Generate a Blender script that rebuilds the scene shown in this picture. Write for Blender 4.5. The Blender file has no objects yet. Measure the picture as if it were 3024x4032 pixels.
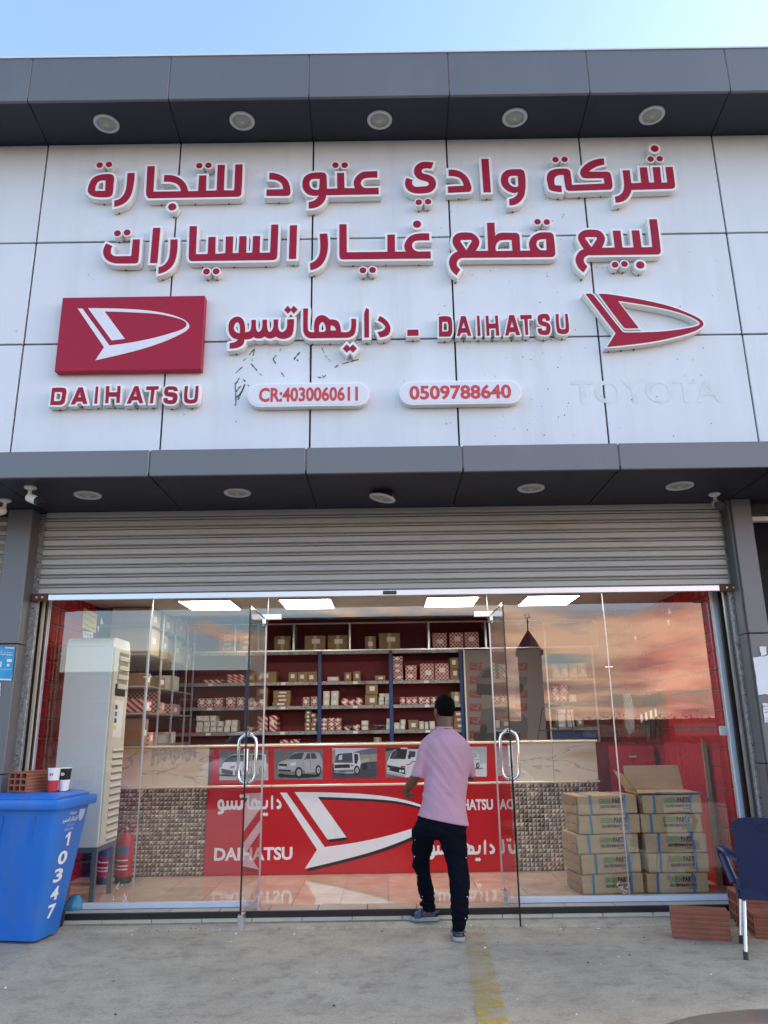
import bpy, bmesh, math, random
from mathutils import Vector, Matrix, noise
from mathutils.geometry import delaunay_2d_cdt
random.seed(7)
R = math.radians
sc = bpy.context.scene
COL = sc.collection

# ------------------------------------------------------------------ camera
CAM_H = 1.5; PITCH = R(15.7); ROLL = R(0.82); FPX = 3026.0; CX = 1512.0; CY = 2016.0
cd = bpy.data.cameras.new('camera'); cam = bpy.data.objects.new('camera', cd); COL.objects.link(cam)
cd.sensor_fit = 'HORIZONTAL'; cd.sensor_width = 36.0; cd.lens = 36.0 * FPX / 3024.0
cd.clip_start = 0.05; cd.clip_end = 2000
cam.matrix_world = Matrix.Translation((0, 0, CAM_H)) @ Matrix.Rotation(math.pi / 2 + PITCH, 4, 'X') @ Matrix.Rotation(-ROLL, 4, 'Z')
sc.camera = cam

# ------------------------------------------------------------------ sky, sun, exposure
SUN_EL = 24.0; SUN_AZ = 84.0         # low evening sun off to the right, behind the line of the facade
w = bpy.data.worlds.new('World'); sc.world = w; w.use_nodes = True
nt = w.node_tree; N = nt.nodes; L = nt.links
bg = N['Background']; bg.inputs[1].default_value = 0.15
sky = N.new('ShaderNodeTexSky'); sky.sky_type = 'NISHITA'; sky.sun_disc = False
sky.sun_elevation = R(SUN_EL); sky.sun_rotation = R(SUN_AZ); sky.air_density = 1.0; sky.dust_density = 1.6; sky.ozone_density = 1.8
tc = N.new('ShaderNodeTexCoord')
sep = N.new('ShaderNodeSeparateXYZ'); L.new(tc.outputs['Generated'], sep.inputs[0])
def wmath(op, a, b=None, c=None, clamp=False):
    m = N.new('ShaderNodeMath'); m.operation = op; m.use_clamp = clamp
    for i, v in enumerate((a, b, c)):
        if v is None: continue
        if isinstance(v, (int, float)): m.inputs[i].default_value = v
        else: L.new(v, m.inputs[i])
    return m.outputs[0]
# cloud deck: direction projected on a plane overhead, so clouds flatten towards the horizon
den = wmath('ADD', wmath('MAXIMUM', sep.outputs[2], 0.0), 0.16)
cmb = N.new('ShaderNodeCombineXYZ')
L.new(wmath('DIVIDE', sep.outputs[0], den), cmb.inputs[0]); L.new(wmath('DIVIDE', sep.outputs[1], den), cmb.inputs[1]); L.new(wmath('MULTIPLY', sep.outputs[2], 3.0), cmb.inputs[2])
n1 = N.new('ShaderNodeTexNoise'); n1.inputs['Scale'].default_value = 1.5; n1.inputs['Detail'].default_value = 8; n1.inputs['Roughness'].default_value = 0.58; n1.inputs['Distortion'].default_value = 0.35
L.new(cmb.outputs[0], n1.inputs['Vector'])
n2 = N.new('ShaderNodeTexNoise'); n2.inputs['Scale'].default_value = 2.1; n2.inputs['Detail'].default_value = 6
mp = N.new('ShaderNodeMapping'); mp.inputs['Location'].default_value = (3.3, 1.7, 0.4); L.new(cmb.outputs[0], mp.inputs[0]); L.new(mp.outputs[0], n2.inputs['Vector'])
# the evening clouds stand over the horizon opposite the sun, thicker to the west side; the sky over the shop is clear
away = wmath('MULTIPLY_ADD', sep.outputs[1], -0.70, wmath('MULTIPLY', sep.outputs[0], 0.55))
away = wmath('SMOOTH_MIN', away, 1.0, 0.1)
ma = N.new('ShaderNodeMapRange'); ma.interpolation_type = 'SMOOTHSTEP'; L.new(away, ma.inputs[0]); ma.inputs[1].default_value = 0.15; ma.inputs[2].default_value = 0.95
me = N.new('ShaderNodeMapRange'); me.interpolation_type = 'SMOOTHSTEP'; L.new(sep.outputs[2], me.inputs[0]); me.inputs[1].default_value = 0.42; me.inputs[2].default_value = 0.05
cover = wmath('MULTIPLY', ma.outputs[0], me.outputs[0])
thr = wmath('MULTIPLY_ADD', cover, -0.37, 0.71)
cm = wmath('DIVIDE', wmath('SUBTRACT', n1.outputs[0], thr), 0.10, clamp=True)
cm = wmath('MULTIPLY', cm, wmath('MULTIPLY', ma.outputs[0], 1.6, clamp=True), clamp=True)
rc = N.new('ShaderNodeValToRGB'); L.new(n2.outputs[0], rc.inputs[0])
rc.color_ramp.elements[0].position = 0.36; rc.color_ramp.elements[0].color = (3.0, 1.75, 1.55, 1)
rc.color_ramp.elements[1].position = 0.62; rc.color_ramp.elements[1].color = (8.6, 5.5, 3.7, 1)
mx = N.new('ShaderNodeMix'); mx.data_type = 'RGBA'; L.new(cm, mx.inputs[0]); hsw = N.new('ShaderNodeHueSaturation'); hsw.inputs['Saturation'].default_value = 0.97; L.new(sky.outputs[0], hsw.inputs['Color']); L.new(hsw.outputs[0], mx.inputs[6]); L.new(rc.outputs[0], mx.inputs[7])
L.new(mx.outputs[2], bg.inputs[0])
sl = bpy.data.lights.new('sun', 'SUN'); sl.energy = 0.5; sl.angle = R(3); sl.color = (1.0, 0.78, 0.55)
so = bpy.data.objects.new('sun', sl); COL.objects.link(so)
sd = Vector((math.sin(R(SUN_AZ)) * math.cos(R(SUN_EL)), math.cos(R(SUN_AZ)) * math.cos(R(SUN_EL)), math.sin(R(SUN_EL))))
so.rotation_euler = sd.to_track_quat('Z', 'Y').to_euler(); so.location = (0, 60, 40)
vs = sc.view_settings; vs.view_transform = 'Standard'; vs.look = 'None'; vs.gamma = 1.0; vs.use_curve_mapping = False
vs.exposure = 1.85
sc.render.engine = 'CYCLES'
sc.cycles.use_denoising = True
sc.cycles.max_bounces = 10; sc.cycles.transparent_max_bounces = 16; sc.cycles.glossy_bounces = 5; sc.cycles.diffuse_bounces = 4
sc.cycles.caustics_reflective = False; sc.cycles.caustics_refractive = False
sc.cycles.sample_clamp_indirect = 6.0

# ------------------------------------------------------------------ picture <-> place
FW = Vector((0, math.cos(PITCH), math.sin(PITCH))); UP = Vector((0, -math.sin(PITCH), math.cos(PITCH))); RT = Vector((1, 0, 0))
def ray(x, y):
    a = (x - CX) / FPX; b = -(y - CY) / FPX; c, s = math.cos(ROLL), math.sin(ROLL)
    return FW + RT * (a * c + b * s) + UP * (-a * s + b * c)
def atY(x, y, Y):
    d = ray(x, y); return Vector((0, 0, CAM_H)) + d * (Y / d.y)
def atZ(x, y, Z):
    d = ray(x, y); return Vector((0, 0, CAM_H)) + d * ((Z - CAM_H) / d.z)
def crop(x0, y0, x1, outw=1659.0):
    s = (x1 - x0) / outw
    return lambda x, y: (x0 + x * s, y0 + y * s)

# ------------------------------------------------------------------ materials
def newmat(name):
    m = bpy.data.materials.new(name); m.use_nodes = True
    b = m.node_tree.nodes['Principled BSDF']
    return m, m.node_tree, b
def pm(name, col, rough=0.5, metal=0.0, var=0.12, scale=6.0, bump=0.0, bscale=60.0, spec=0.5, stretch=(1, 1, 1), dirt=0.0, dirtcol=(0.1, 0.08, 0.06), dscale=2.5, dlo=0.52, dhi=0.75, rvar=0.1, coat=0.0):
    """plain painted / moulded / woven surface: base colour with slow variation, dirt patches of their own shape, fine relief"""
    m, t, b = newmat(name); n = t.nodes; l = t.links
    co = n.new('ShaderNodeTexCoord'); mp = n.new('ShaderNodeMapping'); mp.inputs['Scale'].default_value = stretch
    l.new(co.outputs['Object'], mp.inputs[0])
    nz = n.new('ShaderNodeTexNoise'); nz.inputs['Scale'].default_value = scale; nz.inputs['Detail'].default_value = 6; nz.inputs['Roughness'].default_value = 0.6
    l.new(mp.outputs[0], nz.inputs['Vector'])
    r = n.new('ShaderNodeValToRGB'); l.new(nz.outputs[0], r.inputs[0])
    r.color_ramp.elements[0].position = 0.3; r.color_ramp.elements[1].position = 0.7
    r.color_ramp.elements[0].color = tuple(c * (1 - var) for c in col) + (1,); r.color_ramp.elements[1].color = tuple(min(1, c * (1 + var)) for c in col) + (1,)
    out = r.outputs[0]
    if dirt > 0:
        n3 = n.new('ShaderNodeTexNoise'); n3.inputs['Scale'].default_value = dscale; n3.inputs['Detail'].default_value = 9; n3.inputs['Roughness'].default_value = 0.7
        l.new(mp.outputs[0], n3.inputs['Vector'])
        mr = n.new('ShaderNodeMapRange'); l.new(n3.outputs[0], mr.inputs[0]); mr.inputs[1].default_value = dlo; mr.inputs[2].default_value = dhi; mr.inputs[4].default_value = dirt
        mix = n.new('ShaderNodeMix'); mix.data_type = 'RGBA'; l.new(mr.outputs[0], mix.inputs[0]); l.new(out, mix.inputs[6]); mix.inputs[7].default_value = tuple(dirtcol) + (1,)
        out = mix.outputs[2]
    l.new(out, b.inputs['Base Color'])
    rr = n.new('ShaderNodeMapRange'); l.new(nz.outputs[0], rr.inputs[0]); rr.inputs[3].default_value = max(0.02, rough - rvar); rr.inputs[4].default_value = min(1, rough + rvar)
    l.new(rr.outputs[0], b.inputs['Roughness'])
    b.inputs['Metallic'].default_value = metal; b.inputs['Specular IOR Level'].default_value = spec; b.inputs['Coat Weight'].default_value = coat
    if bump > 0:
        nb = n.new('ShaderNodeTexNoise'); nb.inputs['Scale'].default_value = bscale; nb.inputs['Detail'].default_value = 4; l.new(mp.outputs[0], nb.inputs['Vector'])
        bp = n.new('ShaderNodeBump'); bp.inputs['Strength'].default_value = bump; bp.inputs['Distance'].default_value = 0.01; l.new(nb.outputs[0], bp.inputs['Height']); l.new(bp.outputs[0], b.inputs['Normal'])
    return m
M = {}
M['panel_white'] = pm('white_composite_panel', (0.755, 0.77, 0.785), 0.34, var=0.045, scale=0.9, bump=0.05, bscale=1.1, dirt=0.28, dirtcol=(0.42, 0.42, 0.42), dscale=1.5, dlo=0.53, dhi=0.80, stretch=(2.6, 1, 0.22), spec=0.4)
M['sealant'] = pm('brown_grey_sealant', (0.15, 0.13, 0.11), 0.8, var=0.25, scale=20)
M['joint'] = pm('black_joint', (0.012, 0.012, 0.014), 0.8, var=0.2)
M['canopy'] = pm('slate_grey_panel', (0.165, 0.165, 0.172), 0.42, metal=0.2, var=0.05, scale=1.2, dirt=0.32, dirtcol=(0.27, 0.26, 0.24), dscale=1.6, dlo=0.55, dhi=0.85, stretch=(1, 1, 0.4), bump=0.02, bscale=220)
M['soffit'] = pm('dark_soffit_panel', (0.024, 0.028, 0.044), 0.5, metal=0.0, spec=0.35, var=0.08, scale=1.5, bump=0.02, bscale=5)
M['sign_red'] = pm('crimson_acrylic', (0.36, 0.008, 0.032), 0.42, var=0.05, scale=2.0, spec=0.25)
M['sign_red_box'] = pm('crimson_box_paint', (0.38, 0.010, 0.036), 0.48, spec=0.3, var=0.04, scale=2.0)
M['sign_white'] = pm('white_letter_return', (0.82, 0.80, 0.75), 0.42, var=0.03, scale=4, dirt=0.15, dirtcol=(0.45, 0.42, 0.36), dscale=5)
M['sign_rim'] = pm('white_letter_trim', (0.90, 0.89, 0.86), 0.35, var=0.02)
M['sign_face_white'] = pm('white_acrylic_face', (0.80, 0.78, 0.82), 0.3, var=0.02)
M['digit_red'] = pm('red_digit_film', (0.62, 0.055, 0.055), 0.4, var=0.04)
M['clip'] = pm('rusty_clip', (0.09, 0.07, 0.05), 0.7)
M['scratch'] = pm('torn_film_dark', (0.06, 0.05, 0.045), 0.8, var=0.5, scale=40)
M['ghost'] = pm('old_letter_grime', (0.722, 0.737, 0.752), 0.6, var=0.10, scale=9)
M['slat'] = pm('shutter_slat_paint', (0.43, 0.42, 0.40), 0.45, metal=0.15, var=0.10, scale=1.5, stretch=(0.35, 1, 4), dirt=0.7, dirtcol=(0.20, 0.16, 0.12), dscale=3.2, dlo=0.56, dhi=0.82, bump=0.03, bscale=30)
M['alu'] = pm('aluminium', (0.66, 0.67, 0.69), 0.32, metal=0.85, var=0.05, scale=4, stretch=(0.2, 1, 1))
M['alu_white'] = pm('white_aluminium_frame', (0.66, 0.71, 0.80), 0.35, metal=0.1, var=0.03)
M['rust'] = pm('rusty_bracket', (0.13, 0.055, 0.03), 0.75, metal=0.2, var=0.3, scale=20, bump=0.15, bscale=80)
M['brown_trim'] = pm('dark_brown_trim', (0.022, 0.016, 0.013), 0.5, var=0.2)
M['chrome'] = pm('polished_steel', (0.80, 0.81, 0.83), 0.10, metal=1.0, var=0.02, rvar=0.03)
M['patch'] = pm('brushed_patch_fitting', (0.74, 0.75, 0.77), 0.22, metal=0.9, var=0.03, rvar=0.05)
M['black'] = pm('black_rubber', (0.012, 0.012, 0.013), 0.45, var=0.3, scale=8)
M['black_gloss'] = pm('black_plastic', (0.015, 0.015, 0.017), 0.25, var=0.2)
M['dark_void'] = pm('unlit_depth_tone', (0.02, 0.022, 0.035), 0.8, var=0.3, scale=1.5)
M['white_plastic'] = pm('white_plastic', (0.78, 0.78, 0.76), 0.4, var=0.03)
M['lens_grey'] = pm('frosted_lamp_lens', (0.36, 0.38, 0.36), 0.22, var=0.12, scale=12)
M['lens_yellow'] = pm('lamp_chip_yellow', (0.55, 0.52, 0.20), 0.4, var=0.1)
M['ring'] = pm('lamp_ring_white', (0.62, 0.63, 0.65), 0.4, var=0.05)
M['red_wall'] = pm('red_slat_board', (0.40, 0.010, 0.018), 0.28, var=0.06, scale=2, spec=0.5)
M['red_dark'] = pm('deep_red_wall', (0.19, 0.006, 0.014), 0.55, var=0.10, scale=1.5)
M['groove'] = pm('slat_groove_metal', (0.36, 0.32, 0.29), 0.4, metal=0.3)
M['ceiling'] = pm('ceiling_board', (0.52, 0.50, 0.49), 0.8, var=0.04)
M['poster_red'] = pm('red_vinyl', (0.58, 0.008, 0.016), 0.22, var=0.05, scale=3, bump=0.02, bscale=25)
M['vinyl_white'] = pm('white_vinyl', (0.93, 0.92, 0.90), 0.3, var=0.02)
M['vinyl_black'] = pm('black_vinyl', (0.012, 0.010, 0.010), 0.35, var=0.1)
M['bin_blue'] = pm('blue_bin_plastic', (0.018, 0.16, 0.58), 0.45, var=0.10, scale=4, dirt=0.65, dirtcol=(0.12, 0.19, 0.34), dscale=3.0, dlo=0.52, dhi=0.85, stretch=(1, 1, 0.4), bump=0.05, bscale=180)
M['stencil'] = pm('white_stencil_paint', (0.78, 0.80, 0.84), 0.6, var=0.06, scale=30)
M['stencil_dim'] = pm('faded_stencil_paint', (0.40, 0.50, 0.72), 0.6, var=0.2, scale=60)
M['clay'] = pm('fired_clay', (0.30, 0.105, 0.065), 0.85, var=0.18, scale=9, dirt=0.35, dirtcol=(0.36, 0.19, 0.14), dscale=6, bump=0.2, bscale=70)
M['chair_blue'] = pm('navy_chair_plastic', (0.010, 0.018, 0.066), 0.36, var=0.10, scale=5, bump=0.03, bscale=260)
M['chair_leg'] = pm('silver_tube', (0.74, 0.74, 0.72), 0.28, metal=0.9, var=0.04)
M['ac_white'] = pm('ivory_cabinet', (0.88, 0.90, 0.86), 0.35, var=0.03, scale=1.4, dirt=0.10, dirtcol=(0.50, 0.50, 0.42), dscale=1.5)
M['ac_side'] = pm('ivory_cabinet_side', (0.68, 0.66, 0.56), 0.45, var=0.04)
M['ac_dark'] = pm('louvre_gap', (0.26, 0.24, 0.20), 0.7)
M['steel_grey'] = pm('galvanised_angle', (0.20, 0.22, 0.22), 0.45, metal=0.5, var=0.12, scale=9)
M['ext_red'] = pm('extinguisher_red', (0.42, 0.008, 0.014), 0.25, var=0.05)
M['blue_label'] = pm('blue_print', (0.03, 0.10, 0.35), 0.4)
M['shelf_blue'] = pm('blue_upright', (0.010, 0.055, 0.20), 0.4, var=0.08)
M['paper'] = pm('white_paper', (0.80, 0.80, 0.82), 0.7, var=0.04, bump=0.15, bscale=14)
M['yellow_paper'] = pm('yellow_paper', (0.85, 0.70, 0.07), 0.7, var=0.05)
M['cyan_paper'] = pm('cyan_poster', (0.04, 0.34, 0.60), 0.5, var=0.15, scale=12)
M['ink'] = pm('dark_ink', (0.03, 0.03, 0.035), 0.6)
M['ink_red'] = pm('red_ink', (0.55, 0.03, 0.04), 0.6)
M['green_ink'] = pm('green_ink', (0.10, 0.30, 0.06), 0.6, var=0.1)
M['kraft'] = pm('kraft_board', (0.57, 0.38, 0.20), 0.75, var=0.10, scale=4, bump=0.06, bscale=90, stretch=(1, 1, 3))
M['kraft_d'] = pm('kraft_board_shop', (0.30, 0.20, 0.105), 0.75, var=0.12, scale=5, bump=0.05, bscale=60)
M['kraft_p'] = pm('kraft_board_pale', (0.50, 0.42, 0.29), 0.75, var=0.08, scale=5)
M['strap'] = pm('blue_strap', (0.012, 0.22, 0.42), 0.35, var=0.1)
M['box_white'] = pm('white_carton', (0.66, 0.64, 0.60), 0.6, var=0.05)
M['skin'] = pm('brown_skin', (0.135, 0.062, 0.038), 0.5, var=0.12, scale=14, bump=0.05, bscale=120)
M['hair'] = pm('short_black_hair', (0.0025, 0.0022, 0.0022), 0.95, spec=0.1, var=0.3, scale=60, bump=0.6, bscale=220)
M['shirt'] = pm('mauve_cotton', (0.53, 0.30, 0.385), 0.9, var=0.05, scale=5, bump=0.10, bscale=320)
M['trousers'] = pm('navy_black_cotton', (0.0045, 0.005, 0.011), 0.95, spec=0.08, var=0.2, scale=8, bump=0.10, bscale=300)
M['sandal_sole'] = pm('grey_foam_sole', (0.33, 0.32, 0.31), 0.7, var=0.2, scale=30)
M['sandal_strap'] = pm('slate_blue_strap', (0.035, 0.055, 0.125), 0.65, var=0.15, scale=20)
M['bag'] = pm('thin_blue_bag', (0.05, 0.30, 0.55), 0.25, var=0.25, scale=14)
M['stone'] = pm('rubble', (0.33, 0.31, 0.28), 0.9, var=0.2, scale=20, bump=0.3, bscale=60)
M['opp_wall'] = pm('ochre_render', (0.16, 0.115, 0.085), 0.85, var=0.1, scale=0.3)
M['opp_tower'] = pm('brown_stone', (0.085, 0.062, 0.045), 0.9, var=0.15, scale=0.5)
M['opp_dark'] = pm('dark_window', (0.02, 0.02, 0.025), 0.3)
M['opp_pale'] = pm('pale_plaster', (0.36, 0.30, 0.24), 0.85, var=0.1, scale=0.4)
M['car_paint'] = pm('taupe_car_paint', (0.19, 0.17, 0.15), 0.42, metal=0.3, var=0.05, scale=3, coat=0.5, dirt=0.3, dirtcol=(0.22, 0.19, 0.15), dscale=3)
M['car_white'] = pm('white_car_paint', (0.7, 0.7, 0.7), 0.3, var=0.03, coat=0.5)
M['car_glass'] = pm('dark_car_glass', (0.02, 0.022, 0.025), 0.06, var=0.1, rvar=0.02)
M['tyre'] = pm('tyre_rubber', (0.015, 0.015, 0.016), 0.8, var=0.2)

def ground_mat():
    m, t, b = newmat('worn_concrete'); n = t.nodes; l = t.links
    co = n.new('ShaderNodeTexCoord')
    def nz(scale, detail, st, rough=0.62, dist=0.0):
        mp = n.new('ShaderNodeMapping'); mp.inputs['Scale'].default_value = st; l.new(co.outputs['Object'], mp.inputs[0])
        x = n.new('ShaderNodeTexNoise'); x.inputs['Scale'].default_value = scale; x.inputs['Detail'].default_value = detail; x.inputs['Roughness'].default_value = rough; x.inputs['Distortion'].default_value = dist
        l.new(mp.outputs[0], x.inputs['Vector']); return x.outputs[0]
    a = nz(1.3, 12, (1, 1, 1), 0.72, 0.0); bb = nz(6, 12, (0.85, 1.0, 1), 0.82, 0.0); c = nz(60, 8, (1, 1, 1), 0.8); oil = nz(1.9, 8, (1, 1, 1), 0.62, 0.0)
    r1 = n.new('ShaderNodeValToRGB'); l.new(a, r1.inputs[0]); e = r1.color_ramp.elements
    e[0].position = 0.30; e[0].color = (0.315, 0.275, 0.213, 1); e[1].position = 0.68; e[1].color = (0.445, 0.393, 0.31, 1)
    mr = n.new('ShaderNodeMapRange'); l.new(bb, mr.inputs[0]); mr.inputs[1].default_value = 0.49; mr.inputs[2].default_value = 0.70; mr.inputs[4].default_value = 0.85
    mx = n.new('ShaderNodeMix'); mx.data_type = 'RGBA'; l.new(mr.outputs[0], mx.inputs[0]); l.new(r1.outputs[0], mx.inputs[6]); mx.inputs[7].default_value = (0.165, 0.138, 0.105, 1)
    mr2 = n.new('ShaderNodeMapRange'); l.new(bb, mr2.inputs[0]); mr2.inputs[1].default_value = 0.44; mr2.inputs[2].default_value = 0.28; mr2.inputs[4].default_value = 0.55
    mx2 = n.new('ShaderNodeMix'); mx2.data_type = 'RGBA'; l.new(mr2.outputs[0], mx2.inputs[0]); l.new(mx.outputs[2], mx2.inputs[6]); mx2.inputs[7].default_value = (0.52, 0.462, 0.37, 1)
    ol = n.new('ShaderNodeMapRange'); l.new(oil, ol.inputs[0]); ol.inputs[1].default_value = 0.60; ol.inputs[2].default_value = 0.70; ol.inputs[4].default_value = 0.5
    mxo = n.new('ShaderNodeMix'); mxo.data_type = 'RGBA'; l.new(ol.outputs[0], mxo.inputs[0]); l.new(mx2.outputs[2], mxo.inputs[6]); mxo.inputs[7].default_value = (0.13, 0.115, 0.095, 1); mx2 = mxo
    # hairline cracks
    vo = n.new('ShaderNodeTexVoronoi'); vo.feature = 'DISTANCE_TO_EDGE'; vo.inputs['Scale'].default_value = 0.42
    wn = n.new('ShaderNodeTexNoise'); wn.inputs['Scale'].default_value = 3; wn.inputs['Detail'].default_value = 6; l.new(co.outputs['Object'], wn.inputs['Vector'])
    va = n.new('ShaderNodeVectorMath'); va.operation = 'MULTIPLY_ADD'; l.new(wn.outputs['Color'], va.inputs[0]); va.inputs[1].default_value = (0.5, 0.5, 0); l.new(co.outputs['Object'], va.inputs[2]); l.new(va.outputs[0], vo.inputs['Vector'])
    cr = n.new('ShaderNodeMapRange'); l.new(vo.outputs['Distance'], cr.inputs[0]); cr.inputs[1].default_value = 0.0; cr.inputs[2].default_value = 0.003; cr.inputs[3].default_value = 0.16; cr.inputs[4].default_value = 0.0
    mx3 = n.new('ShaderNodeMix'); mx3.data_type = 'RGBA'; l.new(cr.outputs[0], mx3.inputs[0]); l.new(mx2.outputs[2], mx3.inputs[6]); mx3.inputs[7].default_value = (0.06, 0.055, 0.05, 1)
    hv = n.new('ShaderNodeHueSaturation'); l.new(mx3.outputs[2], hv.inputs['Color']); mv = n.new('ShaderNodeMapRange'); l.new(c, mv.inputs[0]); mv.inputs[1].default_value = 0.3; mv.inputs[2].default_value = 0.7; mv.inputs[3].default_value = 0.70; mv.inputs[4].default_value = 1.26; l.new(mv.outputs[0], hv.inputs['Value'])
    l.new(hv.outputs[0], b.inputs['Base Color'])
    b.inputs['Roughness'].default_value = 0.82
    ad = n.new('ShaderNodeMath'); ad.operation = 'MULTIPLY_ADD'; l.new(c, ad.inputs[0]); ad.inputs[1].default_value = 0.4; l.new(bb, ad.inputs[2])
    bp = n.new('ShaderNodeBump'); bp.inputs['Strength'].default_value = 0.35; bp.inputs['Distance'].default_value = 0.012; l.new(ad.outputs[0], bp.inputs['Height']); l.new(bp.outputs[0], b.inputs['Normal'])
    return m
M['concrete'] = ground_mat()
M['asphalt'] = pm('worn_asphalt', (0.055, 0.054, 0.053), 0.9, var=0.3, scale=0.6, bump=0.2, bscale=60)
def worn_paint():
    m, t, b = newmat('worn_yellow_paint'); n = t.nodes; l = t.links
    co = n.new('ShaderNodeTexCoord'); nz = n.new('ShaderNodeTexNoise'); nz.inputs['Scale'].default_value = 4.5; nz.inputs['Detail'].default_value = 10; nz.inputs['Roughness'].default_value = 0.72
    l.new(co.outputs['Object'], nz.inputs['Vector'])
    mr = n.new('ShaderNodeMapRange'); l.new(nz.outputs[0], mr.inputs[0]); mr.inputs[1].default_value = 0.40; mr.inputs[2].default_value = 0.62; mr.inputs[3].default_value = 0.08; mr.inputs[4].default_value = 0.85
    sp = n.new('ShaderNodeSeparateXYZ'); l.new(co.outputs['Object'], sp.inputs[0]); wr_ = n.new('ShaderNodeMapRange'); l.new(sp.outputs[1], wr_.inputs[0]); wr_.inputs[1].default_value = 6.2; wr_.inputs[2].default_value = 4.6; wr_.inputs[3].default_value = 0.25; wr_.inputs[4].default_value = 1.0; wx = n.new('ShaderNodeMath'); wx.operation = 'MULTIPLY'; l.new(mr.outputs[0], wx.inputs[0]); l.new(wr_.outputs[0], wx.inputs[1])
    tr = n.new('ShaderNodeBsdfTransparent'); mx = n.new('ShaderNodeMixShader'); l.new(wx.outputs[0], mx.inputs[0]); l.new(tr.outputs[0], mx.inputs[1]); l.new(b.outputs[0], mx.inputs[2])
    b.inputs['Base Color'].default_value = (0.55, 0.39, 0.05, 1); b.inputs['Roughness'].default_value = 0.8
    l.new(mx.outputs[0], n['Material Output'].inputs[0]); return m
M['yellow_line'] = worn_paint()
def galv():
    m, t, b = newmat('spangled_zinc'); n = t.nodes; l = t.links
    co = n.new('ShaderNodeTexCoord'); v = n.new('ShaderNodeTexVoronoi'); v.inputs['Scale'].default_value = 55; l.new(co.outputs['Object'], v.inputs['Vector'])
    r = n.new('ShaderNodeValToRGB'); l.new(v.outputs['Color'], r.inputs[0]); r.color_ramp.elements[0].color = (0.16, 0.17, 0.17, 1); r.color_ramp.elements[1].color = (0.42, 0.43, 0.43, 1)
    nz = n.new('ShaderNodeTexNoise'); nz.inputs['Scale'].default_value = 3; nz.inputs['Detail'].default_value = 8; l.new(co.outputs['Object'], nz.inputs['Vector'])
    mr = n.new('ShaderNodeMapRange'); l.new(nz.outputs[0], mr.inputs[0]); mr.inputs[1].default_value = 0.58; mr.inputs[2].default_value = 0.72; mr.inputs[4].default_value = 0.8
    mx = n.new('ShaderNodeMix'); mx.data_type = 'RGBA'; l.new(mr.outputs[0], mx.inputs[0]); l.new(r.outputs[0], mx.inputs[6]); mx.inputs[7].default_value = (0.13, 0.07, 0.05, 1)
    l.new(mx.outputs[2], b.inputs['Base Color']); b.inputs['Metallic'].default_value = 0.45; b.inputs['Roughness'].default_value = 0.5; return m
M['galv'] = galv()
def marble():
    m, t, b = newmat('cream_marble'); n = t.nodes; l = t.links
    co = n.new('ShaderNodeTexCoord'); mp = n.new('ShaderNodeMapping'); mp.inputs['Scale'].default_value = (0.55, 1, 2.2); mp.inputs['Rotation'].default_value = (0, 0.45, 0); l.new(co.outputs['Object'], mp.inputs[0])
    nz = n.new('ShaderNodeTexNoise'); nz.inputs['Scale'].default_value = 1.5; nz.inputs['Detail'].default_value = 9; nz.inputs['Distortion'].default_value = 0.9; l.new(mp.outputs[0], nz.inputs['Vector'])
    r = n.new('ShaderNodeValToRGB'); l.new(nz.outputs[0], r.inputs[0]); e = r.color_ramp.elements
    e[0].position = 0.3; e[0].color = (0.66, 0.47, 0.30, 1); e[1].position = 0.62; e[1].color = (0.88, 0.75, 0.57, 1)
    for p, c in ((0.488, (0.84, 0.70, 0.52, 1)), (0.4985, (0.46, 0.33, 0.25, 1)), (0.508, (0.84, 0.71, 0.54, 1))):
        q = e.new(p); q.color = c
    l.new(r.outputs[0], b.inputs['Base Color']); b.inputs['Roughness'].default_value = 0.12; return m
M['marble'] = marble()
def tile_floor():
    m, t, b = newmat('peach_floor_tile'); n = t.nodes; l = t.links
    co = n.new('ShaderNodeTexCoord'); nz = n.new('ShaderNodeTexNoise'); nz.inputs['Scale'].default_value = 3.5; nz.inputs['Detail'].default_value = 9; nz.inputs['Distortion'].default_value = 1.0; l.new(co.outputs['Object'], nz.inputs['Vector'])
    oi = n.new('ShaderNodeObjectInfo'); r = n.new('ShaderNodeValToRGB'); l.new(nz.outputs[0], r.inputs[0]); e = r.color_ramp.elements
    e[0].position = 0.3; e[0].color = (0.54, 0.37, 0.26, 1); e[1].position = 0.7; e[1].color = (0.70, 0.54, 0.41, 1)
    hs = n.new('ShaderNodeHueSaturation'); l.new(r.outputs[0], hs.inputs['Color']); mr = n.new('ShaderNodeMapRange'); l.new(oi.outputs['Random'], mr.inputs[0]); mr.inputs[3].default_value = 0.9; mr.inputs[4].default_value = 1.08; l.new(mr.outputs[0], hs.inputs['Value'])
    l.new(hs.outputs[0], b.inputs['Base Color']); b.inputs['Roughness'].default_value = 0.06; b.inputs['Specular IOR Level'].default_value = 0.9; return m
M['tile'] = tile_floor()
M['tile_edge'] = pm('cream_step_tile', (0.56, 0.50, 0.39), 0.5, var=0.10, scale=5)
M['tile_out'] = pm('dusty_floor_tile', (0.43, 0.37, 0.29), 0.35, var=0.10, scale=6, dirt=0.4, dirtcol=(0.28, 0.25, 0.21), dscale=4)
M['grout'] = pm('grout', (0.20, 0.15, 0.11), 0.8)
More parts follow.
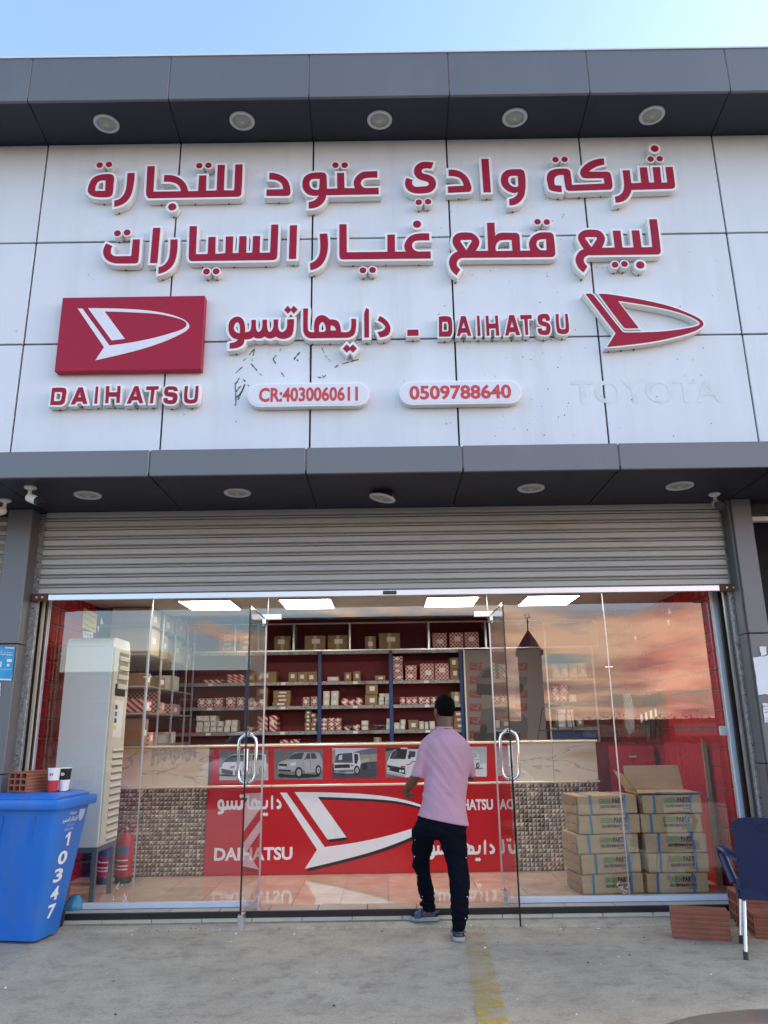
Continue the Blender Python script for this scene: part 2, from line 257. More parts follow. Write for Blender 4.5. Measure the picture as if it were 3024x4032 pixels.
def glass(name, f0, tint, rip=0.0):
    m, t, b = newmat(name); n = t.nodes; l = t.links; n.remove(b)
    lw = n.new('ShaderNodeLayerWeight'); lw.inputs['Blend'].default_value = 0.5
    p = n.new('ShaderNodeMath'); p.operation = 'POWER'; l.new(lw.outputs['Facing'], p.inputs[0]); p.inputs[1].default_value = 5
    a = n.new('ShaderNodeMath'); a.operation = 'MULTIPLY_ADD'; l.new(p.outputs[0], a.inputs[0]); a.inputs[1].default_value = 1 - f0; a.inputs[2].default_value = f0
    tr = n.new('ShaderNodeBsdfTransparent'); tr.inputs[0].default_value = tint + (1,)
    gl = n.new('ShaderNodeBsdfGlossy'); gl.inputs['Roughness'].default_value = 0.0
    if rip > 0:
        co = n.new('ShaderNodeTexCoord'); nz = n.new('ShaderNodeTexNoise'); nz.inputs['Scale'].default_value = 1.6; nz.inputs['Detail'].default_value = 1; l.new(co.outputs['Object'], nz.inputs['Vector'])
        bp = n.new('ShaderNodeBump'); bp.inputs['Strength'].default_value = rip; bp.inputs['Distance'].default_value = 0.01; l.new(nz.outputs[0], bp.inputs['Height']); l.new(bp.outputs[0], gl.inputs['Normal'])
    mx = n.new('ShaderNodeMixShader'); l.new(a.outputs[0], mx.inputs[0]); l.new(tr.outputs[0], mx.inputs[1]); l.new(gl.outputs[0], mx.inputs[2]); l.new(mx.outputs[0], n['Material Output'].inputs[0]); return m
M['glass'] = glass('shop_window_glass', 0.15, (0.955, 0.965, 0.96), 0.02)
M['glass_edge'] = pm('green_black_glass_edge', (0.006, 0.012, 0.011), 0.2)
def film(name, col, alpha, rough=0.15):
    m, t, b = newmat(name); b.inputs['Base Color'].default_value = col + (1,); b.inputs['Alpha'].default_value = alpha; b.inputs['Roughness'].default_value = rough; return m
M['cling'] = film('clear_plastic_wrap', (0.75, 0.75, 0.75), 0.35, 0.12)
M['bag_film'] = film('thin_blue_bag_film', (0.05, 0.30, 0.52), 0.75, 0.25)
M['chalk'] = film('white_marker', (0.8, 0.8, 0.8), 0.8, 0.6)
def checks(name, c1, c2, scale, rot=0.0, stripes=False):
    m, t, b = newmat(name); n = t.nodes; l = t.links
    co = n.new('ShaderNodeTexCoord'); mp = n.new('ShaderNodeMapping'); mp.inputs['Rotation'].default_value = (0, rot, 0); mp.inputs['Location'].default_value = (0.013, 0.017, 0.011); l.new(co.outputs['Object'], mp.inputs[0])
    if stripes:
        k = n.new('ShaderNodeTexWave'); k.wave_type = 'BANDS'; k.bands_direction = 'X'; k.inputs['Scale'].default_value = scale; l.new(mp.outputs[0], k.inputs['Vector'])
        r = n.new('ShaderNodeValToRGB'); r.color_ramp.interpolation = 'CONSTANT'; l.new(k.outputs['Fac'], r.inputs[0]); r.color_ramp.elements[0].color = c1 + (1,); r.color_ramp.elements[1].position = 0.5; r.color_ramp.elements[1].color = c2 + (1,); out = r.outputs[0]
    else:
        k = n.new('ShaderNodeTexChecker'); k.inputs['Scale'].default_value = scale; k.inputs['Color1'].default_value = c1 + (1,); k.inputs['Color2'].default_value = c2 + (1,); l.new(mp.outputs[0], k.inputs['Vector']); out = k.outputs[0]
    l.new(out, b.inputs['Base Color']); b.inputs['Roughness'].default_value = 0.5; return m
M['check'] = checks('red_white_check_print', (0.42, 0.015, 0.03), (0.62, 0.56, 0.52), 42)
M['stripe'] = checks('red_white_stripe_print', (0.48, 0.015, 0.025), (0.66, 0.62, 0.58), 6.5, rot=0.9, stripes=True)
def emis(name, col, st):
    m, t, b = newmat(name); b.inputs['Emission Color'].default_value = col + (1,); b.inputs['Emission Strength'].default_value = st; b.inputs['Base Color'].default_value = (0.8, 0.8, 0.8, 1); return m
M['led'] = emis('led_panel', (1.0, 0.95, 0.84), 5.2)

# ------------------------------------------------------------------ mesh tools
class MB:
    def __init__(s): s.v = []; s.f = []; s.m = []; s.smooth = []
    def add(s, vs, fs, mi=0, sm=False):
        o = len(s.v); s.v += [Vector(p) for p in vs]
        for f in fs: s.f.append([i + o for i in f]); s.m.append(mi); s.smooth.append(sm)
        return s
    def box(s, a, b, mi=0):
        (x0, y0, z0), (x1, y1, z1) = a, b
        x0, x1 = min(x0, x1), max(x0, x1); y0, y1 = min(y0, y1), max(y0, y1); z0, z1 = min(z0, z1), max(z0, z1)
        return s.add([(x0, y0, z0), (x1, y0, z0), (x1, y1, z0), (x0, y1, z0), (x0, y0, z1), (x1, y0, z1), (x1, y1, z1), (x0, y1, z1)],
                     [(0, 3, 2, 1), (4, 5, 6, 7), (0, 1, 5, 4), (1, 2, 6, 5), (2, 3, 7, 6), (3, 0, 4, 7)], mi)
    def bbox(s, a, b, r=0.004, mi=0):
        """box with chamfered edges"""
        (x0, y0, z0), (x1, y1, z1) = a, b; bm = bmesh.new(); bmesh.ops.create_cube(bm, size=1)
        for v in bm.verts: v.co = Vector(((x0 + x1) / 2 + v.co.x * (x1 - x0), (y0 + y1) / 2 + v.co.y * (y1 - y0), (z0 + z1) / 2 + v.co.z * (z1 - z0)))
        bmesh.ops.bevel(bm, geom=bm.edges[:], offset=min(r, 0.45 * min(abs(x1 - x0), abs(y1 - y0), abs(z1 - z0))), segments=1, affect='EDGES')
        bm.verts.index_update(); s.add([v.co for v in bm.verts], [[v.index for v in f.verts] for f in bm.faces], mi); bm.free(); return s
    def quad(s, p, mi=0): return s.add(p, [range(len(p))], mi)
    def tube(s, path, r, n=10, mi=0, cap=True, closed=False):
        path = [Vector(p) for p in path]; rs = r if isinstance(r, (list, tuple)) else [r] * len(path); k = len(path)
        rings = []; prev = None
        for i, p in enumerate(path):
            if closed: d = path[(i + 1) % k] - path[i - 1]
            else: d = path[min(i + 1, k - 1)] - path[max(i - 1, 0)]
            d.normalize()
            ref = prev if prev is not None else (Vector((0, 0, 1)) if abs(d.z) < 0.9 else Vector((1, 0, 0)))
            a = (ref - d * ref.dot(d)).normalized(); b_ = d.cross(a); prev = a
            rings.append([p + (a * math.cos(t) + b_ * math.sin(t)) * rs[i] for t in [2 * math.pi * j / n for j in range(n)]])
        vs = [q for g in rings for q in g]; fs = []
        for i in range(k if closed else k - 1):
            i2 = (i + 1) % k
            for j in range(n): fs.append((i * n + j, i * n + (j + 1) % n, i2 * n + (j + 1) % n, i2 * n + j))
        if cap and not closed: fs += [list(range(n))[::-1], [(k - 1) * n + j for j in range(n)]]
        return s.add(vs, fs, mi, True)
    def lathe(s, c, prof, n=24, axis='Z', mi=0):
        c = Vector(c); vs = []; fs = []
        for r, h in prof:
            for j in range(n):
                t = 2 * math.pi * j / n; a, b_ = r * math.cos(t), r * math.sin(t)
                vs.append(c + (Vector((a, b_, h)) if axis == 'Z' else Vector((a, h, b_)) if axis == 'Y' else Vector((h, a, b_))))
        for i in range(len(prof) - 1):
            for j in range(n): fs.append((i * n + j, i * n + (j + 1) % n, (i + 1) * n + (j + 1) % n, (i + 1) * n + j))
        return s.add(vs, fs, mi, True)
    def prism(s, loops, d0, d1, to3, mi=0, back=False, side_mi=None):
        """2D loops (first outer, then holes) extruded from depth d0 (front) to d1; to3(u, v, d) -> point"""
        vin = [Vector((p[0], p[1])) for lp in loops for p in lp]; ed = []; base = 0
        for lp in loops: ed += [(base + i, base + (i + 1) % len(lp)) for i in range(len(lp))]; base += len(lp)
        vo, _, tris, _, _, _ = delaunay_2d_cdt(vin, ed, [], 1, 1e-6); flat = [(p.x, p.y) for p in vo]
        def inside(t):
            x = sum(flat[i][0] for i in t) / 3; y = sum(flat[i][1] for i in t) / 3; c = False
            for lp in loops:
                for i in range(len(lp)):
                    (xa, ya), (xb, yb) = lp[i - 1][:2], lp[i][:2]
                    if (ya > y) != (yb > y) and x < (xb - xa) * (y - ya) / (yb - ya) + xa: c = not c
            return c
        tris = [list(t) for t in tris if len(loops) == 1 or inside(t)]
        s.add([to3(p[0], p[1], d0) for p in flat], tris, mi)
        if back: s.add([to3(p[0], p[1], d1) for p in flat], [t[::-1] for t in tris], mi)
        if d1 != d0:
            for lp in loops:
                k = len(lp); vs = [to3(p[0], p[1], d0) for p in lp] + [to3(p[0], p[1], d1) for p in lp]
                s.add(vs, [(i, (i + 1) % k, k + (i + 1) % k, k + i) for i in range(k)], mi if side_mi is None else side_mi)
        return s
    def xf(s, mtx):
        s.v = [mtx @ p for p in s.v]; return s
    def build(s, name, mats, parent=None, world=True, fixn=True):
        me = bpy.data.meshes.new(name); me.from_pydata(s.v, [], s.f)
        mats = mats if isinstance(mats, (list, tuple)) else [mats]
        for m in mats: me.materials.append(M[m] if isinstance(m, str) else m)
        me.polygons.foreach_set('material_index', s.m); me.polygons.foreach_set('use_smooth', s.smooth)
        if fixn:
            bm = bmesh.new(); bm.from_mesh(me); bmesh.ops.recalc_face_normals(bm, faces=bm.faces[:]); bm.to_mesh(me); bm.free()
        me.update()
        if any(s.smooth): me.set_sharp_from_angle(angle=R(38))
        return link(name, me, parent, world)
def link(name, me, parent=None, world=True):
    o = bpy.data.objects.new(name, me); COL.objects.link(o)
    if parent is not None:
        o.parent = parent
        if world: o.matrix_parent_inverse = wm(parent).inverted()
    return o
def wm(o):
    m = o.matrix_basis.copy()
    if o.parent is not None: m = wm(o.parent) @ o.matrix_parent_inverse @ m
    return m
def tag(o, label=None, cat=None, group=None, kind=None):
    if label: o['label'] = label
    if cat: o['category'] = cat
    if group: o['group'] = group
    if kind: o['kind'] = kind
    return o
def thing(name, label, cat, loc=(0, 0, 0), rz=0, group=None):
    o = bpy.data.objects.new(name, None); COL.objects.link(o); o.empty_display_size = 0.1; o.location = loc; o.rotation_euler = (0, 0, rz)
    return tag(o, label, cat, group)
def dup(o, parent=None, loc=None, rz=None):
    c = o.copy(); COL.objects.link(c); c.parent = parent
    if loc is not None: c.location = loc
    if rz is not None: c.rotation_euler = (0, 0, rz)
    for ch in o.children: dup(ch, c)
    return c
def struct(name, mb, mat): return tag(mb.build(name, mat), kind='structure')
_tcache = {}
def text2d(body, bold=0.0):
    """glyph outlines of the built-in font as flat triangles, normalised to its own bounding box"""
    key = (body, bold)
    if key in _tcache: return _tcache[key]
    cu = bpy.data.curves.new('t', 'FONT'); cu.body = body; cu.offset = bold; cu.resolution_u = 3; o = bpy.data.objects.new('t', cu); COL.objects.link(o)
    bpy.context.view_layer.update(); me = bpy.data.meshes.new_from_object(o.evaluated_get(bpy.context.evaluated_depsgraph_get()))
    vs = [(v.co.x, v.co.y) for v in me.vertices]; fs = [list(p.vertices) for p in me.polygons]
    bpy.data.objects.remove(o); bpy.data.curves.remove(cu); bpy.data.meshes.remove(me)
    x0 = min(v[0] for v in vs); x1 = max(v[0] for v in vs); y0 = min(v[1] for v in vs); y1 = max(v[1] for v in vs)
    _tcache[key] = ([((a - x0) / (x1 - x0), (b - y0) / (y1 - y0)) for a, b in vs], fs, (x1 - x0) / (y1 - y0)); return _tcache[key]
AR = {}
def ar(s): return s[::-1]           # presentation forms are laid out right to left
def text(mb, body, to3, u0, u1, v0, v1, mi=0, bold=0.0):
    vs, fs, _ = text2d(body, bold)
    return mb.add([to3(u0 + a * (u1 - u0), v0 + b * (v1 - v0), 0) for a, b in vs], fs, mi)
def curve_loop(spec):
    """'x,y' corner points and 'x,y*' smooth points -> dense polyline"""
    pts = []
    for tok in spec.split():
        s = tok.endswith('*'); a, b = tok.rstrip('*').split(','); pts.append((float(a), float(b), s))
    out = []; k = len(pts)
    for i in range(k):
        p0, p1, p2, p3 = pts[i - 1], pts[i], pts[(i + 1) % k], pts[(i + 2) % k]
        if not (p1[2] or p2[2]): out.append(p1[:2]); continue
        c = Vector((p2[0] - p1[0], p2[1] - p1[1])); ln = c.length
        t1 = Vector((p2[0] - p0[0], p2[1] - p0[1])) if p1[2] else None; t2 = Vector((p3[0] - p1[0], p3[1] - p1[1])) if p2[2] else None
        if t1 is not None: t1 = t1.normalized() * ln
        if t2 is not None: t2 = t2.normalized() * ln
        if t1 is None: t1 = c * 1.5 - t2 * 0.5
        if t2 is None: t2 = c * 1.5 - t1 * 0.5
        n = 5
        for j in range(n):
            t = j / n; h = (2 * t**3 - 3 * t**2 + 1, t**3 - 2 * t**2 + t, -2 * t**3 + 3 * t**2, t**3 - t**2)
            out.append((h[0] * p1[0] + h[1] * t1.x + h[2] * p2[0] + h[3] * t2.x, h[0] * p1[1] + h[1] * t1.y + h[2] * p2[1] + h[3] * t2.y))
    return out
def circle2(cx, cy, r, n=22): return [(cx + r * math.cos(2 * math.pi * i / n), cy + r * math.sin(2 * math.pi * i / n)) for i in range(n)]
def area2(lp): return 0.5 * sum(lp[i][0] * lp[(i + 1) % len(lp)][1] - lp[(i + 1) % len(lp)][0] * lp[i][1] for i in range(len(lp)))
def offset2(lp, d):
    """grow (d>0) or shrink a closed loop; mitred corners"""
    sg = 1 if area2(lp) > 0 else -1; k = len(lp); out = []
    for i in range(k):
        a = Vector(lp[i - 1]); b = Vector(lp[i]); c = Vector(lp[(i + 1) % k]); e1 = b - a; e2 = c - b
        if e1.length < 1e-7 or e2.length < 1e-7: continue
        e1.normalize(); e2.normalize(); n1 = Vector((e1.y, -e1.x)) * sg; n2 = Vector((e2.y, -e2.x)) * sg
        m = n1 + n2; q = 1 + n1.dot(n2)
        m = m / max(q, 0.55); out.append((b.x + m.x * d, b.y + m.y * d))
    return out
# ================================================================== ground
FLOOR = 0.10
g = MB(); g.box((-150, -2.2, -0.3), (150, 6.78, 0.0)); struct('ground', g, 'concrete')
g = MB(); g.box((-300, -400, -0.35), (300, -2.2, -0.02)); struct('road', g, 'asphalt')
g = MB(); g.box((-150, 6.78, -0.3), (150, 90, -0.02)); struct('ground_behind', g, 'concrete')
# low poured strip in front of the step, its edge uneven
g = MB(); pts = []
xs = [-12 + 0.25 * i for i in range(97)]
rnd = random.Random(3)
yf = [6.60 - 0.022 * x + rnd.uniform(-0.02, 0.02) if x > -0.8 else 6.62 + rnd.uniform(-0.02, 0.02) for x in xs]
for i in range(len(xs) - 1):
    a, b = xs[i], xs[i + 1]
    g.add([(a, yf[i], 0.004), (b, yf[i + 1], 0.004), (b, yf[i + 1] + 0.02, 0.016), (a, yf[i] + 0.02, 0.016), (a, 6.79, 0.03), (b, 6.79, 0.03), (a, yf[i], -0.05), (b, yf[i + 1], -0.05)],
          [(0, 1, 2, 3), (3, 2, 5, 4), (6, 7, 1, 0)])
struct('pavement_strip', g, 'concrete')
# faded yellow bay line running from the step towards the street
g = MB(); c7 = lambda x, y: (x * 3024 / 1659.0, 3400 + y * 3024 / 1659.0)
Lp = [atZ(*c7(1003, 150), 0), atZ(*c7(1032, 346), 0)]; Rp = [atZ(*c7(1045, 150), 0), atZ(*c7(1100, 346), 0)]
a, b = Lp; c, d = Rp; k = 1.9
g.quad([a + Vector((0, 0, .004)), c + Vector((0, 0, .004)), c + (d - c) * k + Vector((0, 0, .004)), a + (b - a) * k + Vector((0, 0, .004))]); struct('road_marking', g, 'yellow_line')
# grit and crumbs lying on the concrete
g = MB(); gr = random.Random(31)
for _ in range(420):
    x = gr.uniform(-3.3, 3.3); y = gr.choice([gr.uniform(4.2, 6.6), 6.55 + gr.gauss(0, .05), 6.73 + gr.gauss(0, .02)]); r_ = gr.choice([.003, .004, .005, .009]) * gr.uniform(.7, 1.3); a0 = gr.uniform(0, 6)
    zb_ = .0 if y < 6.55 else .02
    g.add([(x + r_ * math.cos(a0 + k_ * 1.57) * gr.uniform(.7, 1.2), y + r_ * math.sin(a0 + k_ * 1.57) * gr.uniform(.7, 1.2), zb_ + .0005) for k_ in range(4)] + [(x + gr.uniform(-.2, .2) * r_, y, zb_ + r_ * gr.uniform(.6, 1.1))], [(0, 1, 4), (1, 2, 4), (2, 3, 4), (3, 0, 4)], gr.choice([0, 0, 1, 2]))
o_ = g.build('grit', ['stone', 'paper', 'ink'], fixn=False); tag(o_, 'scattered grit and crumbs on the concrete in front of the step', 'grit', kind='stuff')

# ================================================================== the shop building
WALL_Y = 5.95; SOF1 = 3.412; SOF2 = 6.767
B = thing('shop_building', 'shop building with white panelled upper wall and two slate grey canopies', 'building', (0, 6.5, 0))
def part(name, mb, mat, parent=B): return mb.build(name, mat, parent)
colx = [-3.075 + 1.2345 * i for i in range(-3, 9)]
rowz = [3.66, 4.713, 5.718, SOF2 - 0.004]
J = 0.008
rnd = random.Random(5)
for i in range(len(colx) - 1):
    for j in range(3):
        g = MB(); o = rnd.uniform(-0.0015, 0.0015)
        g.bbox((colx[i] + J, WALL_Y + o, rowz[j] + J), (colx[i + 1] - J, WALL_Y + 0.03, rowz[j + 1] - (J if j < 2 else 0)), 0.003)
        part('wall_panel', g, 'panel_white')
g = MB(); g.box((-13, WALL_Y + 0.022, 3.44), (13, WALL_Y + 0.2, 7.1)); part('wall_backing', g, 'joint')
ux = [-0.600 + 1.2165 * i for i in range(-4, 6)]
for i in range(len(ux) - 1):
    g = MB(); g.bbox((ux[i] + 0.004, 5.42, SOF2 - 0.01), (ux[i + 1] - 0.004, 5.45, 7.215), 0.004); part('canopy_fascia_panel', g, 'canopy')
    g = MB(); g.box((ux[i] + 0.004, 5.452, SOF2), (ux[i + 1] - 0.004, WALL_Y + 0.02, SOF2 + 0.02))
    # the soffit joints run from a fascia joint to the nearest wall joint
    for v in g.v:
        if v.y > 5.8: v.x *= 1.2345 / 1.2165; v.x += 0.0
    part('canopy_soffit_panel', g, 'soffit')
g = MB(); g.box((-13, 5.4245, 6.79), (13, 5.94, 7.2)); part('canopy_core', g, 'sealant')
g = MB(); g.box((-13, 5.412, 7.216), (13, 5.99, 7.232)); part('parapet_flashing', g, 'panel_white')
lx = [-0.602 + 1.219 * i for i in range(-4, 6)]
for i in range(len(lx) - 1):
    g = MB(); g.bbox((lx[i] + 0.006, 5.645, SOF1 - 0.008), (lx[i + 1] - 0.006, 5.675, 3.618), 0.004); part('canopy_fascia_panel', g, 'canopy')
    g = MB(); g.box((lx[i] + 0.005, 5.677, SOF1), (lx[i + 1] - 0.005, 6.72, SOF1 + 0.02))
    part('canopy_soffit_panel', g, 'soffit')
g = MB(); g.box((-13, 5.6505, 3.434), (13, 7.3, 3.60)); part('canopy_core', g, 'sealant')
g = MB(); g.box((-13, 5.66, 3.602), (13, WALL_Y + 0.01, 3.612)); part('canopy_top', g, 'canopy')
g = MB(); g.box((-13, 5.6 + 0.4, 7.10), (13, 16, 7.20)); part('roof', g, 'opp_wall')
g = MB(); g.box((-13, 14, -0.02), (13, 14.2, 7.09)); part('rear_wall', g, 'opp_wall')
for sx in (-1, 1):
    g = MB(); g.box((sx * 12.8, 6.0, -0.02), (sx * 13, 13.99, 7.09)); part('side_wall', g, 'opp_wall')
# pillars between the shops, two cladding panels each
def pillar(x0, x1, inner):
    zs = [0.0, 1.18, 2.225, SOF1 - 0.002]
    for z0, z1 in zip(zs, zs[1:]):
        g = MB(); g.bbox((x0, 6.52, z0 + 0.006), (x1, 6.55, z1 - 0.002), 0.004); part('pillar_panel', g, 'canopy')
        g = MB(); xi = inner
        g.box((min(xi, xi + (0.02 if xi < 0 else -0.02)), 6.552, z0 + 0.006), (max(xi, xi + (0.02 if xi < 0 else -0.02)), 6.73, z1 - 0.002)); part('pillar_return', g, 'canopy')
    g = MB(); g.box((x0 + 0.022, 6.553, 0), (x1 - 0.022, 7.0, SOF1 - 0.004)); part('pillar_core', g, 'joint')
pillar(-3.315, -3.10, -3.122); pillar(3.062, 3.232, 3.064)
# ------------------------------------------------ neighbours seen as slivers
g = thing('roller_shutter', 'grey slatted shutter sliver of the neighbouring shop at the left edge', 'shutter', (-4.2, 6.7, 0), group='roller shutters')
for i in range(38):
    q = MB(); z = 0.05 + i * 0.088; q.add([(-5.2, 6.70, z), (-3.40, 6.70, z), (-3.40, 6.685, z + .03), (-5.2, 6.685, z + .03), (-3.40, 6.70, z + .06), (-5.2, 6.70, z + .06), (-3.40, 6.712, z + .087), (-5.2, 6.712, z + .087)], [(0, 1, 2, 3), (3, 2, 4, 5), (5, 4, 6, 7)]); q.build('slat', 'slat', g)
q = MB(); q.box((-5.2, 6.72, 0), (-3.34, 6.75, 3.4)); q.build('shutter_backing', 'dark_void', g)
g = thing('neighbour_shop', 'dark open front of the neighbouring shop at the right edge', 'shop front', (4.2, 7, 0))
q = MB(); q.box((3.235, 7.5, 0), (6, 7.6, 3.4)); q.build('unlit_depth_panel', 'dark_void', g)  # flat dark panel; the shop's unlit depth is put into its colour
q = MB(); q.box((3.25, 6.66, 3.24), (6, 6.72, 3.28)); q.build('lintel_tray', 'white_plastic', g)
q = MB(); q.box((3.26, 6.60, 3.285), (3.40, 6.70, 3.34)); q.build('junction_box', 'brown_trim', g)

# ================================================================== signs
FY = 5.874; BACK = WALL_Y - 0.004; RIM = 0.021
F3 = lambda u, v, d: Vector((u, d, v))
def to_wall(cr, lp): return [(p.x, p.z) for p in (atY(*cr(x, y), FY) for x, y in lp)]
def raised(parent, loops, name='letter', face='sign_red', rim=RIM, clips=True):
    """loops: face outline and holes on the wall plane -> white return with trim, red face set on it"""
    big = [offset2(loops[0], rim)] + [offset2(h, -rim) for h in loops[1:]]
    b = MB(); b.prism(big, FY, BACK, F3, 0, side_mi=1); o = b.build(name, ['sign_rim', 'sign_white'], parent)
    f = MB(); f.prism(loops, FY - 0.004, FY - 0.0005, F3); f.build(name + '_face', face, o)
    if clips:
        lo = min(big[0], key=lambda p: p[1]); bot = [p for p in big[0] if p[1] < lo[1] + 0.03]
        xs = sorted(p[0] for p in bot)
        for x in ([xs[0] + (xs[-1] - xs[0]) * t for t in ((0.15, 0.5, 0.85) if xs[-1] - xs[0] > 0.3 else (0.5,))]):
            z = min(bot, key=lambda p: abs(p[0] - x))[1]
            MB().box((x - 0.005, BACK - 0.014, z - 0.007), (x + 0.005, BACK + 0.002, z + 0.004)).build('mounting_clip', 'clip', o)
    return o
def letters(parent, cr, specs, dots=()):
    for s in specs:
        loops = [to_wall(cr, curve_loop(q)) for q in s.split('|')]; raised(parent, loops)
    ds = []
    for (x, y, r) in dots:
        c = atY(*cr(x, y), FY); e = atY(*cr(x + r, y), FY); ds.append((c, (e.x - c.x) * 1.0))
    for i, (c, r) in enumerate(ds):         # neighbouring dots touch rim to rim
        near = min([(c - o[0]).length / 2 for j, o in enumerate(ds) if j != i] + [9]); rim = min(RIM, near - r - .0006)
        if rim < .012: r -= .012 - rim; rim = .012
        raised(parent, [circle2(c.x, c.z, r)], 'dot', rim=rim)
A_ = crop(330, 600, 980); B_ = crop(1030, 610, 1520); C_ = crop(1570, 590, 2090); D_ = crop(2130, 550, 2680)
E_ = crop(390, 860, 1130); F_ = crop(1130, 850, 1720); G_ = crop(1740, 840, 2220); H_ = crop(2230, 840, 2640)
I_ = crop(870, 1180, 1580); J_ = crop(1580, 1200, 2280); K_ = crop(180, 1140, 840); L_ = crop(2270, 1130, 2800); M_ = crop(900, 1380, 2100)
S1 = thing('sign_lettering', 'topmost line of raised crimson Arabic letters on the white wall', 'sign', (0, 5.9, 6.0), group='raised lettering on the white wall')
letters(S1, A_, ['200,222* 275,222* 303,245* 300,320* 288,420* 262,446* 170,452* 90,440* 44,400* 52,330* 82,272* 130,238*|220,283 215,388 115,390 122,335* 155,290*',
    '440,210 512,208 500,330* 470,440* 410,510* 308,550 308,487 370,462* 415,400* 432,310*',
    '640,142 714,140 700,397 975,392 965,350* 930,315* 870,297* 805,296 810,230 900,235* 970,265* 1025,320* 1050,392 1150,390 1160,235 1233,232 1228,387 1335,385 1347,128 1418,128 1408,383 1512,383 1523,124 1596,122 1584,410* 1570,438* 1535,446 655,462 634,440* 626,405'],
    [(160, 129, 40), (253, 123, 40), (1161, 135, 40), (1253, 131, 40), (889, 549, 41)])
letters(S1, B_, ['105,242 180,247* 280,285* 350,350* 382,450* 380,520* 350,547 65,547 68,464 288,460 280,410* 250,365* 190,335* 103,328',
    '820,236 860,265* 868,330* 872,453 1010,450 1005,243 1100,242 1105,445 1248,447 1228,395* 1240,330* 1290,265* 1350,230* 1420,222 1542,218 1543,303 1400,308* 1345,330* 1322,380* 1345,425* 1390,445 1560,440 1562,525 862,538 840,610* 780,675* 700,708* 628,714 630,630 690,615* 735,585* 762,540 690,545* 610,520* 555,455* 545,375* 570,300* 640,252* 730,237*|776,320 768,450 755,467 690,462* 650,430* 638,380* 655,335* 700,320'],
    [(985, 138, 52), (1108, 138, 52)])
letters(S1, C_, ['438,163 408,238 345,233* 300,245* 287,275* 305,298* 380,318* 440,355* 468,420* 455,480* 400,530* 300,548* 200,545* 120,510* 80,440* 85,385* 98,355 178,380 168,410* 180,450* 220,468 350,460 378,435* 365,405* 300,385* 240,360* 200,310* 192,260* 215,205* 270,165* 340,152*',
    '625,253 710,255* 800,290* 870,360* 910,460* 912,500* 890,528 620,540 617,462 817,453 800,400* 765,355* 710,335* 627,331', '1037,117 1128,116 1158,534 1065,535',
    '1480,247 1540,248* 1575,275* 1592,380* 1590,500* 1570,590* 1515,660* 1460,690* 1390,698 1388,622 1440,605* 1480,575* 1500,533 1430,540* 1350,505* 1295,440* 1283,370* 1305,300* 1370,255*|1495,325 1503,450 1490,468 1430,462* 1385,420* 1375,370* 1395,335* 1430,325'],
    [(252, 660, 50), (368, 652, 50)])
letters(S1, D_, ['300,347 340,370* 355,430* 368,540 755,522 745,458 540,460 490,445* 465,395* 485,340* 560,275* 650,238* 747,223 752,298 680,313* 615,345* 565,382 780,382 820,400* 840,470* 848,560* 825,593 335,610 300,590* 283,520* 270,420 215,422* 170,445* 158,490* 165,543 242,548 248,624 150,612* 100,590* 80,530* 70,450* 90,390* 140,360* 210,347*',
    '968,367 1053,365 1072,520 1190,514 1172,332 1258,330 1283,512 1345,510 1325,329 1412,328 1432,512 1500,510 1477,327 1563,325 1592,545* 1585,570* 1555,584 1075,597 1055,655* 1005,715* 950,740* 888,750 878,680 925,665* 965,630* 985,570* 985,500*'],
    [(172, 238, 46), (280, 236, 46), (1350, 108, 46), (1302, 232, 46), (1410, 228, 46)])
S2 = thing('sign_lettering', 'second line of raised crimson Arabic letters, below the topmost line', 'sign', (0, 5.9, 5.4), group='raised lettering on the white wall')
letters(S2, E_, ['300,187 362,186 348,370* 340,390* 315,398 150,398 90,380* 50,345* 37,300* 45,260* 65,222 118,245 105,280* 110,315* 145,336 285,334', '477,86 542,84 515,394 451,395',
    '631,188 693,186 690,290* 665,390* 610,455* 525,490 525,432 575,412* 615,355* 628,270*',
    '800,71 865,70 855,317 960,315 967,166 1030,164 1027,315 1115,308 1120,162 1185,160 1180,308 1232,307 1240,159 1303,158 1300,305 1353,304 1360,157 1423,156 1418,305 1510,303 1521,57 1583,55 1572,335* 1562,358* 1535,368 815,377 798,365* 792,335'],
    [(163, 132, 36), (248, 125, 36), (949, 470, 36), (1034, 468, 36)])
letters(S2, F_, ['34,107 113,105 101,476 21,477', '362,201 445,197 455,330* 435,450* 385,540* 320,585* 260,602 255,527 310,500* 355,440* 368,350*',
    '580,95 660,95 662,405 1112,400 1112,211 1194,208 1196,398 1320,398 1300,350* 1310,295* 1360,230* 1440,200* 1574,197 1576,271 1470,272* 1415,280* 1385,320* 1400,370* 1445,397 1590,395 1592,472 615,482 590,470* 580,435'],
    [(1440, 93, 45), (841, 604, 45), (947, 600, 45)])
letters(S2, G_, ['613,132 715,130 722,312 760,280* 820,266 1010,268 1050,295* 1058,360* 1065,512 1203,508 1185,430* 1200,360* 1250,300* 1330,265* 1450,262* 1500,275* 1520,310* 1543,550* 1530,580* 1500,595 280,606 225,630* 200,690* 215,735* 250,765 200,843 140,790* 105,720* 97,660* 120,590* 165,545* 218,522 170,455* 145,390* 160,320* 230,270* 390,268* 455,300* 505,365* 505,430* 458,513 630,512|247,380 265,362 395,360 410,378 332,505|735,515 730,460* 750,405* 800,368* 948,362 960,512|1418,353 1425,505 1340,500* 1300,465* 1285,420* 1310,365*'],
    [(1301, 116, 54), (1427, 120, 54)])
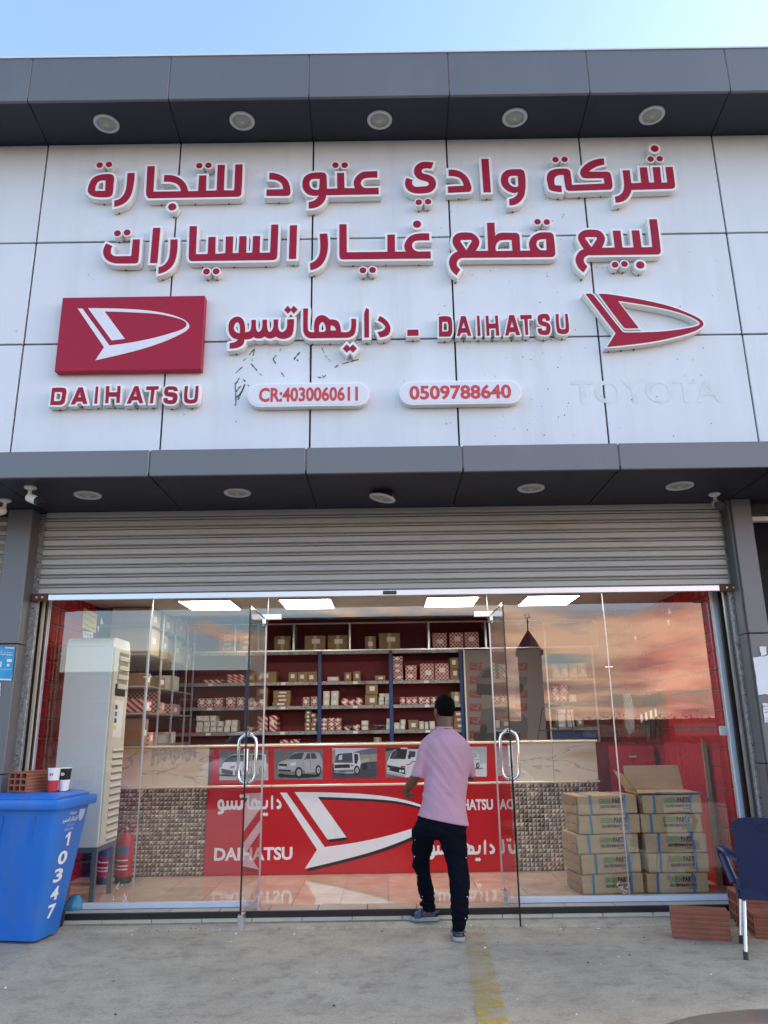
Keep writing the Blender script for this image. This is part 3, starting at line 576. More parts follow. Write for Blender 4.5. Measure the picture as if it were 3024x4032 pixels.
letters(S2, H_, ['1320,98 1440,96 1503,600* 1495,635* 1460,655 350,668 295,700* 275,750* 300,810* 335,850 275,942 200,875* 155,790* 148,720* 175,650* 220,600* 282,570 215,470* 187,390* 210,320* 300,270* 480,268* 560,305* 612,390* 605,460* 565,550 770,548 740,280 860,278 893,548 1070,546 1040,276 1160,275 1197,545 1370,540|295,400 310,380 480,378 490,400 400,545'],
    [(775, 820, 65), (925, 808, 65), (1177, 824, 65)])
AR_NAME = ['610,182 672,180 668,270* 650,330* 600,358* 550,358* 505,338 470,355* 435,355* 403,338 370,355* 330,355* 300,342 270,360* 215,366 205,410* 160,440* 80,450 80,402 130,390* 160,366 110,350* 78,310* 70,250* 85,195* 140,158* 190,170* 218,220* 222,300 265,290* 278,260* 280,188 323,187 325,270* 345,298* 370,280* 380,255* 382,186 425,185 428,270* 448,298* 472,280* 483,250* 485,184 528,183 530,270* 560,300* 595,280* 608,250*|175,310 140,300* 120,270* 125,235* 150,207* 172,235*',
    '615,57 643,90 670,57 706,92 670,130 645,100 617,130 582,95',
    '757,83 802,82 800,270* 815,295* 860,300 858,230* 880,165* 930,143* 975,160* 1000,183 1060,190* 1090,220* 1105,298 1170,297* 1195,270* 1200,178 1243,178 1238,290* 1215,330* 1170,350 820,355 775,330* 757,280|905,298 905,240* 935,205* 960,240* 965,280* 945,298|1010,235 1045,250* 1060,285 1008,285',
    '1157,412 1185,440 1215,412 1250,450 1215,487 1187,460 1157,487 1122,450', '1335,78 1362,92 1362,348 1320,348 1318,130',
    '1463,150 1520,190* 1558,250* 1550,310* 1520,335* 1463,347 1440,298 1490,285* 1512,255* 1495,225* 1442,192']
LAT_NAME = ['352,112 450,112* 470,140* 475,200* 475,260* 455,297 352,298|382,160 430,158 440,185 440,240 430,250 382,252', '557,108 600,107 653,290 622,291 612,261 557,262 548,291 520,292|565,220 598,218 582,160', '707,103 728,103 740,290 712,290',
    '788,105 812,104 818,178 880,176 875,103 900,102 915,287 885,288 882,220 820,222 823,289 797,290', '1008,98 1052,97 1108,283 1075,284 1062,255 1010,256 1000,286 970,288|1017,213 1050,211 1032,152',
    '1110,98 1216,95 1218,130 1178,133 1185,280 1160,281 1148,134 1112,137', '1385,150 1352,150 1345,128 1318,128 1316,155 1370,172* 1390,200* 1390,250* 1370,278* 1310,280* 1280,260* 1275,222 1310,222 1315,242 1350,240 1355,205 1300,188* 1280,170* 1275,110* 1300,90* 1360,88* 1382,110*',
    '1442,88 1468,87 1478,215* 1500,230* 1530,225* 1535,200* 1528,87 1550,86 1565,240* 1545,268* 1490,272* 1455,250*']
S3 = thing('sign_lettering', 'third line of raised letters, Arabic word and DAIHATSU joined by a dash', 'sign', (0, 5.9, 4.8), group='raised lettering on the white wall')
letters(S3, I_, AR_NAME)
for s in LAT_NAME + ['57,234 160,233 162,288 57,290']:
    raised(S3, [to_wall(J_, curve_loop(q)) for q in s.split('|')], rim=0.013)
S4 = thing('sign_lettering', 'raised crimson DAIHATSU letters under the red emblem box', 'sign', (-2.4, 5.9, 4.3), group='raised lettering on the white wall')
for s in ['65,976 185,975* 205,1000* 198,1060* 185,1120* 150,1143 45,1143|90,1015 160,1014 165,1035 155,1090 140,1105 80,1105', '325,970 368,968 412,1132 375,1133 362,1108 305,1110 290,1137 250,1138|320,1068 350,1067 345,1010', '498,962 522,960 510,1128 482,1130',
    '600,957 632,956 628,1018 708,1017 712,955 742,955 732,1122 700,1123 703,1060 625,1062 620,1124 590,1126', '880,958 918,956 965,1125 930,1126 915,1095 855,1097 842,1128 803,1130|870,1060 903,1058 893,1000',
    '998,960 1120,958 1115,990 1078,992 1062,1125 1033,1127 1045,993 995,994', '1308,1005 1270,1005 1262,992 1215,992 1212,1018 1275,1022* 1303,1045* 1298,1100* 1275,1128* 1200,1130* 1170,1110* 1168,1075 1205,1075 1210,1096 1255,1096 1262,1065 1200,1055* 1175,1035* 1180,985* 1205,962* 1280,962* 1303,980*',
    '1380,958 1410,957 1402,1070* 1420,1090* 1465,1088* 1475,1070* 1485,956 1512,955 1502,1095* 1475,1122* 1400,1125* 1372,1100*']:
    raised(S4, [to_wall(K_, curve_loop(q)) for q in s.split('|')], rim=0.016)
EMBLEM = '420,186 760,192* 1000,208* 1200,240* 1350,290* 1415,340* 1415,385* 1350,435* 1150,525* 900,605* 492,702 578,573 318,190 365,190 632,555 850,525* 1050,485* 1250,430* 1360,390* 1395,350* 1375,315* 1300,285* 1150,250* 1000,235* 800,225* 583,218 785,490 653,505'
S5 = thing('emblem_box_sign', 'crimson box sign with a white arrow-like D emblem on its face', 'sign', (-2.2, 5.9, 4.9))
q4 = to_wall(K_, [(170, 76), (1575, 63), (1540, 795), (83, 807)])
xa = (q4[0][0] + q4[3][0]) / 2; xb = (q4[1][0] + q4[2][0]) / 2; zb = (q4[2][1] + q4[3][1]) / 2; zt = (q4[0][1] + q4[1][1]) / 2
g = MB(); g.bbox((xa, FY, zb), (xb, BACK, zt), 0.004); g.build('sign_box', 'sign_red_box', S5)
g = MB(); g.prism([to_wall(K_, curve_loop(EMBLEM))], FY - 0.003, FY - 0.0005, F3); g.build('emblem', 'sign_face_white', S5)
S6 = thing('emblem_sign', 'free-standing raised crimson D emblem with white edges at the right of the wall', 'sign', (2.2, 5.9, 4.8))
raised(S6, [to_wall(L_, curve_loop('273,86 380,90* 520,110* 800,158* 1150,240* 1400,335* 1530,405* 1563,455* 1540,495* 1430,555* 1200,620* 900,680* 375,740 483,570 112,88 180,86* 215,110* 560,545* 590,562 800,560* 1050,550* 1300,520* 1480,483* 1520,455* 1500,420* 1400,365* 1250,310* 1000,250* 750,205* 507,170 765,508 605,510 580,495*'))], 'emblem', rim=0.014)
def pill(label, txt, xl, xr, yl, yr, tl, tr):
    a = atY(*M_(xl, yl), FY); b = atY(*M_(xr, yr), FY); zc = (a.z + b.z) / 2; r = 0.5 * (atY(*M_(435, 175), FY).z - atY(*M_(435, 303), FY).z)
    t = thing('number_sign', label, 'sign', ((a.x + b.x) / 2, 5.9, zc), group='pill shaped number signs')
    def lp(rr): return [(a.x + r + rr * math.cos(math.pi / 2 + math.pi * i / 14), zc + rr * math.sin(math.pi / 2 + math.pi * i / 14)) for i in range(15)] + [(b.x - r + rr * math.cos(-math.pi / 2 + math.pi * i / 14), zc + rr * math.sin(-math.pi / 2 + math.pi * i / 14)) for i in range(15)]
    g = MB(); g.prism([lp(r)], FY, BACK, F3, 0, side_mi=1); g.build('sign_box', ['sign_rim', 'sign_white'], t)
    g = MB(); g.prism([lp(r - 0.014)], FY - 0.003, FY - 0.0005, F3); g.build('sign_face', 'sign_face_white', t)
    p = atY(*M_(tl, yl), FY); q = atY(*M_(tr, yr), FY); g = MB(); text(g, txt, lambda u, v, d: Vector((u, FY - 0.0045, v)), p.x, q.x, zc - r * .62, zc + r * .62, bold=0.032); g.build('number', 'digit_red', t, fixn=False)
pill('pill shaped white sign reading CR:4030060611', 'CR:4030060611', 103, 768, 240, 238, 166, 704)
pill('pill shaped white sign reading 0509788640', '0509788640', 930, 1597, 231, 224, 984, 1538)
# grime left by removed letters, torn film and old screw holes on the panels
W3 = lambda u, v, d: Vector((u, WALL_Y - 0.003, v))
g = MB(); V1 = crop(1512, 850, 3024); p = atY(*V1(815, 805), WALL_Y); q = atY(*V1(1450, 700), WALL_Y)
text(g, 'TOYOTA', W3, p.x, q.x, p.z - 0.02, p.z + 0.20, bold=0.02); part('old_letter_grime', g, 'ghost')
V2 = crop(0, 850, 1512)
rnd = random.Random(11)
g = MB()
def streak(cr, pts, wd):
    P = [atY(*cr(x, y), WALL_Y) for x, y in pts]
    for a, b in zip(P, P[1:]):
        d = (b - a).normalized(); n = Vector((-d.z, 0, d.x)); k = 5
        for i in range(k):
            if rnd.random() < 0.25: continue
            t0, t1 = i / k, (i + 1) / k; w0 = wd * rnd.uniform(0.3, 1.3); w1 = wd * rnd.uniform(0.3, 1.3); y = Vector((0, -0.003, 0))
            g.quad([a + (b - a) * t0 + n * w0 + y, a + (b - a) * t1 + n * w1 + y, a + (b - a) * t1 - n * w1 + y, a + (b - a) * t0 - n * w0 + y])
for pts, wd in (([(1060, 462), (1060, 545)], .004), ([(1065, 470), (1290, 470)], .010), ([(1180, 465), (1180, 540)], .004), ([(1100, 490), (1270, 545)], .003), ([(1015, 820), (1045, 760), (1110, 600)], .005), ([(1100, 580), (1085, 640), (1130, 690)], .004),
    ([(1215, 575), (1180, 620), (1240, 715)], .004), ([(1295, 590), (1270, 620), (1290, 625)], .006), ([(1040, 640), (1100, 575)], .004), ([(1395, 700), (1460, 645), (1550, 620)], .004), ([(1340, 560), (1340, 700)], .004), ([(1020, 725), (1035, 700)], .005),
    ([(1020, 760), (1040, 735)], .006), ([(1018, 790), (1045, 760)], .006), ([(1018, 680), (1050, 650)], .004), ([(1050, 705), (1075, 735)], .005), ([(1355, 690), (1385, 700), (1395, 690)], .004), ([(1545, 520), (1520, 555)], .005), ([(1020, 810), (1015, 700)], .004), ([(1390, 570), (1410, 610), (1430, 630)], .002)):
    streak(V2, pts, wd)
for _ in range(150):
    x = rnd.choice([rnd.uniform(60, 3000), rnd.uniform(2100, 2900), rnd.uniform(1700, 2300)]); y = rnd.uniform(1150, 1720) if rnd.random() < 0.75 else rnd.uniform(780, 1150)
    p = atY(x, y, WALL_Y); r = rnd.uniform(0.002, 0.006)
    g.add([(p.x + r * math.cos(k), WALL_Y - 0.003, p.z + r * math.sin(k)) for k in (0, 1.05, 2.1, 3.15, 4.2, 5.25)], [range(6)])
tag(part('torn_film_and_screw_holes', g, 'scratch'), kind='stuff')

# ================================================================== downlights
def downlight(label, x, y, z, tilt=0.0, r=0.112, group=None):
    p = atZ(x, y, z); t = thing('downlight', label, 'light', (p.x, p.y, z), group=group)
    a = MB(); a.lathe((0, 0, 0), [(r, -0.001), (r, -0.010), (r * 0.94, -0.016), (r * 0.76, -0.012), (r * 0.72, 0.0), (r * 0.72, 0.012)], 28)
    b = MB(); b.lathe((0, 0, 0), [(0.0005, -0.022), (r * 0.3, -0.020), (r * 0.55, -0.012), (r * 0.72, 0.0)], 28)
    c = MB(); c.lathe((0, 0, 0), [(0.0005, -0.0235), (r * 0.16, -0.0225)], 12)
    a.build('ring', 'ring', t, False); b.build('lens', 'lens_grey', t, False); c.build('lamp_chip', 'lens_yellow', t, False)
    if tilt:
        h = MB(); h.lathe((0, 0, 0.0), [(r * 0.86, -0.002), (0.001, -0.0025)], 24); h.xf(Matrix.Rotation(-tilt, 4, 'Y')); h.xf(Matrix.Translation((0, 0, 0.042))); h.build('open_hole', 'joint', t, False)
        s = MB(); s.tube([(r * 0.7, 0.02, 0.06), (r * 0.8, 0.02, -0.006)], 0.006, 6); s.build('spring_clip', 'alu', t, False)
        t.rotation_euler = (0, tilt, 0); t.location.z -= 0.042
k = 3024 / 1659.0; names = ['leftmost', 'second from left', 'middle', 'second from right', 'rightmost']
for nme, (x, y) in zip(names, ((230, 266), (523, 260), (820, 258), (1112, 253), (1408, 248))):
    downlight(f'{nme} of the five round downlights in the upper canopy', x * k, y * k, SOF2, group='upper canopy downlights')
for nme, (x, y) in zip(names, ((190, 1068), (513, 1063), (826, 1064), (1147, 1053), (1468, 1048))):
    downlight(f'{nme} of the five round downlights in the lower canopy' if nme != 'middle' else 'round downlight hanging loose and tilted in the lower canopy', x * k, y * k, SOF1, tilt=0.22 if nme == 'middle' else 0, group='lower canopy downlights')
# ================================================================== security cameras under the lower canopy
def cctv(label, x, y, az, s=1.0):
    p = atZ(x, y, SOF1); t = thing('security_camera', label, 'camera', (p.x, p.y, SOF1), az, group='security cameras under the canopy')
    a = MB(); a.lathe((0, 0, 0), [(0.001, 0), (.048, 0), (.048, -.012), (.03, -.022), (.001, -.024)], 20); a.build('mount_base', 'white_plastic', t, False)
    a = MB(); a.tube([(0, 0, -.015), (0, 0, -.07), (0, -.01, -.085), (0, -.03, -.095)], .014, 10); a.build('arm', 'white_plastic', t, False)
    d = Vector((0, -1, -0.42)).normalized(); c = Vector((0, 0.0, -.09))
    a = MB(); a.tube([c - d * .02, c, c + d * .12, c + d * .135], [.02, .036, .036, .037], 16); a.build('camera_body', 'white_plastic', t, False)
    a = MB(); a.tube([c + d * .118, c + d * .15], [.0385, .0385], 16); b = a.build('visor', 'black_gloss', t, False)
    a = MB(); a.tube([c + d * .149, c + d * .153], [.018, .016], 14); a.build('lens', 'car_glass', t, False)
pcr = crop(0, 1850, 420, 1032.0); s6 = crop(1512, 1700, 3024)
cctv('white bullet camera under the canopy near the left pillar, aimed right', *pcr(295, 165), R(62))
cctv('white bullet camera cut by the left edge of the picture', *pcr(52, 292), R(-70))
cctv('bullet camera with dark lens under the canopy by the right pillar', *s6(1427, 268), R(-12))

# ================================================================== roller shutter
SH = thing('roller_shutter', 'worn grey roller shutter, half rolled up over the shop front', 'shutter', (0, 6.66, 2.6), group='roller shutters')
SX0, SX1 = -3.035, 3.012; z = 2.665; i = 0
while z < 3.44:
    a = MB(); pr = [(6.684, 0), (6.664, .003), (6.655, .010), (6.655, .050), (6.662, .056), (6.681, .058), (6.681, .061), (6.664, .064), (6.660, .072), (6.664, .080), (6.684, .083), (6.684, .0865)]
    if i % 4 == 1: pr = [(y - 0.002, h) for y, h in pr]
    vs = [(x, y, z + h) for x in (SX0, SX1) for y, h in pr]; n = len(pr)
    a.add(vs, [(j, n + j, n + j + 1, j + 1) for j in range(n - 1)]); a.build('slat', 'slat', SH, fixn=False); z += 0.0865; i += 1
a = MB(); a.box((SX0, 6.686, 2.62), (SX1, 6.692, 3.41)); a.build('shutter_backing', 'joint', SH)
a = MB(); a.bbox((SX0 + .09, 6.648, 2.610), (SX1 - .09, 6.676, 2.664), .005); a.build('bottom_bar', 'alu', SH)
for x0, x1 in ((SX0 - .055, SX0 + .088), (SX1 - .088, SX1 + .075)):
    a = MB(); a.bbox((x0, 6.640, 2.605), (x1, 6.672, 2.672), .006); br = a.build('end_bracket', 'rust', SH)
    a = MB()
    for t in (.35, .7): a.lathe((x0 + (x1 - x0) * t, 6.6395, 2.638), [(.001, -.004), (.008, -.003), (.009, .002)], 10, 'Y')
    a.build('bolt', 'alu', br)
a = MB(); a.bbox((-.02, 6.632, 2.622), (.10, 6.6475, 2.652), .005); a.build('lock_latch', 'black_gloss', SH)
for s_ in (-1, 1):
    x0, x1 = (-3.118, -3.045) if s_ < 0 else (3.018, 3.06)
    t = thing('shutter_guide', 'galvanised shutter guide rail on the ' + ('left' if s_ < 0 else 'right') + ' jamb', 'rail', ((x0 + x1) / 2, 6.7, 0), group='shutter guide rails')
    a = MB(); a.bbox((x0, 6.685, 0.02), (x1, 6.73, SOF1 - .004), .004); a.build('channel', 'galv', t)
    a = MB()
    for j in range(7): a.lathe(((x0 + x1) / 2, 6.6845, .5 + j * .41), [(.001, -.005), (.007, -.004), (.008, .002)], 8, 'Y')
    a.build('bolt', 'rust', t)

# ================================================================== glazed shop front
GY = 6.97; GT = 2.78
SF = thing('glass_shopfront', 'fixed glass shop front in a white aluminium frame', 'shop front', (0, GY, FLOOR))
for x0, x1 in ((-3.12, -3.055), (2.965, 3.02)):
    a = MB(); a.bbox((x0, GY - .03, FLOOR), (x1, GY + .03, GT), .003); a.build('frame_post', 'alu_white', SF)
for x0, x1, y0, mt in ((-3.055, -3.035, 6.80, 'tile_edge'), (-3.075, -3.04, 6.87, 'brown_trim'), (3.0, 3.02, 6.78, 'alu'), (2.985, 3.02, 6.86, 'brown_trim')):
    a = MB(); a.box((x0, y0, FLOOR), (x1, y0 + .03, GT)); a.build('jamb_trim', mt, SF)
for s_ in (-1, 1):
    a = MB(); x = -3.121 if s_ < 0 else 3.021; a.box((x, 6.731, 0.02), (x + s_ * .03, 7.0, 3.4)); a.build('jamb_lining', 'brown_trim', SF)
DL, DR = -1.07, 0.93
for x0, x1 in ((-3.055, DL - .0), (DR, 2.965)):
    a = MB(); a.bbox((x0, GY - .028, FLOOR + .001), (x1, GY + .028, FLOOR + .042), .003); a.build('bottom_rail', 'alu_white', SF)
a = MB(); a.bbox((-3.12, GY - .03, GT), (3.02, GY + .03, GT + .05), .003); a.build('top_rail', 'alu_white', SF)
def pane(x0, x1, z0, z1, parent=SF):
    a = MB(); a.quad([(x0 + .002, GY, z0), (x1 - .002, GY, z0), (x1 - .002, GY, z1), (x0 + .002, GY, z1)]); p = a.build('pane', 'glass', parent, fixn=False)
    a = MB()
    for x in (x0, x1): a.box((x - .0045 if x == x1 else x + .0005, GY - .006, z0), (x - .0005 if x == x1 else x + .0045, GY + .006, z1))
    a.build('pane_edge', 'alu', p)
for x0, x1 in ((-3.055, -2.122), (-2.122, DL), (DR, 1.982), (1.982, 2.965)): pane(x0, x1, FLOOR + .042, GT)
pane(DL, DR, 2.475, GT)
for x, z in ((-2.122, 1.96), (1.982, 1.99)):
    a = MB(); a.bbox((x - .035, GY - .012, z), (x + .035, GY + .012, z + .012), .002); a.build('pane_clip', 'patch', SF)
for x, s_ in ((DL, 1), (DR, -1)):
    a = MB(); a.bbox((min(x - s_ * .05, x + s_ * .13), GY - .016, 2.458), (max(x - s_ * .05, x + s_ * .13), GY + .016, 2.512), .003)
    a.bbox((x - .045, GY - .0155, 2.40), (x - .0, GY + .0155, 2.4575), .003) if s_ > 0 else a.bbox((x, GY - .0155, 2.40), (x + .045, GY + .0155, 2.4575), .003)
    a.build('corner_patch', 'patch', SF)
def door(label, x, s_):
    t = thing('glass_door', label, 'door', (x, GY - .01, FLOOR), group='open glass doors')
    y0, y1, z0, z1 = 6.10, 6.94, 0.118, 2.455
    a = MB(); a.quad([(x, y0, z0), (x, y1, z0), (x, y1, z1), (x, y0, z1)]); p = a.build('pane', 'glass', t, fixn=False)
    a = MB(); a.box((x - .006, y0 - .002, z0), (x + .006, y0 + .003, z1)); a.box((x - .006, y0 + .004, z1 - .003), (x + .006, y1, z1)); a.build('dark_edge', 'glass_edge', p)
    a = MB(); a.box((x - .005, y1 - .003, z0), (x + .005, y1 + .001, z1)); a.build('hinge_edge', 'alu', p)
    # hoop handle through the pane near its free edge, one D on each side
    h = MB(); yy = y0 + .075; zc = 1.29; path = []
    for i in range(9): path.append((x + .066 * math.cos(math.pi * i / 8), yy, zc + .115 + .062 * math.sin(math.pi * i / 8)))
    for i in range(9): path.append((x - .066 * math.cos(math.pi * i / 8), yy, zc - .115 - .062 * math.sin(math.pi * i / 8)))
    h.tube(path, .0125, 12, closed=True); hd = h.build('handle', 'chrome', t)
    h = MB(); h.tube([(x - .02, yy, zc + .177), (x + .02, yy, zc + .177)], .017, 10); h.tube([(x - .02, yy, zc - .177), (x + .02, yy, zc - .177)], .017, 10); h.build('handle_boss', 'chrome', hd)
    l_ = MB(); l_.bbox((x - .017, y0 + .002, zc - .09), (x + .017, y0 + .06, zc + .075), .004); l_.build('lock_case', 'patch', t)
    l_ = MB(); l_.bbox((x - .0185, y0 - .004, z0 - .002), (x + .0185, y0 + .12, z0 + .10), .003) if s_ < 0 else l_.bbox((x - .014, y1 - .14, z0 + .0), (x + .014, y1 - .02, z0 + .05), .003)
    l_.build('bottom_patch', 'patch', t)
    l_ = MB(); l_.bbox((x - .015, y1 - .15, z1 - .055), (x + .015, y1, z1 + .002), .003); l_.build('top_patch', 'patch', t)
    l_ = MB(); l_.bbox((x - .015, y1 - .15, z0 - .001 + (0 if s_ < 0 else .052)), (x + .015, y1, z0 + .055 + (0 if s_ < 0 else .052)), .003); l_.build('hinge_patch', 'patch', t)
    l_ = MB(); l_.lathe((x, y1 - .03, FLOOR), [(.018, 0), (.018, .0165)], 12); l_.build('pivot', 'patch', t)
door('left glass door swung open outwards, its hoop handle near the free edge', -1.075, -1)
door('right glass door swung open outwards beside the man in pink', 0.935, 1)
# ------------------------------------------------ step and outside tiles
st = struct('step', MB().box((-3.12, 6.79, -0.02), (3.06, 7.02, FLOOR - .012)), 'grout')
x = -3.1; i = 0
while x < 3.04:
    x1 = min(x + .398, 3.04)
    MB().bbox((x + .002, 6.776, 0.004), (x1 - .002, 6.795, .056), .002).build('riser_tile', 'tile_edge', st)
    MB().bbox((x + .002 + .12, 6.806, FLOOR - .012), (x1 - .002 + .12, 7.0, FLOOR - .0005), .002).build('step_tile', 'tile_out', st) if x1 + .12 < 3.06 else None
    x += .4
MB().bbox((-3.1, 6.768, .058), (3.04, 6.806, FLOOR + .002), .004).build('edge_strip', 'black', st)

# ================================================================== the room behind the glass
RX0, RX1, RY1, RZ = -3.12, 3.03, 10.6, 2.95
fl = struct('floor', MB().box((RX0, 7.0, -.02), (RX1, RY1, FLOOR - .006)), 'grout')
for i in range(16):
    for j in range(4):
        x = RX0 + .01 + i * .4 - .1; y = 7.004 + j * .4
        x0 = max(x + .002, RX0 + .001); x1 = min(x + .398, RX1 - .001)
        if x1 > x0: MB().box((x0, y + .002, FLOOR - .006), (x1, y + .398, FLOOR)).build('floor_tile', 'tile', fl)
MB().box((RX0, 8.606, FLOOR - .006), (RX1, RY1, FLOOR)).build('floor_behind_counter', 'tile', fl)
cl = struct('ceiling', MB().box((RX0 - .1, 9.03, RZ), (RX1 + .1, RY1 + .1, RZ + .05)), 'ceiling')
RZF = 2.80  # front ceiling and step added low so the panels light the counter front
MB().box((RX0 - .1, 7.0, RZF), (RX1 + .1, 9.0, RZF + .05)).build('ceiling_lowered_for_light', 'ceiling', cl); MB().box((RX0 - .1, 9.002, RZF), (RX1 + .1, 9.028, RZ + .05)).build('added_ceiling_step', 'ceiling', cl)
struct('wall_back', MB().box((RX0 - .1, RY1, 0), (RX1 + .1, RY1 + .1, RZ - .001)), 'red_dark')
for nm, x, s_ in (('wall_left', RX0, 1), ('wall_right', RX1, -1)):
    wl = struct(nm, MB().box((x - s_ * .1, 7.0, 0), (x, RY1 - .001, RZ - .001)), 'groove')
    z = FLOOR
    while z < RZ - .02:
        z1 = min(z + .157, RZ - .004)
        MB().bbox((min(x, x + s_ * .018), 7.005, z), (max(x, x + s_ * .018), RY1 - .004, z1), .003).build('slat_board', 'red_wall', wl); z += .17
for px_, py_, nme in ((448, 1300, 'leftmost'), (662, 1298, 'second from left'), (975, 1295, 'second from right'), (1184, 1294, 'rightmost')):
    x = atZ(px_ * 3024 / 1659, py_ * 3024 / 1659, RZF).x
    t = thing('ceiling_panel_light', f'{nme} of the four lit square ceiling panels inside the shop', 'light', (x, 8.17, RZF), group='lit ceiling panels')
    MB().bbox((x - .275, 7.85, RZF - .016), (x + .275, 8.49, RZF - .002), .003).build('frame', 'white_plastic', t)
    MB().box((x - .262, 7.863, RZF - .0185), (x + .262, 8.477, RZF - .0165)).build('diffuser', 'led', t)
# ================================================================== counter
CYF = 8.37; CT = 1.352; CL = 0.954
c5 = crop(900, 2850, 2100); c4 = crop(0, 2950, 1000); c6 = crop(2024, 2900, 3024); c2 = crop(900, 2300, 2100); c1 = crop(0, 2300, 1000); c3 = crop(2000, 2300, 3024); N8 = crop(840, 2850, 1700)
CN = thing('shop_counter', 'long marble and mosaic counter with red printed front behind the glass', 'counter', (-.4, 8.7, FLOOR))
X0, X1, V0, V1_ = -2.99, 2.17, -1.856, 1.258
MB().box((X0 + .01, CYF + .02, FLOOR), (X1 - .01, 8.95, CT - .024)).build('counter_body', 'grout', CN)
MB().bbox((X0, CYF - .03, CT - .022), (X1 + .015, 8.98, CT), .006).build('counter_top', 'marble', CN)
MB().bbox((X0, CYF - .022, CL - .022), (X1 + .01, CYF + .018, CL), .005).build('ledge', 'marble', CN)
for a, b in ((X0, V0), (V1_, X1)):
    n = 2
    for i in range(n):
        MB().bbox((a + (b - a) * i / n + .001, CYF, CL + .002), (a + (b - a) * (i + 1) / n - .001, CYF + .018, CT - .024), .002).build('marble_panel', 'marble', CN)
# mosaic of small pyramids, printed bevel shading put into face colours, cream to brown
M['mosaic_l'] = pm('cream_glaze', (0.76, 0.63, 0.48), 0.3, var=0.35, scale=9)
M['mosaic_m'] = pm('taupe_glaze', (0.42, 0.31, 0.22), 0.3, var=0.35, scale=9)
M['mosaic_d'] = pm('brown_glaze', (0.12, 0.078, 0.052), 0.3, var=0.4, scale=9)
rnd = random.Random(21)
for a, b in ((X0, V0), (V1_, X1)):
    q = MB(); cs = .040; nx = int((b - a) / cs); nz = int((CL - .024 - FLOOR) / cs); cs_x = (b - a) / nx; cs_z = (CL - .024 - FLOOR) / nz
    for i in range(nx):
        for j in range(nz):
            x = a + i * cs_x; z_ = FLOOR + j * cs_z; e = .0012; h = rnd.uniform(.003, .013); y = CYF + .014
            p = [(x + e, y, z_ + e), (x + cs_x - e, y, z_ + e), (x + cs_x - e, y, z_ + cs_z - e), (x + e, y, z_ + cs_z - e), (x + cs_x * rnd.uniform(.35, .65), y - h, z_ + cs_z * rnd.uniform(.35, .65))]
            pal = rnd.choice([(2, 1, 0, 0), (2, 2, 0, 1), (2, 2, 1, 0), (1, 2, 0, 0), (2, 2, 1, 1)])
            for f, mi in zip(((0, 1, 4), (1, 2, 4), (2, 3, 4), (3, 0, 4)), pal): q.add([p[t] for t in f], [(0, 1, 2)], mi)
    tag(q.build('mosaic_tiles', ['mosaic_l', 'mosaic_m', 'mosaic_d'], CN, fixn=False), kind='stuff')
VY = CYF + .006
MB().box((V0, VY, FLOOR + .004), (V1_, CYF + .019, CL - .0225)).build('printed_front', 'poster_red', CN)
MB().box((V0 + .03, VY - .004, CL + .001), (V1_ - .01, CYF + .0185, CT - .0225)).build('printed_band', 'poster_red', CN)
def flat(name, loops_list, mat, y, parent=CN):
    g = MB()
    for loops in loops_list: g.prism(loops, y, y + .0004, F3)
    return g.build(name, mat, parent)
def oncounter(cr, pts, y=VY): return [(p.x, p.z) for p in (atY(*cr(a, b), y) for a, b in pts)]
# big emblem with its black offset shadow
em = [(280 + (x - 318) * .775, 373 + (y - 188) * .81) for x, y in curve_loop(EMBLEM)]
flat('emblem_shadow', [[oncounter(c5, [(x + 10, y + 15) for x, y in em])]], 'vinyl_black', VY - .0014)
flat('emblem', [[oncounter(c5, em)]], 'vinyl_white', VY - .0024)
def remap(specs, src, dst, grow=3.5):
    (a0, b0, a1, b1), (u0, v0, u1, v1) = src, dst; out = []
    for s in specs: out.append([[(u0 + (x - a0) / (a1 - a0) * (u1 - u0), v0 + (y - b0) / (b1 - b0) * (v1 - v0)) for x, y in offset2(curve_loop(q), grow if i == 0 else -grow)] for i, q in enumerate(s.split('|'))])
    return out
idn = lambda x, y: (x, y)
SA = (70, 57, 1558, 487); SL = (352, 87, 1565, 298)
for src, spec, dst, nm in ((SA, AR_NAME, (857, 3127, 1108, 3214), 'arabic_name'), (SA, AR_NAME, (1685, 3303, 1948, 3392), 'arabic_name')):
    flat(nm, [[oncounter(idn, lp) for lp in loops] for loops in remap(spec, src, dst)], 'vinyl_white', VY - .0016)
for (a0, b0, a1, b1) in ((842, 3336, 1152, 3388), (1757, 3147, 1940, 3190)):
    p = atY(a0, b1, VY - .0018); q = atY(a1, b0, VY - .0018); zc_ = [atY((a0 + a1) / 2, v_, VY).z for v_ in (b1, b0)]; g = MB()
    text(g, 'DAIHATSU', lambda u, v, d: Vector((u, VY - .0018, v)), p.x, q.x, zc_[0], zc_[1], 0, .035); g.build('latin_name', 'vinyl_white', CN, fixn=False)
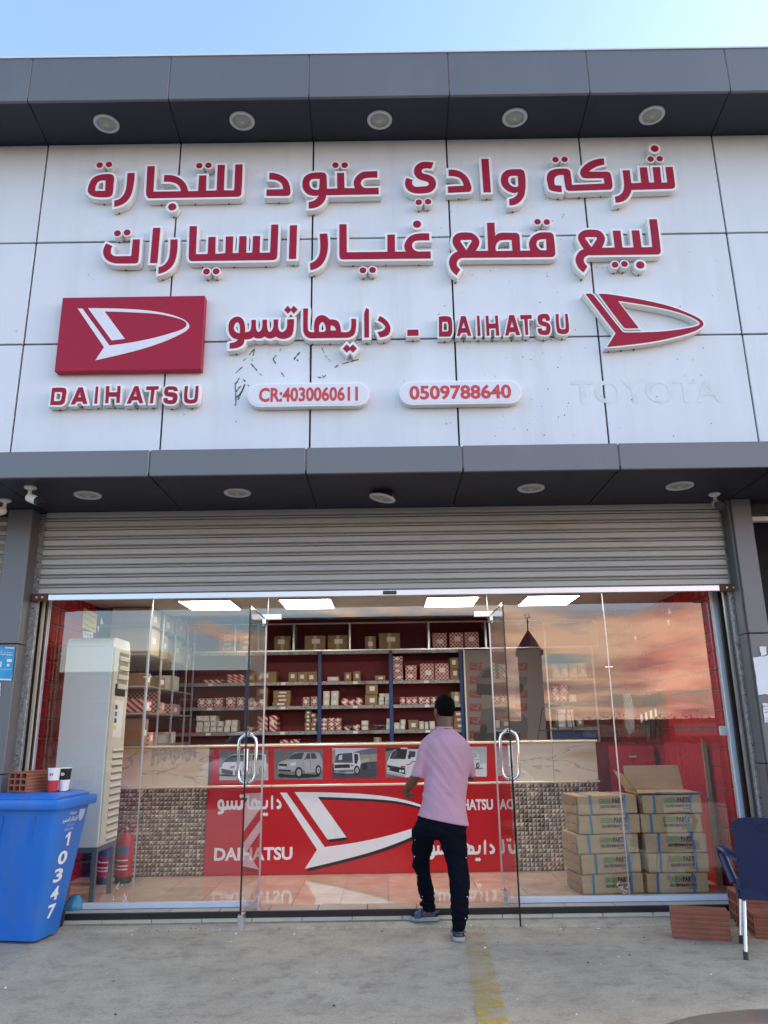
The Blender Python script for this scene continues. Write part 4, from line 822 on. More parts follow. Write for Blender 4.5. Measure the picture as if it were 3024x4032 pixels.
# printed photographs of vehicles
for nm, c in (('p_bg_grey', (.16, .16, .16)), ('p_bg_pale', (.52, .54, .55)), ('p_silver', (.42, .43, .43)), ('p_silver_d', (.20, .205, .21)), ('p_white', (.70, .71, .72)), ('p_dark', (.018, .02, .022)), ('p_glass', (.055, .065, .07)), ('p_sky', (.62, .66, .72)), ('p_hill', (.13, .16, .24)), ('p_field', (.36, .31, .22)), ('p_road', (.055, .06, .085)), ('p_blue', (.06, .09, .17)), ('p_red', (.45, .03, .03)), ('p_garage', (.22, .23, .21))):
    M[nm] = pm(nm, c, 0.25, var=0.08, scale=12)
def ell(cx, cy, rx, ry, n=18): return [(cx + rx * math.cos(2 * math.pi * i / n), cy + ry * math.sin(2 * math.pi * i / n)) for i in range(n)]
def P(s): return curve_loop(s)
def photo(cr, rect, bg, layers, lab):
    """a flat printed picture: one mesh, its tones laid over each other"""
    x0, y0, x1, y1 = rect; ys = VY - .0046; g = MB(); mats = [bg]; g.prism([oncounter(cr, [(x0, y0), (x1, y0), (x1, y1), (x0, y1)])], ys, ys + .0004, F3, 0)
    for i, (mt, pts) in enumerate(layers):
        if mt not in mats: mats.append(mt)
        pts = [(min(max(a, x0), x1), min(max(b, y0), y1)) for a, b in pts]
        g.prism([oncounter(cr, pts)], ys - .00025 * (i + 1), ys - .00025 * (i + 1), F3, mats.index(mt))
    o = g.build('printed_photo', mats, CN); o['label'] = lab
def wheel(cx, cy, rx, ry): return [('p_dark', ell(cx, cy, rx, ry)), ('p_silver', ell(cx + 1, cy, rx * .58, ry * .6)), ('p_silver_d', ell(cx + 1, cy, rx * .2, ry * .22))]
photo(N8, (463, 192, 832, 422), 'p_bg_grey', [('p_silver_d', [(463, 360), (832, 335), (832, 422), (463, 422)]), ('p_dark', ell(650, 395, 165, 16)), ('p_silver', P('488,350 492,318 505,290* 560,270* 600,228* 640,210* 740,206* 795,215* 822,262* 830,330* 815,365 690,372 600,388 500,378')), ('p_silver_d', P('488,350 600,360 690,352 700,372 600,388 500,378')), ('p_silver_d', P('625,214 700,204* 800,212 796,219 640,216')),
    ('p_glass', P('565,270 608,230* 690,219 672,268')), ('p_glass', P('697,266 712,226 734,222 738,267')), ('p_glass', P('745,267 741,222 772,224 788,263')), ('p_white', P('582,302 632,288 622,316 590,322')), ('p_dark', P('500,303 558,306 560,322 500,318')), ('p_dark', P('495,345 590,350 590,362 496,357')), ('p_white', P('512,328 545,329 545,338 512,337')), ('p_silver_d', P('688,262 706,258 708,272 690,273')), ('p_silver_d', P('738,270 742,350 739,350 735,270')), ('p_silver_d', P('688,275 692,350 689,350 685,275'))]
    + wheel(650, 370, 30, 44) + wheel(798, 352, 22, 40) + [('p_dark', ell(520, 392, 26, 16))], 'silver SUV picture')
photo(N8, (904, 185, 1243, 413), 'p_road', [('p_sky', [(904, 185), (1243, 185), (1243, 230), (904, 250)]), ('p_hill', P('1040,225 1100,205* 1180,190* 1243,185 1243,245 1040,250')), ('p_field', [(904, 245), (1243, 228), (1243, 285), (904, 300)]), ('p_field', P('904,205 925,190 930,290 904,300')), ('p_silver', P('1115,272 1180,262 1182,286 1120,302')), ('p_dark', ell(1148, 322, 20, 28)), ('p_white', P('918,372 916,288 935,240 950,225 1055,217 1108,222 1120,300 1110,352 1060,376')), ('p_blue', P('917,296 934,242 950,227 1055,219 1060,296')),
    ('p_glass', P('937,280 951,238 1050,230 1054,276')), ('p_sky', P('950,275 958,238 980,237 978,274')), ('p_dark', P('1072,300 1070,228 1098,231 1102,268 1090,305')), ('p_dark', P('920,310 1036,306 1038,334 920,338')), ('p_silver_d', P('916,350 1065,346 1065,368 918,372')), ('p_red', P('1042,312 1064,310 1064,322 1042,323')), ('p_white', P('926,340 950,339 950,350 926,350')), ('p_blue', P('962,358 996,357 996,370 962,371'))] + wheel(1090, 352, 22, 36) + [('p_dark', ell(980, 384, 22, 9))], 'white and blue tipper truck picture')
photo(N8, (1308, 180, 1690, 408), 'p_garage', [('p_dark', [(1308, 180), (1690, 180), (1690, 190), (1400, 196), (1308, 210)]), ('p_white', [(1420, 182), (1470, 180), (1475, 190), (1425, 192)]), ('p_bg_grey', [(1308, 350), (1690, 380), (1690, 408), (1308, 408)]), ('p_white', P('1318,378 1318,295 1345,235 1375,198 1470,190 1690,196 1690,400 1452,407')), ('p_dark', P('1340,266 1376,204* 1474,194 1460,268')), ('p_glass', P('1350,258 1378,210 1400,208 1385,258')), ('p_glass', P('1484,256 1486,206 1536,210 1532,252')), ('p_dark', P('1478,234 1496,232 1498,266 1480,266')), ('p_dark', P('1320,312 1456,336 1458,384 1326,352')),
    ('p_white', ell(1420, 358, 9, 11)), ('p_white', ell(1440, 360, 9, 11)), ('p_white', ell(1332, 340, 6, 9)), ('p_red', P('1462,310 1490,304 1510,284 1690,278 1690,284 1512,290 1494,310 1462,316')), ('p_red', P('1425,318 1458,322 1458,334 1425,330')), ('p_silver', P('1322,362 1456,392 1452,407 1324,376')), ('p_dark', ell(1560, 396, 34, 20))], 'white cab-over truck picture')
photo(N8, (47, 198, 417, 428), 'p_silver_d', [('p_bg_pale', [(47, 330), (417, 300), (417, 428), (47, 428)]), ('p_dark', ell(130, 390, 90, 10)), ('p_white', P('62,375 62,330 85,288* 130,242* 200,228* 330,226* 400,232 405,350 320,380 160,392')), ('p_dark', P('72,292 132,246* 190,240 180,288')), ('p_glass', P('200,286 205,238 285,236 288,282')), ('p_glass', P('298,280 296,236 370,236 380,276')), ('p_dark', P('62,340 150,356 148,388 64,374')), ('p_silver_d', P('128,322 168,316 160,336 130,338')), ('p_silver', P('290,238 294,370 291,370 287,238'))] + wheel(190, 372, 24, 30) + wheel(366, 348, 20, 34), 'white van picture')
photo(c5, (1170, 125, 1405, 287), 'p_bg_pale', [('p_white', [(1170, 235), (1405, 215), (1405, 287), (1170, 287)]), ('p_silver_d', ell(1330, 243, 60, 5)), ('p_white', P('1170,155 1300,150* 1350,152 1362,168 1368,205 1362,228 1170,246')), ('p_glass', P('1300,160 1345,158 1352,180 1302,186')), ('p_bg_pale', P('1302,162 1343,160 1350,178 1304,184')), ('p_silver', P('1290,196 1368,190 1368,194 1290,200'))] + wheel(1356, 226, 10, 15), 'rear half of a white van picture')

# ================================================================== back shelving
YS = 10.2; ZC, Z1_, Z2_, Z3_, Z4_ = 2.499, 2.096, 1.791, 1.478, 1.17
BS = thing('metal_shelving', 'blue and galvanised shelving on the red back wall behind the counter', 'shelving', (-.4, 10.4, FLOOR), group='shelving in the shop')
upx = [atY(*c2(x, 600), YS).x for x in (-300, 100, 495, 885, 1272)]
for x in upx: MB().bbox((x - .024, YS - .004, FLOOR), (x + .024, YS + .03, 2.49), .003).build('upright', 'shelf_blue', BS)
for z_ in (Z1_, Z2_, Z3_, Z4_, 2.487):
    for a, b in zip(upx, upx[1:]):
        sh = MB().bbox((a + .026, YS, z_ - .046), (b - .026, YS + .016, z_ - .001), .003).build('shelf_beam', 'galv', BS)
        MB().box((a + .026, YS + .017, z_ - .012), (b - .026, RY1 - .004, z_ - .002)).build('shelf_board', 'galv', BS)
        if z_ < 2.4: MB().box(((a + b) / 2 - .03, YS - .002, z_ - .040), ((a + b) / 2 + .03, YS - .0005, z_ - .008)).build('price_card', 'paper', sh)
CB = thing('wall_cabinet', 'long open aluminium framed cabinet above the back shelving', 'shelving', (-.4, 10.4, 2.5), group='shelving in the shop')
cx0 = atY(*c2(-330, 300), YS).x; cx1 = atY(*c2(2010, 300), YS).x
for z_ in (ZC - .006, 2.845): MB().box((cx0, YS - .012, z_ - .010), (cx1, YS + .012, z_ + .006)).build('frame_rail', 'alu', CB)
MB().box((cx0, YS + .013, ZC - .012), (cx1, RY1 - .002, ZC - .004)).build('cabinet_floor', 'alu', CB)
for x in (-320, 38, 355, 660, 1090, 1400, 1720, 2005):
    p = atY(*c2(x, 300), YS); MB().box((p.x - .012, YS - .013, ZC), (p.x + .012, YS + .35, 2.838)).build('divider', 'alu', CB)
# right hand shelves beyond the poster
RS = thing('metal_shelving', 'short shelving bay at the back right beyond the poster panel', 'shelving', (2.4, 10.4, FLOOR), group='shelving in the shop')
rx = [atY(*c2(x, 500), YS).x for x in (1735, 1990)]
for x in rx: MB().bbox((x - .012, YS, FLOOR), (x + .012, YS + .03, 2.48), .003).build('upright', 'alu', RS)
for z_ in (Z1_, Z2_, Z3_, Z4_): MB().bbox((rx[0] + .013, YS, z_ - .04), (rx[1] - .013, RY1 - .004, z_ - .001), .003).build('shelf_board', 'galv', RS)
MB().box((rx[0] + .03, YS + .05, 1.17), (rx[1] - .03, YS + .06, 1.44)).build('blue_panel', 'shelf_blue', RS)

# cartons on the shelves
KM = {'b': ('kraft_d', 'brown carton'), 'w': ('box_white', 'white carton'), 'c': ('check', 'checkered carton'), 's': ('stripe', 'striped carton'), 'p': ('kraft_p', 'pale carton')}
ORD = ['first', 'second', 'third', 'fourth', 'fifth', 'sixth', 'seventh', 'eighth', 'ninth', 'tenth', 'eleventh', 'twelfth']
crnd = random.Random(77)
def carton(x0, x1, y0, y1, z0, z1, kind, label, group, rz=None, face='-Y'):
    w_, d_, h_ = x1 - x0, y1 - y0, z1 - z0; q = MB(); q.bbox((-w_ / 2, -d_ / 2, 0), (w_ / 2, d_ / 2, h_), .004)
    o = q.build('carton', KM[kind][0]); o.location = ((x0 + x1) / 2, (y0 + y1) / 2, z0); o.rotation_euler = (0, 0, crnd.uniform(-.05, .05) if rz is None else rz); tag(o, label, 'box', group)
    if min(w_, h_) > .045:
        lw, lh = min(.11, (w_ if face == '-Y' else d_) * .42), min(.06, h_ * .42); s = MB(); u = crnd.uniform(-.08, .08) * w_; v = h_ * crnd.uniform(.42, .62)
        if face == '-Y': s.box((u - lw / 2, -d_ / 2 - .0015, v - lh / 2), (u + lw / 2, -d_ / 2 - .0003, v + lh / 2))
        else: s.box((w_ / 2 + .0003, -lw / 2, v - lh / 2), (w_ / 2 + .0015, lw / 2, v + lh / 2))
        s.build('shipping_label', 'paper', o, False)
        if kind == 'b' and h_ > .14 and face == '-Y':
            s = MB(); s.box((-.02, -d_ / 2 - .0008, 0.002), (.02, -d_ / 2 - .0003, h_ - .002)); s.build('tape', 'kraft_p', o, False)
    return o
rows = {ZC: ('top cabinet', 355), Z1_: ('upper shelf', 525), Z2_: ('middle shelf', 657), Z3_: ('lower shelf', 795), Z4_: ('lowest shelf', 925)}
spec = [  # shelf height, kind, left, right, top, boxes in the stack
    (ZC, 'b', -69, 30, 258, 4), (ZC, 'b', 48, 118, 262, 3), (ZC, 'b', 240, 330, 277, 1), (ZC, 'b', 407, 523, 278, 1), (ZC, 'b', 537, 650, 276, 1), (ZC, 'b', 747, 808, 285, 1), (ZC, 'b', 823, 942, 268, 1), (ZC, 'c', 1118, 1200, 272, 1), (ZC, 'c', 1213, 1290, 272, 1), (ZC, 'c', 1300, 1380, 270, 1),
    (Z1_, 's', -140, -36, 508, 1), (Z1_, 's', -15, 89, 483, 3), (Z1_, 'b', 125, 258, 470, 1), (Z1_, 'b', 323, 373, 475, 1), (Z1_, 'b', 375, 428, 475, 1), (Z1_, 'b', 429, 483, 474, 1), (Z1_, 'w', 537, 600, 502, 1), (Z1_, 'b', 630, 670, 480, 1), (Z1_, 'b', 678, 720, 474, 1), (Z1_, 'b', 795, 853, 498, 1), (Z1_, 'c', 893, 950, 400, 4), (Z1_, 'c', 966, 1030, 447, 2), (Z1_, 'c', 1045, 1123, 440, 1), (Z1_, 'c', 1127, 1205, 440, 1), (Z1_, 'b', 1212, 1262, 412, 2),
    (Z2_, 'c', -172, -128, 612, 1), (Z2_, 'c', -125, -80, 612, 1), (Z2_, 'c', -78, -30, 610, 1), (Z2_, 'c', -15, 38, 608, 1), (Z2_, 'c', 42, 89, 608, 1), (Z2_, 'w', 115, 145, 612, 3), (Z2_, 'b', 150, 210, 560, 2), (Z2_, 'b', 240, 335, 578, 4), (Z2_, 'c', 405, 443, 612, 1), (Z2_, 'c', 446, 484, 610, 1), (Z2_, 'w', 517, 553, 584, 2), (Z2_, 'w', 557, 598, 584, 2), (Z2_, 's', 613, 652, 623, 1), (Z2_, 's', 655, 687, 630, 1), (Z2_, 's', 690, 727, 620, 1), (Z2_, 'b', 745, 813, 548, 2), (Z2_, 'w', 817, 848, 600, 3), (Z2_, 'w', 850, 879, 600, 3),
    (Z2_, 'c', 932, 963, 620, 1), (Z2_, 'c', 965, 996, 621, 1), (Z2_, 'c', 998, 1029, 620, 1), (Z2_, 'c', 1031, 1062, 620, 1), (Z2_, 'c', 1064, 1095, 621, 1), (Z2_, 'c', 1097, 1130, 620, 1), (Z2_, 'b', 1210, 1265, 597, 1),
    (Z3_, 'w', -172, -135, 712, 3), (Z3_, 'w', -132, -97, 712, 3), (Z3_, 'w', -94, -60, 712, 3), (Z3_, 'w', -57, -22, 740, 2), (Z3_, 'w', -18, 15, 735, 2), (Z3_, 'w', 18, 52, 735, 2), (Z3_, 's', 160, 215, 717, 1), (Z3_, 's', 225, 268, 715, 1), (Z3_, 'b', 415, 447, 691, 5), (Z3_, 'b', 450, 482, 708, 4), (Z3_, 'c', 503, 540, 732, 3), (Z3_, 'c', 543, 578, 732, 3), (Z3_, 'c', 581, 615, 732, 3), (Z3_, 's', 630, 665, 778, 1), (Z3_, 's', 680, 715, 768, 1), (Z3_, 'w', 722, 760, 748, 2), (Z3_, 'w', 858, 882, 738, 2),
    (Z3_, 'w', 897, 930, 760, 1), (Z3_, 'w', 932, 960, 745, 2), (Z3_, 'b', 975, 1030, 748, 1), (Z3_, 'w', 1035, 1060, 755, 1), (Z3_, 'w', 1064, 1085, 758, 1), (Z3_, 'w', 1090, 1120, 755, 1), (Z3_, 'b', 1222, 1278, 707, 3),
    (Z4_, 's', 287, 333, 843, 1), (Z4_, 's', 337, 390, 842, 1), (Z4_, 'b', 787, 830, 838, 1),
    (Z1_, 'p', 1770, 1815, 450, 1), (Z1_, 'p', 1820, 1862, 450, 1), (Z1_, 'p', 1866, 1910, 450, 1), (Z1_, 'p', 1914, 1962, 450, 1), (Z2_, 'c', 1770, 1800, 575, 2), (Z2_, 'c', 1806, 1848, 572, 2), (Z2_, 'w', 1858, 1896, 618, 1), (Z3_, 'w', 1780, 1828, 704, 4), (Z3_, 'w', 1836, 1872, 706, 4), (Z3_, 'b', 1885, 1925, 750, 1)]
def bay(x):
    return 'far left bay' if x < 100 else 'left bay' if x < 495 else 'middle bay' if x < 885 else 'right bay' if x < 1400 else 'bay past poster'
cnt = {}
for z_, kd, a, b, top, n in spec: cnt[(z_, kd, bay(a))] = cnt.get((z_, kd, bay(a)), 0) + 1
seen = {}
for z_, kd, a, b, top, n in spec:
    key = (z_, kd, bay(a)); i = seen.get(key, 0); seen[key] = i + 1
    pa = atY(*c2(a, 600), YS + .03); pb = atY(*c2(b, 600), YS + .03); by = rows[z_][1]; h = (by - top) * 1200 / 1659 * YS / FPX / .985
    for j in range(n):
        lab = KM[kd][1] + (f', {ORD[i]} of its kind' if cnt[key] > 1 else '') + f', {rows[z_][0]}, {bay(a)}'
        if n > 1: lab += ', ' + ('bottom' if j == 0 else 'top' if j == n - 1 else ORD[j] + ' up') + ' of stack'
        dx = crnd.uniform(-.006, .006) if n > 1 else 0
        carton(pa.x + .002 + dx, pb.x - .002 + dx, YS + .03 + crnd.uniform(0, .03), YS + .03 + crnd.uniform(.2, .3), z_ + h * j / n + (.0008 if j else 0.0005), z_ + h * (j + 1) / n, kd, lab, 'cartons on the back shelves')
# loose clutter on the lower shelf
for k_, (x, lab) in enumerate(((650, 'small heap of bagged grey parts on the lower shelf of the middle bay'), (820, 'flat pile of grey gaskets on the lower shelf near the right upright'))):
    p = atY(*c2(x, 600), YS + .08); g = MB(); rr = random.Random(k_)
    for _ in range(14):
        a = rr.uniform(0, 6.28); cxx = p.x + rr.uniform(-.09, .09); zz = Z3_ + rr.uniform(.004, .05); m = Matrix.Translation((cxx, YS + .1 + rr.uniform(-.04, .04), zz)) @ Matrix.Rotation(a, 4, 'Z') @ Matrix.Rotation(rr.uniform(-.3, .3), 4, 'X')
        s = MB(); s.bbox((-.05, -.02, 0), (.05, .02, .012), .004); s.xf(m); g.add(s.v, s.f)
    tag(g.build('parts_heap', 'steel_grey'), lab, 'parts')
# left wall shelving with larger cartons
LX = -2.52
LS = thing('wall_shelving', 'aluminium shelving along the left wall stacked with large cartons', 'shelving', (-2.8, 9.2, FLOOR), group='shelving in the shop')
for y in (8.2, 8.7, 9.23, 9.82, 10.17): MB().bbox((LX, y - .012, CT - .2), (LX + .02, y + .012, 2.79), .002).build('upright', 'alu', LS)
for z_ in (2.60, 2.295, 1.965, 1.69, 1.36): MB().bbox((RX0 + .02, 8.2, z_ - .02), (LX + .015, 10.17, z_ - .001), .003).build('shelf_board', 'alu', LS)
lrow = {2.60: 'top shelf', 2.295: 'second shelf', 1.965: 'third shelf', 1.69: 'fourth shelf', 1.36: 'bottom shelf'}
for z_, kd, ya, yb, h, nth in ((2.60, 'p', 8.25, 8.66, .19, 1), (2.60, 'p', 8.74, 9.2, .185, 2), (2.60, 'p', 9.27, 9.78, .25, 3), (2.295, 'p', 8.24, 8.67, .29, 1), (2.295, 'p', 8.74, 9.02, .26, 2), (2.295, 'p', 9.27, 9.6, .27, 3), (2.295, 'p', 9.85, 10.14, .24, 4),
    (1.965, 'b', 8.26, 8.42, .13, 1), (1.965, 'b', 8.76, 8.98, .12, 2), (1.965, 'w', 9.28, 9.6, .17, 1), (1.69, 's', 8.25, 8.5, .14, 1), (1.69, 'c', 8.73, 8.83, .24, 1), (1.69, 'c', 8.86, 9.02, .12, 2), (1.69, 'c', 9.28, 9.7, .12, 3), (1.36, 'b', 8.26, 8.44, .27, 1), (1.36, 'c', 8.5, 8.66, .13, 1), (1.36, 'w', 9.27, 9.4, .1, 1), (1.36, 'w', 9.46, 9.56, .13, 2)):
    carton(LX - .42, LX - .01, ya, yb, z_ + .0005, z_ + h, kd, f'{KM[kd][1]}, {ORD[nth - 1]} of its kind from the front, {lrow[z_]}, left wall shelving', 'cartons on the left wall shelving', face='X')
# ================================================================== poster panel with trucks beside the shelves
PP = thing('poster_stand', 'tall pale poster stand with red emblems and grey trucks beside the back shelves', 'poster', (1.5, 10.15, FLOOR))
pa = atY(*c2(1286, 600), 10.12); pb = atY(*c2(1716, 600), 10.12); pz = atY(*c2(1400, 358), 10.12).z
M['pp'] = pm('pale_poster', (.20, .175, .175), .45, var=.05); M['pp_red'] = pm('faded_red_print', (.24, .045, .04), .45); M['pp_d'] = pm('poster_dark', (.03, .028, .03), .4); M['pp_g'] = pm('poster_grey', (.10, .095, .10), .4)
MB().box((pa.x + .02, 10.12, FLOOR), (pb.x, 10.14, pz)).build('panel', 'pp', PP)
MB().box((pa.x, 10.10, FLOOR), (pa.x + .018, 10.145, pz)).build('white_edge', 'white_plastic', PP)
def onp(pts, y=10.118): return [(p.x, p.z) for p in (atY(*c2(a, b), y) for a, b in pts)]
mir = [(-(x - 318) / 1100.0, (y - 188) / 520.0) for x, y in curve_loop(EMBLEM)]
for i in range(6):
    y = 428 + i * 74
    for x in (1312, 1560):
        MB().prism([onp([(x, y), (x + 66, y), (x + 66, y + 42), (x, y + 42)])], 10.1185, 10.1195, F3).build('emblem_square', 'pp_red', PP)
        MB().prism([onp([(x + 60 + u * 54, y + 5 + v * 30) for u, v in mir], 10.1175)], 10.1165, 10.1175, F3).build('emblem', 'pp', PP)
def pshape(nm, s, mt, lay): MB().prism([onp(curve_loop(s))], 10.1165 - .001 * lay, 10.1175 - .001 * lay, F3).build(nm, mt, PP)
pshape('truck_print', '1348,530 1355,500* 1395,455* 1500,450 1512,505 1620,502 1622,540 1600,575 1440,600 1360,600', 'pp_g', 1); pshape('truck_front_print', '1348,540 1440,545 1450,605 1350,602', 'pp_d', 2); pshape('truck_window_print', '1372,510 1398,468 1450,462 1445,512', 'pp_d', 2)
MB().prism([onp(ell(1585, 565, 22, 24))], 10.1135, 10.1145, F3).build('wheel_print', 'pp_d', PP)
pshape('van_print', '1372,680 1500,668* 1560,678* 1625,740* 1622,830 1372,818', 'pp_g', 1); pshape('van_window_print', '1480,690 1545,688* 1590,735 1490,740', 'pp_d', 2)
MB().prism([onp(ell(1388, 790, 20, 28))], 10.1135, 10.1145, F3).build('wheel_print', 'pp_d', PP)

# ================================================================== tall white air conditioner on its stand
AC = thing('air_conditioner', 'tall ivory floor-standing cooler cabinet on a steel stand behind the left window', 'cooler', (-2.72, 7.38, FLOOR))
ax0, ax1, ay0, ay1, az0, az1 = -2.935, -2.512, 7.14, 7.62, .545, 2.345
q = MB(); prf = []
for i in range(7): t = math.pi / 2 * i / 6; prf.append((ay0 + .07 - .07 * math.sin(t) if i else ay0 + .07, az1 - .07 + .07 * math.cos(t)))
prf = [(ay1 - .07, az1), (ay0 + .07, az1)] + [(ay0 + .07 - .07 * math.sin(math.pi / 2 * i / 6), az1 - .07 + .07 * math.cos(math.pi / 2 * i / 6)) for i in range(1, 7)] + [(ay0, az0), (ay1, az0)] + [(ay1 - .07 + .07 * math.cos(math.pi / 2 * i / 6), az1 - .07 + .07 * math.sin(math.pi / 2 * i / 6)) for i in range(0, 6)]
q.prism([prf], ax0, ax1, lambda u, v, d: Vector((d, u, v)), 0, back=True); q.build('cabinet', 'ac_white', AC)
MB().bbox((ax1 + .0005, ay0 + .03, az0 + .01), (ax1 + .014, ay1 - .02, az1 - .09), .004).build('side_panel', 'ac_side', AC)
q = MB(); q.box((ax0, ay0 - .0015, az1 - .085), (ax1, ay0 - .0002, az1 - .081)); q.box((ax0, ay0 - .0015, az0 + .35), (ax1, ay0 - .0002, az0 + .352)); q.build('seam', 'ac_side', AC)
for i in range(13):
    z_ = az0 + .05 + i * .062; q = MB(); q.add([(ax1 + .0145, ay0 + .16, z_), (ax1 + .0145, ay1 - .03, z_), (ax1 + .022, ay1 - .03, z_ - .006), (ax1 + .022, ay0 + .16, z_ - .006), (ax1 + .0145, ay0 + .16, z_ + .012), (ax1 + .0145, ay1 - .03, z_ + .012)], [(0, 1, 2, 3), (4, 5, 2, 3), (0, 4, 3), (1, 2, 5)]); q.build('louvre', 'ac_side', AC); MB().box((ax1 + .0142, ay0 + .165, z_ - .026), (ax1 + .0152, ay1 - .035, z_ - .008)).build('louvre_slot', 'ac_dark', AC)
for i in range(4):
    z_ = az1 - .16 - i * .085; q = MB(); q.bbox((ax1 + .0145, ay0 + .14, z_ - .045), (ax1 + .03, ay1 - .06, z_), .006); q.build('air_vent', 'ac_side', AC); q = MB(); q.box((ax1 + .0145, ay0 + .15, z_ + .004), (ax1 + .018, ay1 - .07, z_ + .034)); q.build('vent_slot', 'ac_dark', AC)
MB().bbox((ax1 + .0145, ay0 + .10, 1.82), (ax1 + .017, ay1 - .10, 1.93), .002).build('display', 'black_gloss', AC)
MB().bbox((ax1 + .0145, ay0 + .12, 1.45), (ax1 + .0155, ay1 - .12, 1.78), .0004).build('data_plate', 'paper', AC)
for i, mt in enumerate(('ink', 'bin_blue', 'ink', 'yellow_paper')): MB().box((ax1 + .0157, ay0 + .14, 1.70 - i * .06), (ax1 + .0162, ay0 + .2, 1.74 - i * .06)).build('pictogram', mt, AC)
for x in (ax0 + .02, ax1 - .02):
    for y in (ay0 + .02, ay1 - .02):
        MB().box((x - .02, y - .02, FLOOR + .001), (x + .02, y + .02, .50)).build('stand_leg', 'steel_grey', AC)
MB().box((ax0 - .003, ay0 - .003, .502), (ax1 + .003, ay1 + .003, .543)).build('stand_frame', 'steel_grey', AC)
q = MB(); q.tube([(ax0, ay1, .36), (ax1, ay1 - .4, .42)], .008, 6); q.build('stand_brace', 'steel_grey', AC)
tag(MB().bbox((-2.60, 7.06, FLOOR + .001), (-2.52, 7.12, FLOOR + .012), .004).build('crumpled_tissue', 'paper'), 'crumpled white tissue on the floor by the cooler stand', 'litter')
# fire extinguishers
def extinguisher(label, x, y, s):
    t = thing('fire_extinguisher', label, 'extinguisher', (x, y, FLOOR), group='fire extinguishers')
    MB().lathe((0, 0, 0), [(.001, .001), (.07 * s, .001), (.078 * s, .01), (.078 * s, .06)], 22).build('base_band', 'black', t, False)
    MB().lathe((0, 0, 0), [(.077 * s, .06), (.077 * s, .36 * s), (.07 * s, .40 * s), (.045 * s, .435 * s), (.022, .45 * s), (.022, .47 * s), (.001, .47 * s)], 22).build('cylinder', 'ext_red', t, False)
    lb = MB()
    n = 9
    for i in range(n):
        a0, a1 = R(-150 + 100 * i / n), R(-150 + 100 * (i + 1) / n); r = .0775 * s
        lb.add([(r * math.cos(a0), r * math.sin(a0), .26 * s), (r * math.cos(a1), r * math.sin(a1), .26 * s), (r * math.cos(a1), r * math.sin(a1), .33 * s), (r * math.cos(a0), r * math.sin(a0), .33 * s)], [(0, 1, 2, 3)], 0)
        for z_ in (.12, .15, .20):
            lb.add([(r * math.cos(a0), r * math.sin(a0), z_ * s), (r * math.cos(a1), r * math.sin(a1), z_ * s), (r * math.cos(a1), r * math.sin(a1), (z_ + .012) * s), (r * math.cos(a0), r * math.sin(a0), (z_ + .012) * s)], [(0, 1, 2, 3)], 1)
    lb.build('label', ['blue_label', 'paper'], t, False)
    q = MB(); q.lathe((0, 0, 0), [(.03, .47 * s), (.03, .50 * s), (.012, .51 * s)], 12); q.build('valve', 'chrome', t, False)
    q = MB(); q.tube([(0, 0, .50 * s), (.05, -.02, .53 * s), (.11, -.03, .55 * s)], .008, 6); q.tube([(0, 0, .49 * s), (.05, -.02, .50 * s), (.10, -.03, .50 * s)], .008, 6); q.build('lever', 'ext_red', t, False)
    q = MB(); q.tube([(-.02, 0, .49 * s), (-.07, .01, .47 * s), (-.092, .01, .40 * s), (-.09, .01, .15)], .009, 8); q.build('hose', 'black', t, False)
extinguisher('red fire extinguisher with blue label, nearer the counter', -2.57, 8.10, 1.0)
extinguisher('red fire extinguisher half hidden behind the cooler stand leg', -2.74, 8.06, .95)

# ================================================================== printed cartons by the right window
def gp_carton(label, x, y, z_, w_, d_, h_, rz, txt=True):
    t = thing('carton', label, 'box', (x, y, z_), rz, 'printed cartons stacked by the right window')
    q = MB(); q.bbox((-w_ / 2, -d_ / 2, 0), (w_ / 2, d_ / 2, h_), .008)
    rr = random.Random(hash((round(x, 2), round(z_, 2))) % 1000)
    q.v = [v + Vector((rr.uniform(-.008, .006), rr.uniform(-.002, .008), rr.uniform(-.007, .0))) if v.z > .01 else v for v in q.v]
    q.build('box', 'kraft', t, False)
    fy = -d_ / 2 - .0052
    if txt:
        q = MB(); f = lambda u, v, d: Vector((u, fy, v)); u0 = -w_ * .06
        text(q, 'GREEN', f, u0 - .045, u0 + .068, h_ * .56, h_ * .84, 0, .02); text(q, 'PARTS', f, u0 + .076, u0 + .19, h_ * .56, h_ * .84, 1, .04)
        text(q, 'HIGH PERFORMANCE PARTS', f, u0 - .038, u0 + .19, h_ * .32, h_ * .48, 1, .03); text(q, 'MADE IN JAPAN', f, u0 + .12, u0 + .19, h_ * .20, h_ * .27, 1, .025)
        q.build('printing', ['green_ink', 'ink'], t, False, False)
    sx = (-w_ * .30 + rr.uniform(-.02, .02), w_ * .27 + rr.uniform(-.02, .02))
    for x_ in sx:
        q = MB(); k_ = rr.uniform(-.012, .012); q.add([(x_ - .009, fy - .0008, .001), (x_ + .009, fy - .0008, .001), (x_ + .009 + k_, fy - .0008, h_ + .002), (x_ - .009 + k_, fy - .0008, h_ + .002), (x_ + .009 + k_, d_ / 2, h_ + .002), (x_ - .009 + k_, d_ / 2, h_ + .002)], [(0, 1, 2, 3), (3, 2, 4, 5)]); q.build('strap', 'strap', t, False)
    q = MB(); q.box((-w_ / 2 - .0065, -.05, h_ * .3), (-w_ / 2 - .0052, .04, h_ * .8)); q.build('side_label', 'paper', t, False)
    q = MB(); q.box((-w_ / 2 - .014, -d_ / 2 + .01, h_ * .08), (-w_ / 2 - .0075, d_ / 2 - .01, h_ * .47)); q.box((-w_ / 2 - .014, -d_ / 2 + .01, h_ * .52), (-w_ / 2 - .0075, d_ / 2 - .01, h_ * .95)); q.build('end_flap', 'kraft_d', t, False)
lv = ['bottom', 'second', 'middle', 'fourth', 'top']
